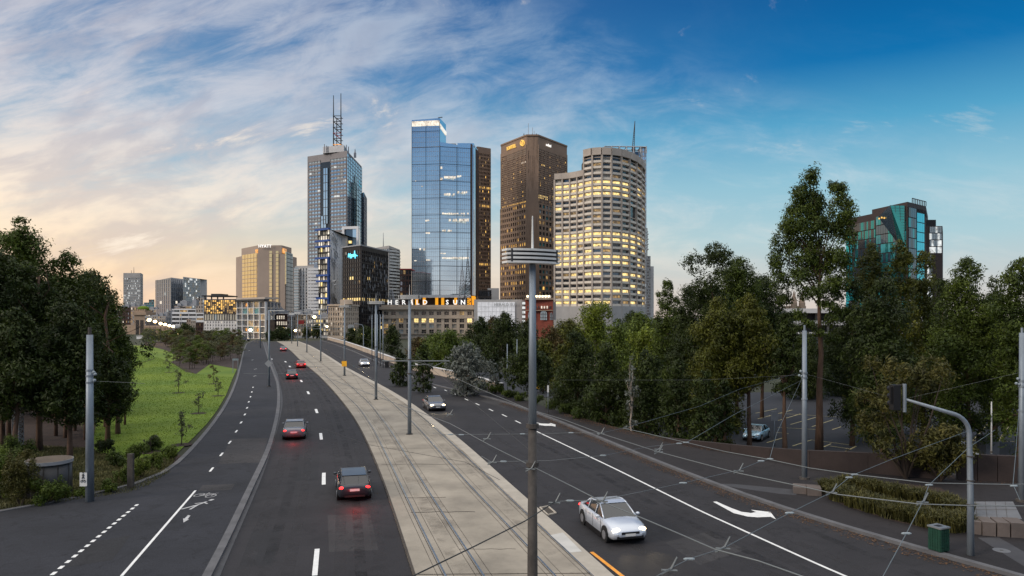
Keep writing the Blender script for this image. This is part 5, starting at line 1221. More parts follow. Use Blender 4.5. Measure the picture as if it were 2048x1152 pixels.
# left foreground pole with path sign
t_, x, y = pole('steel_pole', 'thick steel pole on the far left with a white walking and cycling sign', 179.5, 1008, 9.05, .22, .16)
g = MB(); g.cyl(x, y, 9.05, 9.45, .09, n=10); g.build('pole_cap', 'galv_dark', t_)
for zz in (7.15, 6.85, 6.5, 4.4): collar(t_, x, y, zz, .16, 'galv')
g = MB()
for dx_, zz in ((.34, 6.95), (.30, 6.62), (.26, 7.05)): g.ball((x+dx_, y-.08, zz), .085, 5)
g.build('insulator', 'insulator', t_)
sx = hx(173, y); g = MB(); g.box(sx-.19, sx+.19, y-.30, y-.26, hz(970, y), hz(943, y)); sg = g.build('path_sign', 'slat_white', t_)
g = MB(); zc_ = hz(950, y)
for a, c, r in (((0, .13), (0, .02), .03), ((0, .02), (-.06, -.13), .022), ((0, .02), (.06, -.13), .022), ((0, .11), (.07, .02), .015), ((0, .11), (-.06, .03), .015)): g.tube([(sx+a[0], y-.31, zc_+a[1]), (sx+c[0], y-.31, zc_+c[1])], r, 5)
g.ball((sx, y-.31, zc_+.19), .035, 5)
for cx in (-.08, .08):
    P = [(sx+cx+.055*cos(2*pi*q/10), y-.31, zc_-.27+.055*sin(2*pi*q/10)) for q in range(11)]; g.tube(P, .012, 4)
g.tube([(sx-.08, y-.31, zc_-.27), (sx-.02, y-.31, zc_-.19), (sx+.06, y-.31, zc_-.19), (sx+.08, y-.31, zc_-.27)], .012, 4)
g.build('sign_symbol', 'black_plastic', sg)
g = MB(); g.box(x+.22, x+.36, y+1.2, y+1.4, 0, 1.6); t2 = thing('utility_post', 'short dark post standing in the plants behind the steel pole', 'post', (x+.5, y+3, 0)); g = MB(); g.box(x+.40, x+.72, y+3, y+3.2, 0, 2.1); g.build('post', 'galv_dark', t2)
# right poles
for px, pb, ty, lb in ((1609, 958, 650, 'thick steel pole on the right footpath in front of the tall gum tree'), (2044, 1003, 655, 'thick steel pole cut by the right edge of the picture')):
    dd = CH*F/(pb-HZ); t_, x, y = pole('steel_pole', lb, px, pb, hz(ty+15, dd), .17, .13, .13, 'steel poles on the right footpath')
    g = MB(); g.cyl(x, y, hz(ty+15, dd), hz(ty, dd), .06, n=10); g.build('pole_cap', 'galv', t_)
    for zz in (6.6, 6.3, 5.0): collar(t_, x, y, zz, .15, 'galv')
    g = MB()
    for dx_, zz in ((-.25, 6.7), (-.34, 6.45), (-.2, 6.4)): g.ball((x+dx_, y-.05, zz), .08, 5)
    g.build('insulator', 'insulator', t_)
# traffic light mast arm
x, y, _ = gp(1941, 1110, .13); t_ = thing('traffic_signal', 'grey mast arm curving over the right footpath with a traffic light seen from behind', 'traffic light', (x, y, .13))
g = MB(); zb_ = hz(868, y); xt = hx(1809, y); P = [(x, y, .1), (x-.0, y, 2.5), (x-.05, y, zb_)]
for k in range(1, 7): a = k/6*radians(72); P.append((x-.05-.85*(1-cos(a)), y, zb_+.85*sin(a)))
P.append((xt, y, hz(798, y))); g.tube(P, [.14, .12, .10] + [.09]*6 + [.05], 12); g.build('mast_arm', 'galv', t_, True)
g = MB(); g.cyl(xt, y, hz(824, y), hz(768, y), .075, n=12); g.build('hanger', 'galv', t_)
xs = hx(1791, y); g = MB(); g.box(xs-.13, xs+.17, y-.1, y+.25, hz(820, y), hz(770, y)); g.box(xs-.22, xs-.1, y-.02, y+.02, hz(808, y), hz(774, y)); hd = g.build('signal_head', 'black_plastic', t_)
g = MB()
for k in range(3): g.tube([(xs, y+.25, hz(778+k*15, y)), (xs, y+.5, hz(779+k*15, y))], .11, 10)
g.build('visor', 'black_plastic', hd)
g = MB(); 
for py in (770, 820): g.tube([(xt, y, hz(py, y)), (xs, y, hz(py, y))], .02, 5)
g.build('bracket', 'galv_dark', t_)
g = MB()
for k in range(3): g.cyl(x, y, 2.2+k*1.0, 2.25+k*1.0, .15, n=12)
g.build('band', 'galv_dark', t_)
# thin poles
FG = 'thin flagpoles beside the right carriageway'
for i, (px, pb) in enumerate(((744, 722), (750, 725), (755, 728), (760.5, 731), (766, 734))):
    pole('flagpole', ['leftmost of five thin flagpoles behind the tram pole', 'second thin flagpole from the left of the row of five', 'middle thin flagpole of the row of five', 'fourth thin flagpole from the left of the row of five', 'rightmost of five thin flagpoles behind the tram pole'][i], px, pb, hz(630, CH*F/(pb-HZ)), .10, .07, .1, FG, 'flagpole')
for i in range(5): pole('flagpole', ['leftmost', 'second', 'middle', 'fourth', 'rightmost'][i]+' of five short distant flagpoles right of the stone corner building', 697.5+i*2.3, 680, hz(649, CH*F/46.), .16, .1, 0, 'distant flagpoles', 'flagpole')
for i in range(3): pole('flagpole', ['left', 'middle', 'right'][i]+' one of three thin poles at the road end before the lit shopfronts', 618+i*3.6, 676, hz(638, CH*F/42.), .16, .1, 0, 'thin poles at the road end', 'flagpole')
pole('thin_pole', 'thin grey pole rising beyond the hedge in front of the silvery bush', 1014.5, 787, 8.1, .09, .07, LOW, cat='pole')
pole('thin_pole', 'short thin grey pole by the pale wall behind the round dark tree', 1034, 745, 7.5, .12, .09, LOW, cat='pole')
t_, x, y = pole('sign_post', 'small white topped sign post on the right footpath by the hedge', 1096, 827, 2.9, .035, .03, .13, cat='sign'); g = MB(); g.box(x-.09, x+.09, y-.05, y-.02, 2.3, 3.0); g.build('sign_plate', 'slat_white', t_)
t_, x, y = pole('sign_post', 'grey sign post with a square plate beside the parked car', 1549, 893, 3.1, .05, .05, LOW, cat='sign'); g = MB(); g.box(x-.33, x+.33, y-.06, y-.02, LOW+2.5, LOW+3.4); g.build('sign_plate', 'metal_grey', t_)
t_, x, y = pole('sign_post', 'blue and yellow notice on a post right of the nearest tram pole', 1073, 800, 3.4, .04, .04, -1, cat='sign'); g = MB(); g.box(x-.15, x+.4, y-.1, y-.02, 1.2, 3.0); g.build('sign_plate', 'blue_frame', t_); g = MB(); g.box(x-.05, x+.4, y-.1, y-.02, .5, 1.15); g.build('yellow_plate', 'sign_yellow', t_)
t_, x, y = pole('car_park_lamp', 'thin white pole on a concrete block in the car park', 1983, 905, 4.2, .07, .05, LOW+1.3, cat='lamp post', m='slat_white'); 
g = MB(); d_ = 12.5*F/(912-HZ); g.box(hx(1972, d_), hx(1999, d_), d_, d_+1.4, LOW, LOW+1.75); g.build('concrete_base', 'stone_pale', t_)
# curved street lamps, far
def street_lamp(label, px, pb, ty, lit_=True, group='street lamps beyond the lawn', d=None, m='metal_dark', s=1.):
    d = d or CH*F/(pb-HZ); x = hx(px, d); t_ = thing('street_lamp', label, 'street lamp', (x, d, 0), group); zt = hz(ty, d)
    g = MB(); g.tube([(x, d, -.1), (x, d, zt)], [.12, .07], 8); g.build('post', m, t_)
    g = MB(); g.ball((x, d-.1, zt+.25), .5*s, 6, 0, 1, 1, .8); g.build('lamp_globe', 'lamp_warm' if lit_ else 'metal_grey', t_)
    if lit_:
        pl_ = bpy.data.lights.new('glow', 'POINT'); pl_.energy = 500; pl_.color = (1, .68, .3); pl_.shadow_soft_size = .6; lo = bpy.data.objects.new('glow', pl_); COL.objects.link(lo); lo.parent = t_; lo.location = (0, -1.6, zt+.3)
    return t_
for i, (px, ty, d_) in enumerate(((298.5, 641.5, 255), (310.5, 644.5, 265), (321.5, 648.5, 280), (330.5, 650, 295), (339, 652.5, 310), (346.5, 654, 325))):
    street_lamp(['nearest and highest of the row of warm lit street lamps', 'second lit street lamp of the row from the left', 'third lit street lamp of the row from the left', 'fourth lit street lamp of the row from the left', 'fifth lit street lamp of the row from the left', 'farthest and rightmost lit street lamp of the row'][i], px, 0, ty, d=d_, s=1.25)
street_lamp('small lit lamp among the trees right of the lamp row', 365.5, 0, 669, d=300); street_lamp('small pale lamp in the dark tree beside the lamp row', 355.5, 0, 669, d=290, s=.7)
street_lamp('warm lamp glowing in the trees below the framed apartments', 501, 0, 661, d=330, s=1.6); street_lamp('small lit street lamp near the road bend', 591, 0, 662, d=330, s=1.3, group='lamps at the road end'); street_lamp('small lit street lamp before the dark trees right of the stone corner building', 707, 0, 661, d=330, s=1.4, group='lamps at the road end')
street_lamp('warm lit lamp left of the stone corner building', 654, 0, 654, d=350, s=1.2, group='lamps at the road end'); street_lamp('pair of bright lamps low beside the distant curved lamp post', 726, 0, 671, d=300, s=1.8, group='lamps at the road end'); street_lamp('lamp high on the post at the foot of the balconied apartments', 629, 0, 635, d=360, s=1.6, group='lamps at the road end')
x, y, _ = gp(727, 698); t_ = thing('street_lamp', 'unlit curved street lamp beyond the right parapet', 'street lamp', (x, y, 0)); g = MB(); g.tube([(x, y, -.1), (x, y, hz(655, y)), (x-.4, y, hz(650, y)), (x-2.2, y, hz(647.5, y))], [.16, .11, .09, .07], 8); g.build('post', 'galv', t_); g = MB(); g.box(x-3.0, x-2.0, y-.2, y+.2, hz(647.5, y)-.1, hz(647.5, y)+.1); g.build('lamp_head', 'metal_grey', t_)
# signs at the end of the road
for x0, x1, y0, y1, d_, m, lb in ((571, 580, 666, 671, 320, 'sign_green', 'small green road sign at the bend'), (597, 608, 640.5, 648, 350, 'red_metal', 'red shop sign at the foot of the finned apartments')):
    t_ = thing('road_sign', lb, 'sign', (hx((x0+x1)/2, d_), d_, 0)); g = MB(); hbox(g, x0, x1, y0, y1, d_, .15); g.build('sign_plate', m, t_); g = MB(); g.cyl(hx((x0+x1)/2, d_), d_+.2, 0, hz(y1, d_), .1, n=6); g.build('post', 'metal_grey', t_)
# distant tram wires gantry
# overhead wires: every node hangs about 6.5 m above the road
def w3(px, py, z=6.5): return gp(px, py, z)
def wire(label, pts, r=.018, m='wire_pale', z=6.5, ins=(), clamps=(), sag=0.):
    P = [w3(*p) if len(p) == 2 else (at(*p[:3])) for p in pts]
    t_ = thing('overhead_wire', label, 'wire', P[0], 'overhead tram wires'); g = MB()
    Q = []
    for a, b_ in zip(P, P[1:]):
        for k in range(4):
            f = k/4; q = Vector(a).lerp(Vector(b_), f); q.z -= sag*4*f*(1-f); Q.append(tuple(q))
    Q.append(P[-1]); g.tube(Q, r*.5, 5); g.build('cable', m, t_)
    for x, y in ins:
        c = w3(x, y, z); g = MB(); g.tube([(c[0]-.08, c[1], c[2]), (c[0]-.05, c[1], c[2]), (c[0]+.05, c[1], c[2]), (c[0]+.08, c[1], c[2])], [.01, .02, .02, .01], 8); g.build('insulator', 'insulator', t_)
    for x, y in clamps:
        c = w3(x, y, z); g = MB(); g.tube([(c[0]-.12, c[1], c[2]-.08), (c[0]+.02, c[1], c[2]), (c[0]+.10, c[1], c[2]+.16)], [.015, .02, .012], 6); g.tube([(c[0]-.12, c[1], c[2]-.02), (c[0]+.1, c[1], c[2]-.03)], .018, 5); g.build('clamp', 'wire_pale', t_)
wire('thick dark cable rising from the bottom edge across the tram tracks', [(826, 1152), (950, 1092), (1050, 1042), (1085, 1020), (1110, 1003)], .022, 'wire_dark')
wire('cross wire over the silver car from the joint right of the nearest pole', [(1110, 1003), (1140, 1001.5), (1205, 1000), (1250, 990), (1366, 966), (1478, 940), (1522, 922), (1539, 918)], .013, ins=((1140, 1001.5), (1366, 966), (1522, 922)), clamps=((1205, 1000), (1478, 940), (1110, 1003)))
wire('lower contact wire running over the right carriageway past the silver car', [(640, 750), (760, 795), (900, 847), (985, 893), (1069, 935), (1147, 974), (1205, 1004), (1282, 1035), (1360, 1068), (1431, 1099), (1518, 1122), (1640, 1165)], .022, clamps=((1062, 936), (974.5, 876), (900, 828)))
wire('upper contact wire running over the right footpath and the planter', [(700, 700), (825.5, 721), (867, 733), (899, 750), (957, 777), (1055, 817), (1130, 840), (1202, 867), (1318, 904), (1476, 946), (1650, 983), (1677, 989), (1838, 1008), (1932, 1011), (2060, 1012)], .022, clamps=((1202, 866), (1318, 902)))
wire('cross wire climbing over the larger turn arrow to the planter', [(1300, 1160), (1340, 1137), (1378, 1118), (1447, 1096), (1579, 1026), (1660, 986), (1698, 955), (1709, 949), (1780, 920), (1866, 888), (1936, 862)], .013, ins=((1378, 1118), (1579, 1026), (1698, 955)), clamps=((1340, 1137), (1447, 1094), (1664, 983)))
wire('steep cross wire passing left of the green bin', [(1762, 1160), (1812.6, 1067), (1846, 1002), (1858, 970), (1936, 896), (1990, 860)], .013, ins=((1812.6, 1067), (1858, 970)), clamps=((1846, 1002),))
wire('long stay wire along the low wall joining the wire joints', [(1247, 856), (1373, 885), (1450, 903), (1539, 919), (1620, 936), (1709, 949), (1858, 966), (2026, 969), (2060, 968)], .02, ins=((1540, 918), (1709, 949), (1372, 885)))
wire('cross wire behind the nearest pole through the first turn arrow', [(865, 867), (901, 869), (1045, 868), (1142, 865.6), (1202, 866), (1247, 856)], .012, ins=((901, 869), (922.7, 869.5), (1045, 868), (1142, 865.6)))
wire('thin cross wire from the reservation edge behind the nearest pole', [(963, 912), (981, 923), (1007, 923), (1100, 921), (1206, 911), (1300, 893), (1373, 885)], .012, ins=((1007, 923), (1206, 911), (1358, 887)), clamps=((985, 923), (1318, 897)))
t16 = CH*F/(958-HZ); t20 = CH*F/(1003-HZ)
wire('stay wire from the low wall up through the trees to the steel pole', [(1373, 885), (1470, 828), (1600, 762, t16)], .014); wire('thin wire from the dark bushes up to the steel pole', [(1247, 856), (1400, 812), (1480, 778), (1600, 745, t16)], .012)
wire('short steep stay wire beside the parked car rising to the steel pole', [(1539, 919), (1553, 868), (1606, 752, t16)], .014); wire('thin level wire through the dark trees ending at the steel pole', [(1120, 760, 70), (1400, 760, 56), (1600, 750, t16)], .010)
wire('thin wire from the steel pole across the tall shrub to the right edge', [(1612, 748, t16), (1800, 800, 43), (2040, 745, t20)], .010); wire('stay wire dropping from the right edge pole behind the traffic mast', [(2040, 790, t20), (2032, 900), (2026, 969), (2040, 1000)], .014, ins=((2028, 972),))
wire('thin dark wire slanting over the pale tram slabs behind the nearest pole', [(640, 855), (735, 889), (930, 924), (1000, 960)], .010, 'wire_dark'); wire('pale span wire crossing the left carriageway through the diamond sign pole', [(487, 747, 75), (550, 748, 75), (632, 745.5, 75)], .03)  # first call: thin dark tube hung above the tram slabs
wire('thin wire from the left steel pole out over the lawn', [(185, 762, 38.8), (255, 765, 38.6), (290, 767, 38.5)], .014, z=6.5); wire('pale tram wire above the tracks between the far tram poles', [(590, 640, 240), (641, 652, 163), (752, 684, 87), (819, 700, 61), (1065, 905, 17)], .018, 'wire_dark')
wire('tram wire above the left track from the bend to the bottom edge', [(575, 650, 200), (625, 680, 110), (700, 740, 55), (800, 900, 22)], .012, 'wire_dark')
for i, (a, c) in enumerate((((245, 766.5), 3), ((260, 764), 2))): pass
g = MB()
# ------------------------------------------------------------------ street furniture
x, y, _ = gp(1886, 1106, .13); t_ = thing('litter_bin', 'square dark green slatted litter bin with a pale lid on the right footpath', 'bin', (x, y, .13))
ca, sa = cos(radians(24)), sin(radians(24)); fr = ((x, y+.3), (ca, sa), (-sa, ca)); g = MB(); g.box(-.27, .27, -.27, .27, .17, 1.12, 0, fr); g.build('body', 'bin_green', t_)
g = MB()
for k in range(7): g.box(-.285, .285, -.285, .285, .24+k*.12, .30+k*.12, 0, fr)
for k in range(5):
    for s_ in (-1, 1): g.box(-.25+k*.11, -.20+k*.11, s_*.28-.015, s_*.28+.015, .18, 1.1, 0, fr); g.box(s_*.28-.015, s_*.28+.015, -.25+k*.11, -.20+k*.11, .18, 1.1, 0, fr)
g.build('slats', 'bin_green', t_)
g = MB(); g.box(-.31, .31, -.31, .31, 1.12, 1.18, 0, fr); g.box(-.15, .15, -.10, .14, 1.18, 1.185, 1, fr); g.build('lid', ['stainless', 'black_plastic'], t_)
# utility drum
x, y, _ = gp(73, 1003, 0); y += 1.1; t_ = thing('utility_drum', 'round dark utility enclosure with a flat timber lid among the left shrubs', 'enclosure', (x, y, 0))
g = MB(); g.cyl(x, y, -.1, 1.9, 1.08, 1.08, 40); g.build('drum', 'metal_dark', t_, True)
g = MB()
for k in range(10): a = 2*pi*k/10; g.box(x+1.085*cos(a)-.02, x+1.085*cos(a)+.02, y+1.085*sin(a)-.02, y+1.085*sin(a)+.02, .1, 1.85)
g.build('seam', 'galv_dark', t_)
g = MB(); g.cyl(x, y, 1.9, 2.08, 1.16, 1.16, 40); g.build('rim', 'metal_grey', t_)
g = MB(); n_ = 40; g.poly([(x+1.13*cos(2*pi*k/n_), y+1.13*sin(2*pi*k/n_), 2.085) for k in range(n_)]); 
for k in range(-5, 6): hw = math.sqrt(max(0, 1.1**2-(k*.2)**2)); g.quad((x+k*.2-.008, y-hw, 2.09), (x+k*.2+.008, y-hw, 2.09), (x+k*.2+.008, y+hw, 2.09), (x+k*.2-.008, y+hw, 2.09), 1)
g.build('lid', ['timber_weathered', 'joint'], t_)
g = MB(); g.box(x+.95, x+2.6, y-1.3, y+.9, .03, .12); o = g.build('concrete_pad', 'paver_grey'); tag(o, 'small concrete pad beside the round utility enclosure', 'concrete pad')
# lattice post among the left trees
x, y, _ = gp(36, 906, 0); t_ = thing('lattice_post', 'slim galvanised lattice post among the left gum trunks', 'post', (x, y, 0)); lattice(t_, x, y, 0, hz(790, y), .26, .22, 12, .035, 'galv')
# parapet wall at the far right of the road, low brown walls, granite blocks
t_ = thing('parapet_wall', 'pale low parapet along the far right of the right carriageway', 'wall', gp(740, 709)); wl = [w for w in wf if w[1] > 92]; g = MB(); lo = offset(wl, .0); li = offset(wl, -.5)
ribbon(g, lo, li, 1.25, 4.5); g.build('wall', 'stone_warm', t_)
g = MB(); ribbon(g, offset(wl, .08), offset(wl, -.58), 1.34, .085); g.build('coping', 'conc_pale', t_)
x, y, _ = gp(815, 741); g = MB(); g.box(x-.5, x+.9, y-.6, y+.5, -3, 1.6); g.build('end_pier', 'wall_brown', t_)
t_ = thing('retaining_wall', 'long brown panelled retaining wall between right footpath and car park', 'wall', gp(1650, 937)); P = []
topy = [(1328, 875), (1398, 882.5), (1461, 889), (1540, 896), (1619, 901), (1736, 906), (1800, 908), (1873, 910)]
base = [(1328, 882), (1398, 896), (1461, 905), (1540, 920), (1619, 935), (1736, 946), (1800, 952), (1873, 958)]
Bp = [gp(a[0], a[1], .13) for a in base]; Tz = [hz(t[1], p[1]) for t, p in zip(topy, Bp)]
for i in range(len(Bp)-1):
    a, c = Bp[i], Bp[i+1]; fr, Lh = frame(c, a) if False else frame(a, c)
    nseg = max(1, int(Lh/3.2))
    for k in range(nseg):
        f0, f1 = k/nseg, (k+1)/nseg; g = MB(); z0_, z1_ = Tz[i]+(Tz[i+1]-Tz[i])*f0, Tz[i]+(Tz[i+1]-Tz[i])*f1
        q = [(a[0]+(c[0]-a[0])*f, a[1]+(c[1]-a[1])*f) for f in (f0+.003, f1-.003)]; nn = fr[2]
        P4 = [q[0], q[1], (q[1][0]-nn[0]*.3, q[1][1]-nn[1]*.3), (q[0][0]-nn[0]*.3, q[0][1]-nn[1]*.3)]; g.prism(P4, -3, [z0_, z1_, z1_, z0_]); g.build('wall_panel', 'wall_brown', t_)
t_ = thing('retaining_wall', 'taller dark brown wall behind the traffic mast, with a white cap piece', 'wall', gp(1980, 962)); a, c = gp(1915, 960, .13), gp(2036, 966, .13); fr, Lh = frame(a, c)
for k in range(3): g = MB(); g.box(Lh*k/3+.02, Lh*(k+1)/3-.02, -.35, 0, -3, hz(908, a[1]), 0, fr); g.build('wall_panel', 'wall_brown', t_)
g = MB(); g.box(Lh*.28, Lh*.36, -.3, -.05, hz(908, a[1])+.01, hz(908, a[1])+.12, 0, fr); g.build('cap', 'slat_white', t_)
t_ = thing('notice_board', 'dark framed mesh panel above the brown wall behind the tall shrub', 'panel', gp(1910, 950)); d_ = 46; g = MB(); g.box(hx(1907, d_), hx(1933, d_), d_, d_+.1, hz(912, d_), hz(875, d_)); g.build('panel', 'metal_dark', t_); g = MB()
for k in range(5): g.ball((hx(1912+k*4, d_), d_-.03, hz(885+(k*7) % 20, d_)), .18, 5, 0, 1, .1, 1)
g.build('panel_pattern', 'metal_grey', t_)
g = MB(); g.box(hx(1906, d_), hx(1934, d_), d_-.02, d_+.12, hz(877, d_), hz(875, d_)); g.build('frame', 'black_plastic', t_)
BG = 'granite seating blocks on the right footpath'
for i, (a, c, yt, yb, lb) in enumerate(((1587, 1614, 965, 987, 'small brown granite block left of the planter, farther of a pair'), (1615, 1644, 967, 991, 'small brown granite block touching the left end of the planter'),
      (1946, 1964, 1034, 1068, 'granite block immediately right of the traffic mast foot'), (1966, 1993, 1035, 1071, 'granite block with a dark top, right of the traffic mast'), (1995, 2021, 1036, 1073, 'granite block second from the right picture edge'), (2023, 2056, 1037, 1075, 'granite block cut by the right edge of the picture'))):
    p, q = gp(a, yb, .13), gp(c, yb+2, .13); fr, Lh = frame(p, q); g = MB(); h = hz(yt+9, p[1])-.13; g.box(0, Lh-.02, -1.0, 0, .1, .13+h, 0, fr)
    o = g.build('granite_block', 'stone_block'); tag(o, lb, 'granite block', BG)
x, y, _ = gp(2003, 1101, .13); t_ = thing('manhole_cover', 'round pale manhole cover in the footpath right of the traffic mast', 'manhole', (x, y, .13)); g = MB(); g.cyl(x, y, .12, .142, .33, n=24); g.build('cover', 'stone_pale', t_); g = MB(); g.box(x-.07, x+.07, y-.04, y+.04, .142, .146); g.build('lift_hole', 'joint', t_)
g = MB(); 
t_ = thing('litter_bin', 'small dark bin on the footpath beside the thin flagpoles', 'bin', gp(774, 735, .1)); x, y, _ = gp(774, 735, .1); g = MB(); g.box(x-.35, x+.35, y-.3, y+.3, .1, 1.35); g.build('body', 'black_plastic', t_); g = MB(); g.box(x-.4, x+.4, y-.35, y+.35, 1.35, 1.45); g.build('lid', 'metal_grey', t_)
t_ = thing('park_sign', 'low rectangular frame sign at the edge of the lawn by the path', 'sign', gp(470, 746)); x, y, _ = gp(470, 746); g = MB()
for xx in (466, 476): g.cyl(hx(xx, y), y, 0, hz(717, y), .05, n=6)
g.build('post', 'galv', t_); g = MB(); g.box(hx(465, y), hx(477, y), y-.05, y, hz(721, y), hz(717, y)); g.build('sign_plate', 'galv', t_)
# fences and rails in the rail yard beyond the car park
def yard_fence(label, pts, z, h, rails=4, step=1.6):
    P = [gp(a, b_, z) for a, b_ in pts]; t_ = thing('railing', label, 'fence', P[0], 'rail yard fences')
    for a, c in zip(P, P[1:]):
        a, c = Vector(a), Vector(c); l = (c-a).length; n_ = max(1, int(l/step)); 
        g = MB()
        for k in range(rails): zz = Vector((0, 0, h*(k+1)/rails)); g.tube([a+zz, c+zz], .035, 4)
        g.build('rails', 'metal_grey', t_); g = MB()
        for k in range(0, n_+1, 2): p = a.lerp(c, k/n_); g.tube([p, p+Vector((0, 0, h+.15))], .06, 5)
        g.build('posts', 'metal_grey', t_); LAST[0]['kind'] = 'stuff'
yard_fence('low grey railing beyond the car park right of the tall gum trunk', [(1600, 790), (1760, 784)], LOW, 1.8); yard_fence('grey railing beyond the car park behind the traffic mast', [(1890, 806), (2100, 808)], LOW, 2.0)
yard_fence('farther pale railing above the car park seen between the right trees', [(1600, 765), (2100, 778)], LOW, 1.6, 3)
g = MB()
for k in range(5): 
    a, c = gp(1560, 752+k*5, LOW), gp(2150, 754+k*6, LOW); seg(g, a, c, .5, LOW+.1+k*.0)
struct('railway', g, 'metal_grey', 'railway lines beyond the car park')

# ------------------------------------------------------------------ vehicles
mat('tyre', (.012, .012, .012), .85); mat('rim_alloy', (.4, .4, .42), .35, metal=.7)
mat('tail_lamp', (.5, .01, .01), .4, emit=(1, .02, .02), es=4, var=0); mat('head_lamp', (1, .9, .7), .3, emit=(1, .78, .45), es=7, var=0); mat('lamp_off', (.5, .52, .55), .15, var=.1, spec=.8); mat('lamp_red_off', (.25, .01, .01), .3)
mat('car_glass', (.012, .016, .02), .04, var=.2, spec=.9)
for nm, c in (('paint_sky', (.36, .55, .68)), ('paint_silver', (.52, .56, .62)), ('paint_dark', (.03, .035, .045)), ('paint_white', (.62, .62, .62)), ('paint_red', (.28, .02, .02)), ('paint_grey', (.16, .17, .19))):
    m_ = mat(nm, c, .28, metal=.35, var=.06, scale=1.5); m_.node_tree.nodes['Principled BSDF'].inputs['Coat Weight'].default_value = .6
def car(label, px, py, head_px, paint, lights=None, Lc=4.5, z=0., group='cars on the carriageways', name='car', wagon=False):
    x, y, _ = gp(px, py, z); q = gp(head_px[0], head_px[1], z); ang = math.atan2(q[1]-y, q[0]-x)
    t_ = thing(name, label, 'car', (0, 0, 0), group); ORG[t_.name] = (0, 0, 0); h = Lc/2
    st = [(-1, .60, .50, .78), (-.975, .78, .34, .88), (-.88, .86, .24, .95), (-.6, .90, .20, .96), (-.2, .91, .19, .94), (.25, .91, .19, .93), (.5, .90, .20, .91), (.78, .88, .22, .82), (.93, .82, .26, .72), (.985, .70, .34, .62), (1, .55, .40, .55)]
    g = MB(); rings = []
    for fx, w, zb_, zt_ in st:
        xx = fx*h; m_ = (zb_+zt_)/2
        ring = [(xx, -w*.90, zb_), (xx, -w, zb_+.12), (xx, -w, m_+.05), (xx, -w*.96, zt_-.06), (xx, -w*.86, zt_), (xx, -w*.4, zt_+.035), (xx, w*.4, zt_+.035), (xx, w*.86, zt_), (xx, w*.96, zt_-.06), (xx, w, m_+.05), (xx, w, zb_+.12), (xx, w*.90, zb_)]
        rings.append(len(g.v)); g.v += ring
    n_ = 12
    for a, c in zip(rings, rings[1:]):
        for k in range(n_): k2 = (k+1) % n_; g.f.append((a+k, c+k, c+k2, a+k2)); g.m.append(0)
    g.f.append(tuple(rings[0]+k for k in range(n_))); g.m.append(0); g.f.append(tuple(rings[-1]+k for k in reversed(range(n_)))); g.m.append(0)
    body = g.build('body', paint, t_, True)
    rb, rf_ = (-.93, -.78) if wagon else (-.70, -.40)
    cab = [(rb, .80, .93), (rf_, .66, 1.36), (-.05, .66, 1.43), (.12, .64, 1.38), (.50, .80, .90)]
    g = MB(); Pl = [(fx*h, -w, zz) for fx, w, zz in cab]; Pr = [(fx*h, w, zz) for fx, w, zz in cab]
    for i in range(4): g.quad(Pl[i], Pl[i+1], Pr[i+1], Pr[i])
    g.poly(list(reversed(Pl))+[]); g.poly(Pr); g.build('windows', 'car_glass', t_)
    g = MB(); rp = [(rf_*h-.05, .645, 1.372), (rf_*h*.4, .66, 1.425), (-.05*h, .655, 1.445), (.13*h, .625, 1.392)]
    for a, c in zip(rp, rp[1:]): g.quad((a[0], -a[1], a[2]), (c[0], -c[1], c[2]), (c[0], c[1], c[2]), (a[0], a[1], a[2]))
    for s_ in (-1, 1):
        for i in range(4): g.tube([(cab[i][0]*h, s_*cab[i][1], cab[i][2]), (cab[i+1][0]*h, s_*cab[i+1][1], cab[i+1][2])], .035, 5)
        for fx in (-.35, .06) if not wagon else (-.5, -.15, .1): g.tube([(fx*h, s_*.67, 1.39), (fx*h-.04, s_*.82, .94)], .03, 5)
    g.build('roof', paint, t_, True)
    for fx in (-.62, .64):
        for s_ in (-1, 1):
            g = MB(); g.tube([(fx*h, s_*.72, .32), (fx*h, s_*.925, .32)], .325, 20); wh = g.build('wheel', 'tyre', t_); g = MB(); g.tube([(fx*h, s_*.90, .32), (fx*h, s_*.94, .32)], .20, 10); g.build('rim', 'rim_alloy', wh)
    for s_ in (-1, 1):
        g = MB(); g.ball((.93*h, s_*.60, .66), .17, 6, 0, .7, 1.2, .55); g.build('headlight', 'head_lamp' if lights else 'lamp_off', t_)
        g = MB(); g.ball((-.965*h, s_*.62, .78), .13, 6, 0, .5, 1.6, .7); g.build('tail_light', 'tail_lamp' if lights else 'lamp_red_off', t_)
        g = MB(); g.ball((.36*h, s_*.98, .98), .11, 5, 0, .8, 1, .7); g.build('wing_mirror', paint, t_)
    g = MB(); g.box(h-.03, h+.01, -.42, .42, .50, .60); g.box(h-.10, h-.005, -.62, .62, .30, .42); g.build('grille', 'black_plastic', t_)
    g = MB()
    for s_ in (-1, 1):
        for fx in (.44, .0, -.40): g.box(fx*h-.006, fx*h+.006, s_*.912-.006, s_*.912+.006, .34, .90)
        g.box(-.46*h, .46*h, s_*.905-.012, s_*.905+.012, .22, .30)
        for fx in (-.62, .64): g.tube([(fx*h, s_*.70, .34), (fx*h, s_*.914, .34)], .385, 20)
    g.box(-h*.995, -h*.90, -.55, .55, .28, .38); g.build('seams', 'black_plastic', t_)
    g = MB(); g.box(-.5*h, .40*h, -.88, .88, .06, .24); g.build('underbody', 'black_plastic', t_)
    g = MB(); g.box(h+.008, h+.02, -.24, .24, .42, .53); g.build('number_plate', 'slat_white', t_); g = MB(); g.box(-h-.015, -h+.05, -.26, .26, .60, .72); g.build('number_plate', 'slat_white', t_)
    g = MB()
    for s_ in (-1, 1): 
        for fx in (.22, -.22): g.box(fx*h, fx*h+.14, s_*.915-.01, s_*.915+.01, .78, .81)
    g.build('door_handle', 'rim_alloy', t_)
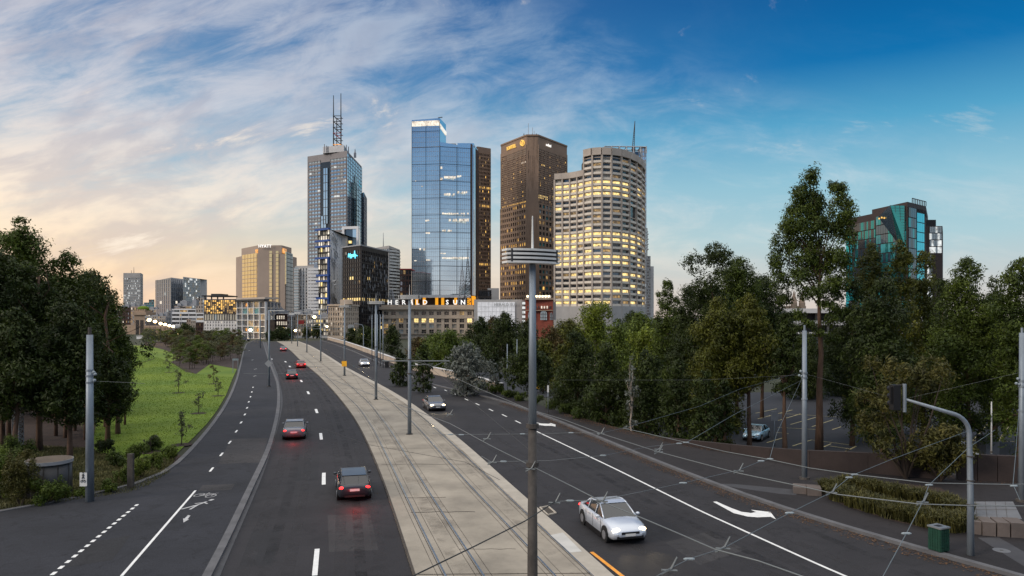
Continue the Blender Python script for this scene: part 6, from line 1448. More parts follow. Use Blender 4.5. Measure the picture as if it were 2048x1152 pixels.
    if lights == 'head':
        for s_ in (-1, 1):
            sp_ = bpy.data.lights.new('beam', 'SPOT'); sp_.energy = 35; sp_.color = (1, .80, .5); sp_.spot_size = radians(60); sp_.spot_blend = .8; sp_.shadow_soft_size = .1
            lo = bpy.data.objects.new('beam', sp_); COL.objects.link(lo); lo.parent = t_; lo.location = (h+.1, s_*.6, .68); lo.rotation_euler = Vector((1, 0, -.16)).to_track_quat('-Z', 'Y').to_euler()
    if lights == 'tail':
        sp_ = bpy.data.lights.new('tail_glow', 'POINT'); sp_.energy = 30; sp_.color = (1, .03, .02); sp_.shadow_soft_size = .4; lo = bpy.data.objects.new('tail_glow', sp_); COL.objects.link(lo); lo.parent = t_; lo.location = (-h-1.3, 0, .5)
    t_.location = (x, y, z); t_.rotation_euler = (0, 0, ang); return t_
car('pale blue sedan parked alone in the car park below the wall', 1513, 877, (1482, 893), 'paint_sky', None, 4.5, LOW+.06, None, 'parked_car')
car('silver blue car with its headlights on, driving towards the viewer right of the nearest pole', 1222, 1062, (1262, 1092), 'paint_silver', 'head')
car('dark hatchback with red tail lamps nearest in the right lane of the left carriageway', 706, 985, (700, 952), 'paint_dark', 'tail', wagon=True)
car('red tail-lamp car in the left lane of the left carriageway, beside the kerb bend', 590, 872, (596, 850), 'paint_grey', 'tail')
car('small car with red tail lamps left of the tracks below the diamond sign', 583, 757, (576, 745), 'paint_dark', 'tail')
car('far car with red tail lamps next to the tram slab edge on the left carriageway', 601, 735, (592, 727), 'paint_red', 'tail'); car('farthest car with red tail lamps entering the road bend', 566, 702, (560, 696), 'paint_grey', 'tail')
car('car with headlights on beside the tram slabs in the near lane of the right carriageway', 868, 818, (900, 838), 'paint_grey', 'head')
car('small distant car with headlights on, approaching right of the yellow sign pole', 728, 732, (748, 744), 'paint_silver', 'head')
for i, (px, py, m_) in enumerate(((489, 682, 'paint_dark'), (482, 680.5, 'paint_grey'), (430, 680, 'paint_white'), (450, 679.5, 'paint_grey'))): car(['dark car parked at the top of the path', 'grey car parked behind the dark car at the top of the path', 'white car parked beyond the shrubs', 'grey car parked beyond the shrubs in front of the framed apartments'][i], px, py, (px+8, py+.05), m_, None, group='cars parked beyond the park', name='parked_car')
# cross-street traffic barrier at the bend
t_ = thing('street_barrier', 'low pale barrier wall across the end of the road', 'barrier', gp(640, 678.5)); d_ = 10*F/(678-HZ); g = MB(); g.box(hx(655, d_), hx(740, d_), d_, d_+.5, 0, 1.4); g.build('barrier_wall', 'stone_warm', t_); g = MB(); g.box(hx(505, d_+14), hx(655, d_+14), d_+14, d_+14.4, 0, 1.1); g.build('barrier_wall', 'conc_pale', t_)
# fallen leaves along the right kerb
mat('dry_leaf', (.11, .058, .026), .9, var=.4, scale=5, kind='island')
rng = np.random.default_rng(3)
def litter(name, line, off0, off1, n, z, i0=0, i1=None, s=.07):
    A = np.array(line)[i0:i1]; k = rng.integers(0, len(A)-1, n); f = rng.random(n)[:, None]; p = A[k]*(1-f)+A[k+1]*f; T = A[k+1]-A[k]; T /= np.linalg.norm(T, axis=1)[:, None]; Nn = np.stack([T[:, 1], -T[:, 0]], 1)
    e = np.abs(rng.normal(0, .5, n)).clip(0, 1)[:, None]; p = p+Nn*(off0+(off1-off0)*e); V = []
    a = rng.random(n)*6.28; sz = s*(.5+rng.random(n)); c, s_ = np.cos(a)*sz, np.sin(a)*sz; zz = np.full(n, z)+rng.random(n)*.015
    q = np.stack([np.stack([p[:, 0]+c, p[:, 1]+s_, zz], 1), np.stack([p[:, 0]-s_*.5, p[:, 1]+c*.5, zz+.012], 1), np.stack([p[:, 0]-c, p[:, 1]-s_, zz], 1), np.stack([p[:, 0]+s_*.5, p[:, 1]-c*.5, zz+.006], 1)], 1)
    o = raw(name, q.reshape(-1, 3), n, 'dry_leaf'); o['kind'] = 'stuff'; return o
kx = [i for i, p in enumerate(roadR) if p[1] < 85]
litter('fallen_leaves', roadR, .05, 1.0, 4500, .012, kx[0], None, .05)['label'] = 'brown fallen leaves along the right kerb'
kx = [i for i, p in enumerate(wf) if p[1] < 75]; litter('fallen_leaves', wf, .05, 1.4, 3500, .14, kx[0], None, .05)['label'] = 'brown fallen leaves at the foot of the brown wall'
# ------------------------------------------------------------------ vegetation
def leafmat(name, c1, c2, c3=None, scale=.5):
    m = mat(name, c1, .6, var=.35, scale=scale, col2=c2, kind='island', spec=.25); t = m.node_tree; b = t.nodes['Principled BSDF']; o = [n for n in t.nodes if n.type == 'OUTPUT_MATERIAL'][0]
    tr = t.nodes.new('ShaderNodeBsdfTranslucent'); tr.inputs[0].default_value = (c2[0]*1.2, c2[1]*1.3, c2[2], 1); mx = t.nodes.new('ShaderNodeMixShader'); mx.inputs[0].default_value = .14
    t.links.new(b.outputs[0], mx.inputs[1]); t.links.new(tr.outputs[0], mx.inputs[2]); t.links.new(mx.outputs[0], o.inputs[0]); return m
leafmat('leaf_gum', (0.024, 0.046, 0.006), (0.070, 0.096, 0.010), scale=.35)
leafmat('leaf_olive', (0.034, 0.048, 0.006), (0.098, 0.100, 0.010), scale=.3)
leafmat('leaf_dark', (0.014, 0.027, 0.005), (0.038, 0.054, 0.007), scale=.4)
leafmat('leaf_green', (0.045, 0.080, 0.009), (0.100, 0.130, 0.014), scale=.4)
leafmat('leaf_bright', (0.080, 0.120, 0.010), (0.160, 0.190, 0.018), scale=.4)
leafmat('leaf_silver', (0.093, 0.105, 0.093), (0.161, 0.174, 0.155), scale=.6)
leafmat('leaf_grey', (0.065, 0.075, 0.042), (0.120, 0.125, 0.065), scale=.4)
leafmat('leaf_rust', (0.032, 0.044, 0.010), (0.085, 0.074, 0.014), scale=.7)
leafmat('leaf_plane', (0.043, 0.043, 0.012), (0.099, 0.062, 0.019), scale=.3)
leafmat('leaf_shrub', (0.060, 0.068, 0.028), (0.130, 0.120, 0.045), scale=.8)
leafmat('blade', (.034, .042, .010), (.095, .085, .024), scale=.8)
mat('bark', (.10, .06, .04), .9, var=.35, scale=2, stretch=(3, 3, .5), bump=.4)
mat('bark_pale', (.30, .25, .21), .85, var=.3, scale=2, stretch=(3, 3, .6)); mat('bark_dark', (.035, .025, .018), .9, var=.3, scale=2)
DK = 1.7
def leaves(rg_, blobs, leaf, dens, droop=.35, sub=.30, asp=.38):
    """leaf quads on many small tufts spread over the outside of each lobe; droop bends leaves down"""
    C = []; Nr = []
    for (cx, cy, cz, rx, ry, rz) in blobs:
        area = 4*pi*((rx*ry)**1.6+(rx*rz)**1.6+(ry*rz)**1.6)**(1/1.6)/3**(1/1.6)
        nl = int(DK*dens*area/(leaf*leaf*asp)); m = max(12, int(20*(area/20)**.5)); 
        d = rg_.normal(size=(m, 3)); d /= np.linalg.norm(d, axis=1)[:, None]; d[:, 2] = np.where(d[:, 2] < -.55, -d[:, 2], d[:, 2])
        r_ = .55+.5*rg_.random(m)[:, None]; c = d*r_; k = rg_.integers(0, m, nl)
        v = rg_.normal(size=(nl, 3)); v /= np.linalg.norm(v, axis=1)[:, None]; rr = (rg_.random(nl)**.45)[:, None]*(sub*(1+.6*rg_.random(m)[k]))[:, None]
        p = c[k]+v*rr; C.append(p*np.array([rx, ry, rz])+np.array([cx, cy, cz])); Nr.append(v*.8+c[k]*.6)
    C = np.vstack(C); Nr = np.vstack(Nr); n = len(C); Nr = Nr+rg_.normal(size=(n, 3))*.45; Nr /= np.linalg.norm(Nr, axis=1)[:, None]
    a = rg_.normal(size=(n, 3)); a[:, 2] -= droop*2.2; a -= Nr*(a*Nr).sum(1)[:, None]; a /= np.linalg.norm(a, axis=1)[:, None]+1e-9; b = np.cross(Nr, a)
    s = leaf*(.6+.8*rg_.random(n))[:, None]; a = a*s*.5; b = b*s*.5*asp
    V = np.stack([C-a*.9, C+b, C+a*1.1, C-b], 1).reshape(-1, 3); return V, n
def trunk(mb, x, y, z0, pts, r0, limbs, rg_):
    mb.tube([(x, y, z0-.2)] + pts, [r0*1.15] + [r0*(1-.75*(i+1)/len(pts)) for i in range(len(pts))], 9)
    for (tx, ty, tz), f in limbs:
        i = min(int(f*(len(pts)-1)), len(pts)-2); a = Vector(pts[i]).lerp(Vector(pts[i+1]), f*(len(pts)-1)-i); c = Vector((tx, ty, tz)); mid = a.lerp(c, .5)+Vector((rg_.normal()*.25, rg_.normal()*.25, .3+.1*(c-a).length)); r = r0*(1-.7*f)*.45
        mb.tube([a, mid, c], [r, r*.7, r*.3], 5, cap=False)
TC = {}; 
def tree(name, label, px, d, top, w, seed, lm='leaf_gum', z0=None, cb=.25, nb=14, leaf=.34, dens=.62, prof='round', group=None, blobs=None, r0=None, bark='bark', droop=.35, cat='tree', lean=0, sub=.30, thr=1.):
    """px, d: column in the photograph and distance; top: row of the tip; w: crown width in rows"""
    rg_ = np.random.default_rng(seed); x = hx(px, d); y = d; z0 = gz(x, y) if z0 is None else z0; zt = hz(top, d); H = zt-z0; W = w*d/F/2
    B = []
    if blobs:
        for (bx, by, br, bh) in blobs: rx = br*1.22*d/F; B.append((hx(bx, d), d+rg_.uniform(-.5, .5)*W*.6, hz(by, d), rx, rx, bh*1.15*d/F))
    else:
        for k in range(nb):
            f = (k+.5)/nb; f = min(1, max(0, f+rg_.normal()*.04)); 
            pr = {'round': math.sin(pi*(.12+.83*f))**.7, 'cone': (1-f)**.58*.95+.16, 'column': (math.sin(pi*(.15+.72*f)))**.5, 'umbrella': .35+.65*f if f < .8 else .8}[prof]
            a = k*2.4+rg_.random(); rad_ = W*pr*(.35+.45*rg_.random()); br = W*(.34+.18*rg_.random())*(.6+.45*pr); zc_ = z0+H*cb+(H*(1-cb)-br*.9)*f
            B.append((x+lean*f+cos(a)*rad_, y+sin(a)*rad_, zc_, br, br, br*(.85+.4*rg_.random())))
        ax = 7 if prof in ('cone', 'column') else 4
        for k in range(ax):
            f = (k+.5)/ax; f2 = f if prof in ('cone', 'column') else .45+.5*f
            pr = (1-f2)**.6*.8+.20 if prof == 'cone' else .5*(1.05-f2)**.4+.05; br = W*pr*.95; B.append((x+lean*f2+rg_.normal()*W*.06, y, z0+H*cb+(H*(1-cb)-br*.8)*f2, br, br, br*1.25))
        if prof in ('round', 'umbrella'): B.append((x, y, z0+H*(cb+.45*(1-cb)), W*.5, W*.5, H*(1-cb)*.35))
        B.append((x+lean, y, zt-W*.26, W*.26, W*.26, W*.30))
    t_ = thing(name, label, cat, (x, y, z0), group)
    V, n = leaves(rg_, B, leaf, dens, droop, sub); raw('crown', V, n, lm, t_)
    r0 = r0 or max(.10, H*.016); g = MB(); hh = H*(.80 if prof != 'round' else .7)
    pts = [(x+rg_.normal()*r0*.8*i/6+lean*(i/6)**1.5, y, z0+hh*i/6) for i in range(1, 7)]
    lim = [((b_[0], b_[1], b_[2]), min(.95, max(.12, (b_[2]-z0)/hh*.75))) for b_ in B[:18]]; trunk(g, x, y, z0, pts, r0*thr, lim, rg_); g.build('trunk', bark, t_, True)
    return t_
GR = 'gum trees right of the road'
# the tall gum in front of the steel pole
tree('gum_tree', 'tallest gum tree, open crown of stacked lobes rising behind the right steel pole', 1638, 68, 348, 150, 11, z0=LOW, leaf=.26, dens=1.2, group=GR, r0=.36, sub=.46, blobs=[
    (1614, 372, 15, 26), (1606, 396, 18, 20), (1622, 404, 20, 22), (1660, 384, 12, 14), (1674, 392, 13, 16), (1650, 412, 20, 20), (1672, 424, 22, 24), (1686, 444, 15, 16), (1620, 430, 26, 26), (1594, 436, 19, 20),
    (1575, 462, 18, 20), (1594, 470, 22, 24), (1640, 458, 28, 26), (1668, 474, 22, 26), (1690, 480, 12, 18), (1562, 508, 14, 30), (1556, 540, 13, 26), (1580, 505, 14, 20), (1626, 500, 26, 24), (1610, 530, 24, 24), (1640, 548, 28, 24), (1668, 520, 24, 26), (1690, 540, 14, 26),
    (1600, 560, 20, 18), (1660, 575, 24, 18), (1566, 570, 16, 20), (1622, 590, 22, 14), (1688, 575, 16, 22), (1574, 600, 12, 16), (1650, 612, 18, 10), (1590, 636, 14, 14), (1662, 644, 16, 14), (1612, 652, 13, 12), (1684, 630, 14, 16), (1578, 662, 12, 12), (1634, 668, 12, 9), (1668, 682, 14, 10), (1600, 688, 10, 8)])
specs = [ # px, d, top, w, mat, prof, cb, label
    (1336, 88, 562, 66, 'leaf_gum', 'cone', .05, 'pointed narrow gum just right of the curved tower'),
    (1425, 76, 488, 96, 'leaf_dark', 'column', .12, 'dark tall gum with a tufted tip, highest left of the tallest gum'),
    (1474, 84, 517, 110, 'leaf_gum', 'round', .45, 'broad rounded gum between the tufted dark gum and the tallest gum'),
    (1524, 90, 552, 86, 'leaf_dark', 'round', .50, 'thin dark gum tucked against the left side of the tallest gum'),
    (1378, 80, 578, 84, 'leaf_dark', 'round', .06, 'dark gum filling the gap right of the narrow pointed gum'),
    (1742, 74, 487, 80, 'leaf_olive', 'cone', .10, 'olive pointed gum hiding the lower left of the black glass building'),
    (1800, 72, 484, 80, 'leaf_olive', 'cone', .10, 'olive pointed gum in front of the middle of the black glass building'),
    (1846, 77, 504, 74, 'leaf_olive', 'cone', .10, 'olive gum with its tip before the cyan windows of the black glass building'),
    (1704, 70, 556, 70, 'leaf_dark', 'column', .22, 'dark gum leaning in right of the tallest gum trunk'),
    (1938, 66, 520, 118, 'leaf_gum', 'round', .16, 'rounded dark gum just right of the black glass building'),
    (1990, 72, 556, 80, 'leaf_dark', 'round', .14, 'lower dark gum second from the right edge'),
    (2040, 60, 514, 104, 'leaf_gum', 'round', .14, 'gum cut by the right edge of the picture'),
    (1886, 84, 560, 60, 'leaf_dark', 'column', .15, 'narrow dark gum below the side wing of the black glass building'),
    (1765, 58, 560, 110, 'leaf_dark', 'round', .25, 'low dark gum in front of the olive pointed gums'),
    (1570, 64, 625, 56, 'leaf_dark', 'round', .74, 'low gum with drooping branches above the parked car'),
    (1498, 66, 590, 84, 'leaf_olive', 'round', .66, 'rust tinged gum left of the parked car'),
    (1432, 66, 600, 96, 'leaf_olive', 'round', .15, 'rust tinged olive gum below the tufted dark gum'),
    (2130, 66, 530, 110, 'leaf_gum', 'round', .1, 'first gum beyond the right edge of the picture'), (2220, 72, 540, 120, 'leaf_dark', 'round', .1, 'second gum beyond the right edge of the picture'),
    (1610, 110, 668, 80, 'leaf_dark', 'round', .0, 'low dark tree far behind the trunk of the tallest gum, left side'), (1680, 115, 660, 80, 'leaf_dark', 'round', .0, 'low dark tree far behind the trunk of the tallest gum, right side'),
    (1900, 120, 640, 110, 'leaf_dark', 'round', .0, 'dark background tree between the right gums above the rail yard'), (1975, 110, 640, 100, 'leaf_dark', 'round', .0, 'dark background tree near the right edge above the rail yard')]
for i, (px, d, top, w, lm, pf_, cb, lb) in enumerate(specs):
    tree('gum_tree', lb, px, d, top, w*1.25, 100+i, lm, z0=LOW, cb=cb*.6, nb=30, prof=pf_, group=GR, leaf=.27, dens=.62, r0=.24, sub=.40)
for i, (px, d, top, w, lb, cb) in enumerate(((1290, 66, 700, 100, 'low dense dark tree beside the footpath below the curved tower', .0), (1355, 62, 720, 84, 'low dense tree at the left end of the brown wall', .02), (1250, 70, 742, 80, 'dark spreading tree at the left end of the dark mass on the footpath edge', .0),
     (1410, 60, 742, 70, 'small round dark tree behind the brown wall, first from its left end', .12), (1448, 62, 760, 44, 'small dark tree left of the parked car behind the brown wall', .2), (1155, 76, 662, 110, 'dense dark round tree beyond the hedge, below the bright leafed tree', .0), (1212, 70, 690, 90, 'dense dark tree touching the right side of the dark round tree', .0))):
    tree('dark_tree', lb, px, d, top, w, 200+i, 'leaf_dark', cb=cb, nb=24, group='dense dark trees along the right footpath', leaf=.26, dens=.62, r0=.18, z0=LOW, sub=.42)
# middle distance, right of the road
mids = [(1190, 150, 604, 84, 'leaf_bright', 'umbrella', .2, 'bright green umbrella shaped tree in front of the curved tower base'), (1140, 160, 640, 90, 'leaf_olive', 'round', .1, 'olive tree left of the bright umbrella shaped tree'), (1235, 130, 640, 60, 'leaf_green', 'round', .1, 'green tree right of the bright umbrella shaped tree'),
    (1283, 120, 622, 90, 'leaf_green', 'round', .1, 'broad green tree below the right edge of the curved tower'), (1262, 175, 625, 70, 'leaf_dark', 'round', .05, 'low dark round tree behind the green trees at the curved tower base'), (1290, 98, 652, 76, 'leaf_bright', 'umbrella', .25, 'light green tree with pale forked branches left of the pointed gum'),
    (1010, 180, 626, 76, 'leaf_dark', 'round', .1, 'dark tree in front of the white mesh screen building'), (960, 190, 636, 66, 'leaf_dark', 'round', .1, 'dark tree below the corner of the newspaper building'), (1056, 170, 640, 60, 'leaf_dark', 'round', .1, 'dark tree in front of the red brick hall'), (985, 210, 634, 50, 'leaf_plane', 'round', .1, 'plane tree touched with rust before the mesh screen building'),
    (900, 150, 660, 90, 'leaf_green', 'round', .0, 'wide low green tree left of the silvery bush'), (868, 160, 668, 70, 'leaf_green', 'round', .0, 'smaller green tree below the newspaper building'), (1100, 150, 652, 60, 'leaf_plane', 'round', .05, 'rust and green tree right of the nearest tram pole'), (1086, 120, 676, 60, 'leaf_olive', 'round', .05, 'olive tree behind the nearest tram pole'),
    (784, 230, 650, 40, 'leaf_dark', 'round', .05, 'dark street tree at the left end of the newspaper building'), (840, 210, 674, 44, 'leaf_plane', 'round', .0, 'small rusty shrub like tree below the newspaper building'), (730, 300, 652, 42, 'leaf_dark', 'round', .0, 'dark street tree right of the stone corner building'), (752, 280, 655, 30, 'leaf_dark', 'round', .0, 'dark street tree behind the thin flagpoles'),
    (705, 310, 655, 30, 'leaf_dark', 'round', .0, 'dark street tree touching the stone corner building'), (633, 330, 648, 20, 'leaf_dark', 'round', .05, 'small dark street tree before the lit shopfronts'), (612, 330, 652, 18, 'leaf_dark', 'round', .05, 'small dark street tree near the red shop sign'), (560, 310, 652, 30, 'leaf_dark', 'round', .0, 'dark street tree at the bend in front of the white windowed block'), (540, 305, 660, 22, 'leaf_dark', 'round', .0, 'dark street tree at the bend behind the diamond sign pole'), (576, 320, 656, 20, 'leaf_dark', 'round', 0, 'dark street tree behind the green road sign'),
    (372, 300, 648, 40, 'leaf_dark', 'round', .0, 'dark tree right of the row of lit street lamps'), (340, 290, 662, 44, 'leaf_green', 'round', .0, 'yellow green tree under the row of lit street lamps'), (420, 290, 662, 34, 'leaf_dark', 'round', .0, 'dark tree before the old brick terrace'), (452, 285, 664, 30, 'leaf_dark', 'round', .0, 'dark tree before the white gridded facade'),
    (800, 105, 700, 40, 'leaf_dark', 'round', .0, 'dark shrub like tree behind the second tram pole'), (846, 96, 690, 44, 'leaf_dark', 'round', .0, 'dark tree left of the silvery bush'), (1125, 105, 690, 50, 'leaf_olive', 'round', .0, 'olive tree right of the blue notice post')]
for i, (px, d, top, w, lm, pf_, cb, lb) in enumerate(mids):
    tree('tree', lb, px, d, top, w*1.1, 300+i, lm, cb=cb, nb=16, sub=.40, prof=pf_, group='trees between road and city', leaf=.34+.0011*d, dens=.60, bark='bark_pale' if lm == 'leaf_bright' else 'bark_dark')
tree('silver_bush', 'large round silvery grey bush right of the second tram pole', 934, 92, 682, 100, 401, 'leaf_silver', cb=.0, nb=14, leaf=.42, dens=.45, bark='bark_dark', droop=.0)
tree('silver_bush', 'smaller silvery bush among the dark trees left of the pointed gum', 1262, 64, 712, 36, 402, 'leaf_silver', cb=.1, nb=8, leaf=.3, dens=.35, bark='bark_pale', droop=.0, z0=LOW)
tree('round_tree', 'clipped round dark green tree on a short trunk behind the hedge', 1060, 88, 686, 96, 403, 'leaf_dark', cb=.18, nb=14, leaf=.32, dens=.7); tree('round_tree', 'dark tree between the silvery bush and the round clipped tree', 990, 94, 694, 44, 404, 'leaf_dark', cb=.15, nb=9, leaf=.34, dens=.6)
# left gum grove
GL = 'gum trees left of the lawn'
Lg = [(42, 58, 434, 108, 'leaf_gum', 'round', .42, 'tallest gum on the far left with sky showing through its crown'), (132, 60, 508, 110, 'leaf_gum', 'round', .30, 'second tallest left gum, its tip right of the tallest one'), (178, 64, 545, 96, 'leaf_gum', 'round', .26, 'gum with a rounded shoulder above the top of the left steel pole'), (212, 66, 590, 90, 'leaf_gum', 'round', .22, 'lower gum leaning over the lawn on the right side of the grove'),
      (5, 52, 500, 110, 'leaf_dark', 'round', .34, 'dark gum cut by the left edge'), (80, 54, 560, 120, 'leaf_dark', 'round', .38, 'dark gum in the middle of the left grove above the reddish trunk'), (140, 50, 610, 120, 'leaf_dark', 'round', .34, 'dark low crowned gum behind the left steel pole'), (236, 62, 650, 60, 'leaf_gum', 'round', .25, 'small gum at the right end of the grove with twigs against the lawn'),
      (30, 48, 620, 110, 'leaf_dark', 'round', .42, 'nearest dark gum at the left edge above the utility enclosure'), (-40, 50, 470, 110, 'leaf_dark', 'round', .2, 'gum mostly outside the left edge'), (105, 72, 600, 120, 'leaf_dark', 'round', .15, 'dark background gum deep inside the left grove'), (190, 74, 640, 110, 'leaf_dark', 'round', .12, 'dark background gum behind the left steel pole'), (20, 74, 600, 120, 'leaf_dark', 'round', .12, 'dark background gum behind the reddish trunk'), (215, 58, 700, 70, 'leaf_dark', 'round', .3, 'low dark branchy gum over the mulch right of the steel pole')]
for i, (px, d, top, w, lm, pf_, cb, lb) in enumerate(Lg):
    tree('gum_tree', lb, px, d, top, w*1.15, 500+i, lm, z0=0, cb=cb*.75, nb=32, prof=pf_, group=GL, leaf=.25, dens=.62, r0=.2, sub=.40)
for i, (px, d, top, w) in enumerate(((-20, 84, 690, 110), (50, 88, 700, 110), (110, 84, 690, 100), (160, 90, 694, 90), (200, 82, 712, 70))):
    tree('understory_tree', ['leftmost dark understory tree deep behind the left gum trunks', 'dark understory tree deep behind the thick reddish trunk', 'dark understory tree deep behind the middle of the left grove', 'dark understory tree deep behind the left steel pole', 'dark understory tree where the left grove meets the lawn'][i], px, d, top, w*1.2, 560+i, 'leaf_dark', z0=0, cb=-.05, nb=16, group='understory of the left grove', leaf=.32, dens=.6, sub=.42)
for i, (px, pb, hh, r_) in enumerate(((78, 905, 13, .20), (216, 884, 12, .17), (112, 872, 12, .14), (150, 862, 11, .12), (250, 850, 7, .09), (18, 880, 12, .16), (170, 880, 12, .11))):
    x, y, _ = gp(px, pb); t_ = thing('bare_tree', ['thick reddish bare gum trunk beside the lattice post', 'straight reddish gum trunk between steel pole and lawn', 'thin gum trunk deep in the grove right of the thick reddish one', 'thin dark gum trunk left of the steel pole', 'thin leaning trunk at the right side of the grove', 'dark gum trunk near the left edge', 'thin trunk just left of the steel pole'][i], 'tree trunk', (x, y, 0), 'bare trunks of the left grove')
    rg_ = np.random.default_rng(600+i); P = [(x+rg_.normal()*.12*k/4, y, hh*k/6) for k in range(7)]; g = MB(); g.tube([(x, y, -.1)]+P[1:], [r_*1.2]+[r_*(1-.5*k/6) for k in range(1, 7)], 9)
    for k in (3, 4, 5): a = Vector(P[k]); g.tube([a, a+Vector((rg_.normal()*1.6, rg_.normal(), 1.2)), a+Vector((rg_.normal()*2.6, rg_.normal(), 2.6))], [r_*.35, r_*.2, .02], 5)
    g.build('trunk', 'bark', t_, True)
    V, n = leaves(rg_, [(P[5][0]+rg_.normal()*.8, y+rg_.normal(), hh-1.2+q*.8, 1.3, 1.3, 1.1) for q in range(3)], .3, .4); raw('crown', V, n, 'leaf_dark', t_)
# shrubs bottom left
for i, (px, pb, w, h, lm, lb) in enumerate(((20, 1024, 70, 110, 'leaf_rust', 'large olive shrub at the bottom left beside the path'), (72, 1020, 60, 60, 'leaf_green', 'low green shrub in front of the utility enclosure'), (-20, 1012, 80, 120, 'leaf_green', 'green shrub cut by the left edge'), (40, 975, 60, 70, 'leaf_rust', 'brownish shrub left of the utility enclosure'), (5, 960, 70, 80, 'leaf_gum', 'dark shrub behind the large olive shrub'),
      (108, 1010, 34, 30, 'leaf_green', 'small green shrub right of the utility enclosure'), (150, 1004, 40, 22, 'leaf_green', 'low ground cover plant left of the steel pole foot'), (205, 996, 36, 30, 'leaf_green', 'leafy plant right of the steel pole foot'), (235, 975, 44, 40, 'leaf_gum', 'tufted green plant between steel pole and kerb'), (270, 965, 40, 40, 'leaf_green', 'spiky green plant by the kerb of the path'), (225, 940, 44, 36, 'leaf_gum', 'dark plant behind the steel pole right side'), (300, 945, 40, 36, 'leaf_green', 'green plant at the lawn corner by the kerb'), (262, 925, 50, 34, 'leaf_gum', 'low dark plant at the lawn edge'), (330, 925, 36, 30, 'leaf_green', 'last green plant where lawn meets kerb'), (290, 905, 40, 30, 'leaf_gum', 'low plant inside the lawn corner'), (200, 915, 40, 34, 'leaf_dark', 'dark plant near the straight reddish trunk'))):
    x, y, _ = gp(px, pb); dd = y+.8; W = w*dd/F/2; Hh = h*dd/F; rg_ = np.random.default_rng(700+i); t_ = thing('shrub', lb, 'shrub', (x, dd, 0), 'shrubs beside the path on the left')
    B = [(x+rg_.uniform(-1, 1)*W*.7, dd+rg_.uniform(-.6, .6)*W, Hh*rg_.uniform(.25, .72), W*.42, W*.42, Hh*.30) for _ in range(9)]; V, n = leaves(rg_, B, .11, .85, -.1, .4, .4); raw('foliage', V, n, lm, t_)
    g = MB(); [g.tube([(x, dd, 0), (b_[0], b_[1], b_[2])], [.03, .012], 4) for b_ in B[:5]]; g.build('stem', 'bark_dark', t_)
# hedge bushes
for i, (px, pb, w, h) in enumerate(((948, 776, 22, 14), (968, 783, 28, 20), (992, 790, 30, 22), (1018, 799, 30, 20), (1044, 806, 28, 20), (1074, 813, 30, 20), (1104, 822, 34, 22), (1130, 832, 30, 22), (1160, 842, 34, 24))):
    x, y, _ = gp(px, pb); dd = y+1.0; W = w*dd/F/2; Hh = h*dd/F; rg_ = np.random.default_rng(800+i); lb = ['leftmost of the row of low hedge bushes, beyond the silvery bush', 'second hedge bush from the left of the row', 'third hedge bush from the left, widest of the row', 'fourth hedge bush from the left, in front of the thin grey pole', 'hedge bush just left of the nearest tram pole', 'hedge bush hidden partly by the nearest tram pole', 'hedge bush at the foot of the white topped sign post', 'second to last low hedge bush before the dark trees', 'last low hedge bush at the foot of the dark trees'][i]
    t_ = thing('hedge_bush', lb, 'bush', (x, dd, 0), 'low hedge bushes along the right footpath'); B = [(x+rg_.uniform(-1, 1)*W*.7, dd+rg_.uniform(-.5, .5)*W, Hh*rg_.uniform(.3, .65), W*.5, W*.5, Hh*.36) for _ in range(6)]
    V, n = leaves(rg_, B, .16, .9, 0, .4); raw('foliage', V, n, 'leaf_green' if i in (1, 2) else 'leaf_rust' if i == 0 else 'leaf_gum', t_); g = MB(); g.tube([(x, dd, -.3), (x, dd, Hh*.5)], .05, 5); g.build('stem', 'bark_dark', t_)
# shrub with red-gold leaves in front of the wall, strappy planter
def big_shrub(label, px, d, top, w, bot, seed, z0):
    rg_ = np.random.default_rng(seed); x = hx(px, d); t_ = thing('tall_shrub', label, 'shrub', (x, d, z0)); B = []
    for k in range(26):
        py = top+18+(bot-top-36)*rg_.random(); f = (py-top)/(bot-top); ww = w/2*math.sin(pi*(.18+.66*f))**.8; B.append((hx(px+rg_.uniform(-1, 1)*ww*.8, d), d+rg_.uniform(-1, 1)*ww*.6*d/F, hz(py, d), 21*d/F, 21*d/F, 24*d/F))
    V, n = leaves(rg_, B, .26, .62, .2, .42, .30); raw('foliage', V, n, 'leaf_rust', t_); g = MB(); [g.tube([(x, d, z0), (x+(b_[0]-x)*.5, b_[1], (z0+b_[2])*.55), (b_[0], b_[1], b_[2])], [.07, .05, .02], 5) for b_ in B[:12]]; g.build('stem', 'bark_dark', t_)
big_shrub('tall bushy shrub with reddish leaves in front of the brown wall, behind the traffic light', 1812, 44.2, 718, 190, 950, 900, .1); big_shrub('lower leafy shrub touching the right side of the tall reddish shrub', 1880, 43.6, 850, 90, 958, 901, .1)
rg_ = np.random.default_rng(950)
tf = [(1690, 1000, 60), (1665, 985, 46), (1720, 1012, 60), (1755, 1022, 64), (1790, 1033, 64), (1825, 1040, 66), (1860, 1050, 66), (1895, 1058, 62), (1920, 1056, 50), (1700, 978, 40), (1740, 985, 44), (1790, 995, 44), (1840, 1005, 46), (1885, 1015, 46), (1920, 1030, 44)]
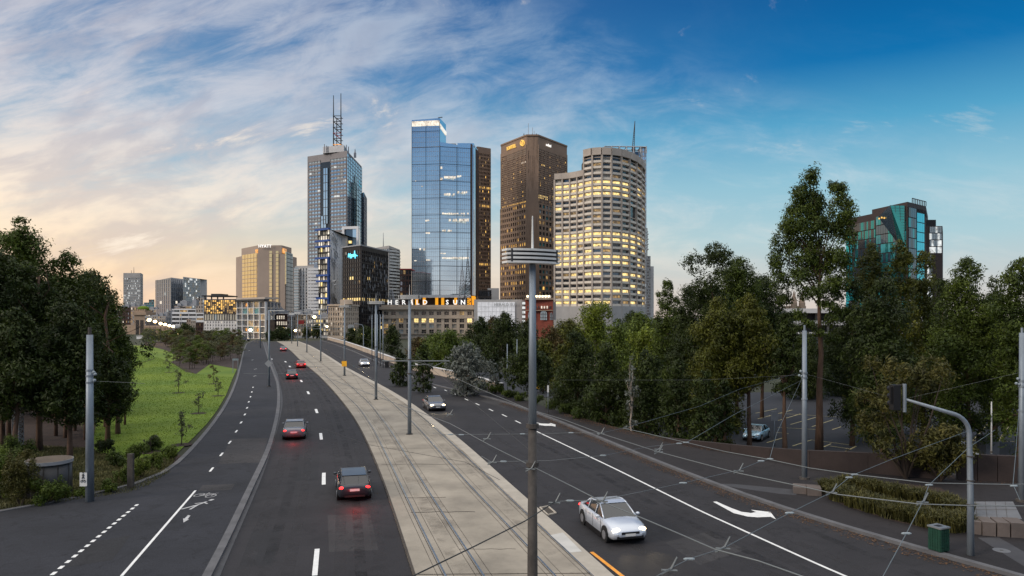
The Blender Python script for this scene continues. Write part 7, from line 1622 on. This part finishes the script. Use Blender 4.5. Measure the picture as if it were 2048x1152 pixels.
for i, (px, pb, w) in enumerate(tf):
    x, y, _ = gp(px, pb, .13); t_ = thing('grass_tuft', ['strappy grass tuft in the front row of the planter', 'strappy grass tuft in the back row of the planter'][i > 8]+', number %s from its left end' % ['one', 'two', 'three', 'four', 'five', 'six', 'seven', 'eight', 'nine'][i if i < 9 else i-9], 'grass tuft', (x, y, .13), 'strappy grass tufts in the planter')
    n = 700; a = rg_.random(n)*6.28; r_ = np.sqrt(rg_.random(n))*w*y/F/2; bx_ = x+np.cos(a)*r_; by_ = y+np.sin(a)*r_; l = .55+rg_.random(n)*.6; o_ = rg_.random(n)*6.28; out = .15+.45*rg_.random(n); dx_, dy_ = np.cos(o_)*out*l, np.sin(o_)*out*l; wd = .022
    nx_, ny_ = -np.sin(o_)*wd, np.cos(o_)*wd; z0_ = .13; zm = l*.62; ze = l*(.85-.5*out)
    q1 = np.stack([np.stack([bx_-nx_, by_-ny_, bx_*0+z0_], 1), np.stack([bx_+nx_, by_+ny_, bx_*0+z0_], 1), np.stack([bx_+dx_*.5+nx_, by_+dy_*.5+ny_, z0_+zm], 1), np.stack([bx_+dx_*.5-nx_, by_+dy_*.5-ny_, z0_+zm], 1)], 1)
    q2 = np.stack([q1[:, 3], q1[:, 2], np.stack([bx_+dx_*1.1+nx_*.2, by_+dy_*1.1, z0_+ze], 1), np.stack([bx_+dx_*1.1-nx_*.2, by_+dy_*1.1, z0_+ze], 1)], 1); V = np.concatenate([q1, q2]).reshape(-1, 3); raw('blades', V, 2*n, 'blade', t_)
patch('planting_bed', [(1640, 985), (1660, 960), (1760, 962), (1880, 975), (1938, 1010), (1944, 1062), (1890, 1066), (1780, 1040), (1690, 1012)], .137, 'mulch', 'mulched planter bed under the strappy grass tufts')
# saplings on the lawn and the shrub bed beyond
protos = []
def sapling(label, x, y, H, seed, lm, group, name='sapling', dense=1.0, root=None):
    rg_ = np.random.default_rng(seed); t_ = thing(name, label, 'sapling', (x, y, 0), group); W = H*.26
    B = [(x+rg_.normal()*W*.5, y+rg_.normal()*W*.5, H*(.35+.6*k/7), W*.42, W*.42, H*.09) for k in range(8)]; V, n = leaves(rg_, B, .22, .42*dense, .1, .5); raw('crown', V, n, lm, t_)
    g = MB(); g.tube([(x, y, 0), (x+.05, y, H*.5), (x, y, H*.95)], [.045, .03, .01], 5); [g.tube([(x, y, b_[2]-.3), (b_[0], b_[1], b_[2])], [.02, .008], 4) for b_ in B]; g.build('trunk', 'bark_dark', t_); return t_
for i, (px, pb, ty, lb) in enumerate(((357, 786, 740, 'sapling on the lawn with a mulch ring, left of the others'), (397, 827, 785, 'sapling on the lawn nearest the middle of the path edge'), (436, 792, 756, 'bushy sapling on the lawn closest to the path'), (427, 768, 730, 'thin brown sapling behind the bushy one'), (363, 890, 825, 'nearest low sapling on the lawn by the planted edge'), (338, 745, 718, 'thin sapling at the far side of the lawn'), (332, 722, 700, 'farthest thin sapling on the lawn'), (300, 905, 872, 'small staked plant at the near lawn corner'))):
    x, y, _ = gp(px, pb); sapling(lb, x, y, (pb-ty)*y/F, 1000+i, 'leaf_grey' if i != 3 else 'leaf_plane', 'saplings on the lawn', dense=.9)
    g = MB(); g.cyl(x, y, .0, .03, .8, n=14); o = g.build('mulch_ring', 'mulch'); tag(o, kind='structure')
pr = [sapling('young tree in the shrub bed beyond the lawn', 0+3*k, -40., 4.5, 1100+k, ['leaf_shrub', 'leaf_grey', 'leaf_green', 'leaf_plane'][k % 4], 'young trees in the shrub bed beyond the lawn', 'young_tree', 1.5) for k in range(4)]
for p in pr: ORG[p.name] = (0, 0, 0)
rr_ = random.Random(5); k = 0; spots = []
poly_ = [(341, 726), (362, 715), (335, 700), (292, 694), (290, 684), (486, 684), (479, 715), (472, 736), (424, 727), (394, 746), (374, 743)]
def inside(x, y):
    c = False
    for (x1, y1), (x2, y2) in zip(poly_, poly_[1:]+poly_[:1]):
        if (y1 > y) != (y2 > y) and x < (x2-x1)*(y-y1)/(y2-y1)+x1: c = not c
    return c
while len(spots) < 120:
    px, pb = rr_.uniform(290, 486), 684+ (rr_.random()**1.3)*60
    if inside(px, pb): spots.append((px, pb))
for i, (px, pb) in enumerate(spots):
    x, y, _ = gp(px, pb); s_ = rr_.uniform(.6, 1.15)*(1.15 if pb < 700 else .9)
    if i < 4: o = pr[i]; o.location = (x, y, 0); o.rotation_euler.z = rr_.random()*6; o.scale = (s_*1.5, s_*1.5, s_)
    else: dup(pr[i % 4], (x, y, 0), rr_.random()*6, (s_*1.5, s_*1.5, s_))
# grass blades over the near lawn
def grass(name, px_poly, n, h, m, z, label, seed):
    rg_ = np.random.default_rng(seed); P = np.array([gp(a, c)[:2] for a, c in px_poly]); lo_, hi = P.min(0), P.max(0); pts = rg_.uniform(lo_, hi, (n*3, 2)); ins = np.zeros(len(pts), bool)
    for (x1, y1), (x2, y2) in zip(P, np.roll(P, -1, 0)):
        c = ((y1 > pts[:, 1]) != (y2 > pts[:, 1])) & (pts[:, 0] < (x2-x1)*(pts[:, 1]-y1)/(y2-y1+1e-9)+x1); ins ^= c
    p = pts[ins][:n]; n = len(p); a = rg_.random(n)*6.28; w = .02+.02*rg_.random(n); hh = h*(.5+rg_.random(n)); l = rg_.normal(size=(n, 2))*h*.4
    V = np.stack([np.stack([p[:, 0]-np.cos(a)*w, p[:, 1]-np.sin(a)*w, np.full(n, z)], 1), np.stack([p[:, 0]+np.cos(a)*w, p[:, 1]+np.sin(a)*w, np.full(n, z)], 1), np.stack([p[:, 0]+l[:, 0]+np.cos(a)*w*.3, p[:, 1]+l[:, 1], z+hh], 1), np.stack([p[:, 0]+l[:, 0]-np.cos(a)*w*.3, p[:, 1]+l[:, 1], z+hh], 1)], 1)
    o = raw(name, V.reshape(-1, 3), n, m); tag(o, label, kind='stuff')
leafmat('grass_blade', (0.082, 0.165, 0.003), (0.150, 0.210, 0.008), scale=.07)
grass('grass', [(183, 900), (240, 925), (300, 925), (352, 908), (388, 874), (415, 846), (436, 818), (452, 790), (466, 755), (392, 748), (341, 724), (245, 692), (100, 720)], 150000, .055, 'grass_blade', .02, 'short lawn grass', 41)
grass('ground_cover', [(-200, 880), (183, 900), (240, 925), (352, 912), (338, 950), (296, 976), (258, 990), (190, 1000), (100, 1012), (-200, 1040)], 60000, .16, 'leaf_shrub', .03, 'low weedy ground cover under the left gums', 42)
for o in list(S.objects):
    if o.type == 'MESH' and o.parent is None and not o.get('kind') and not o.get('category'): o['kind'] = 'structure'
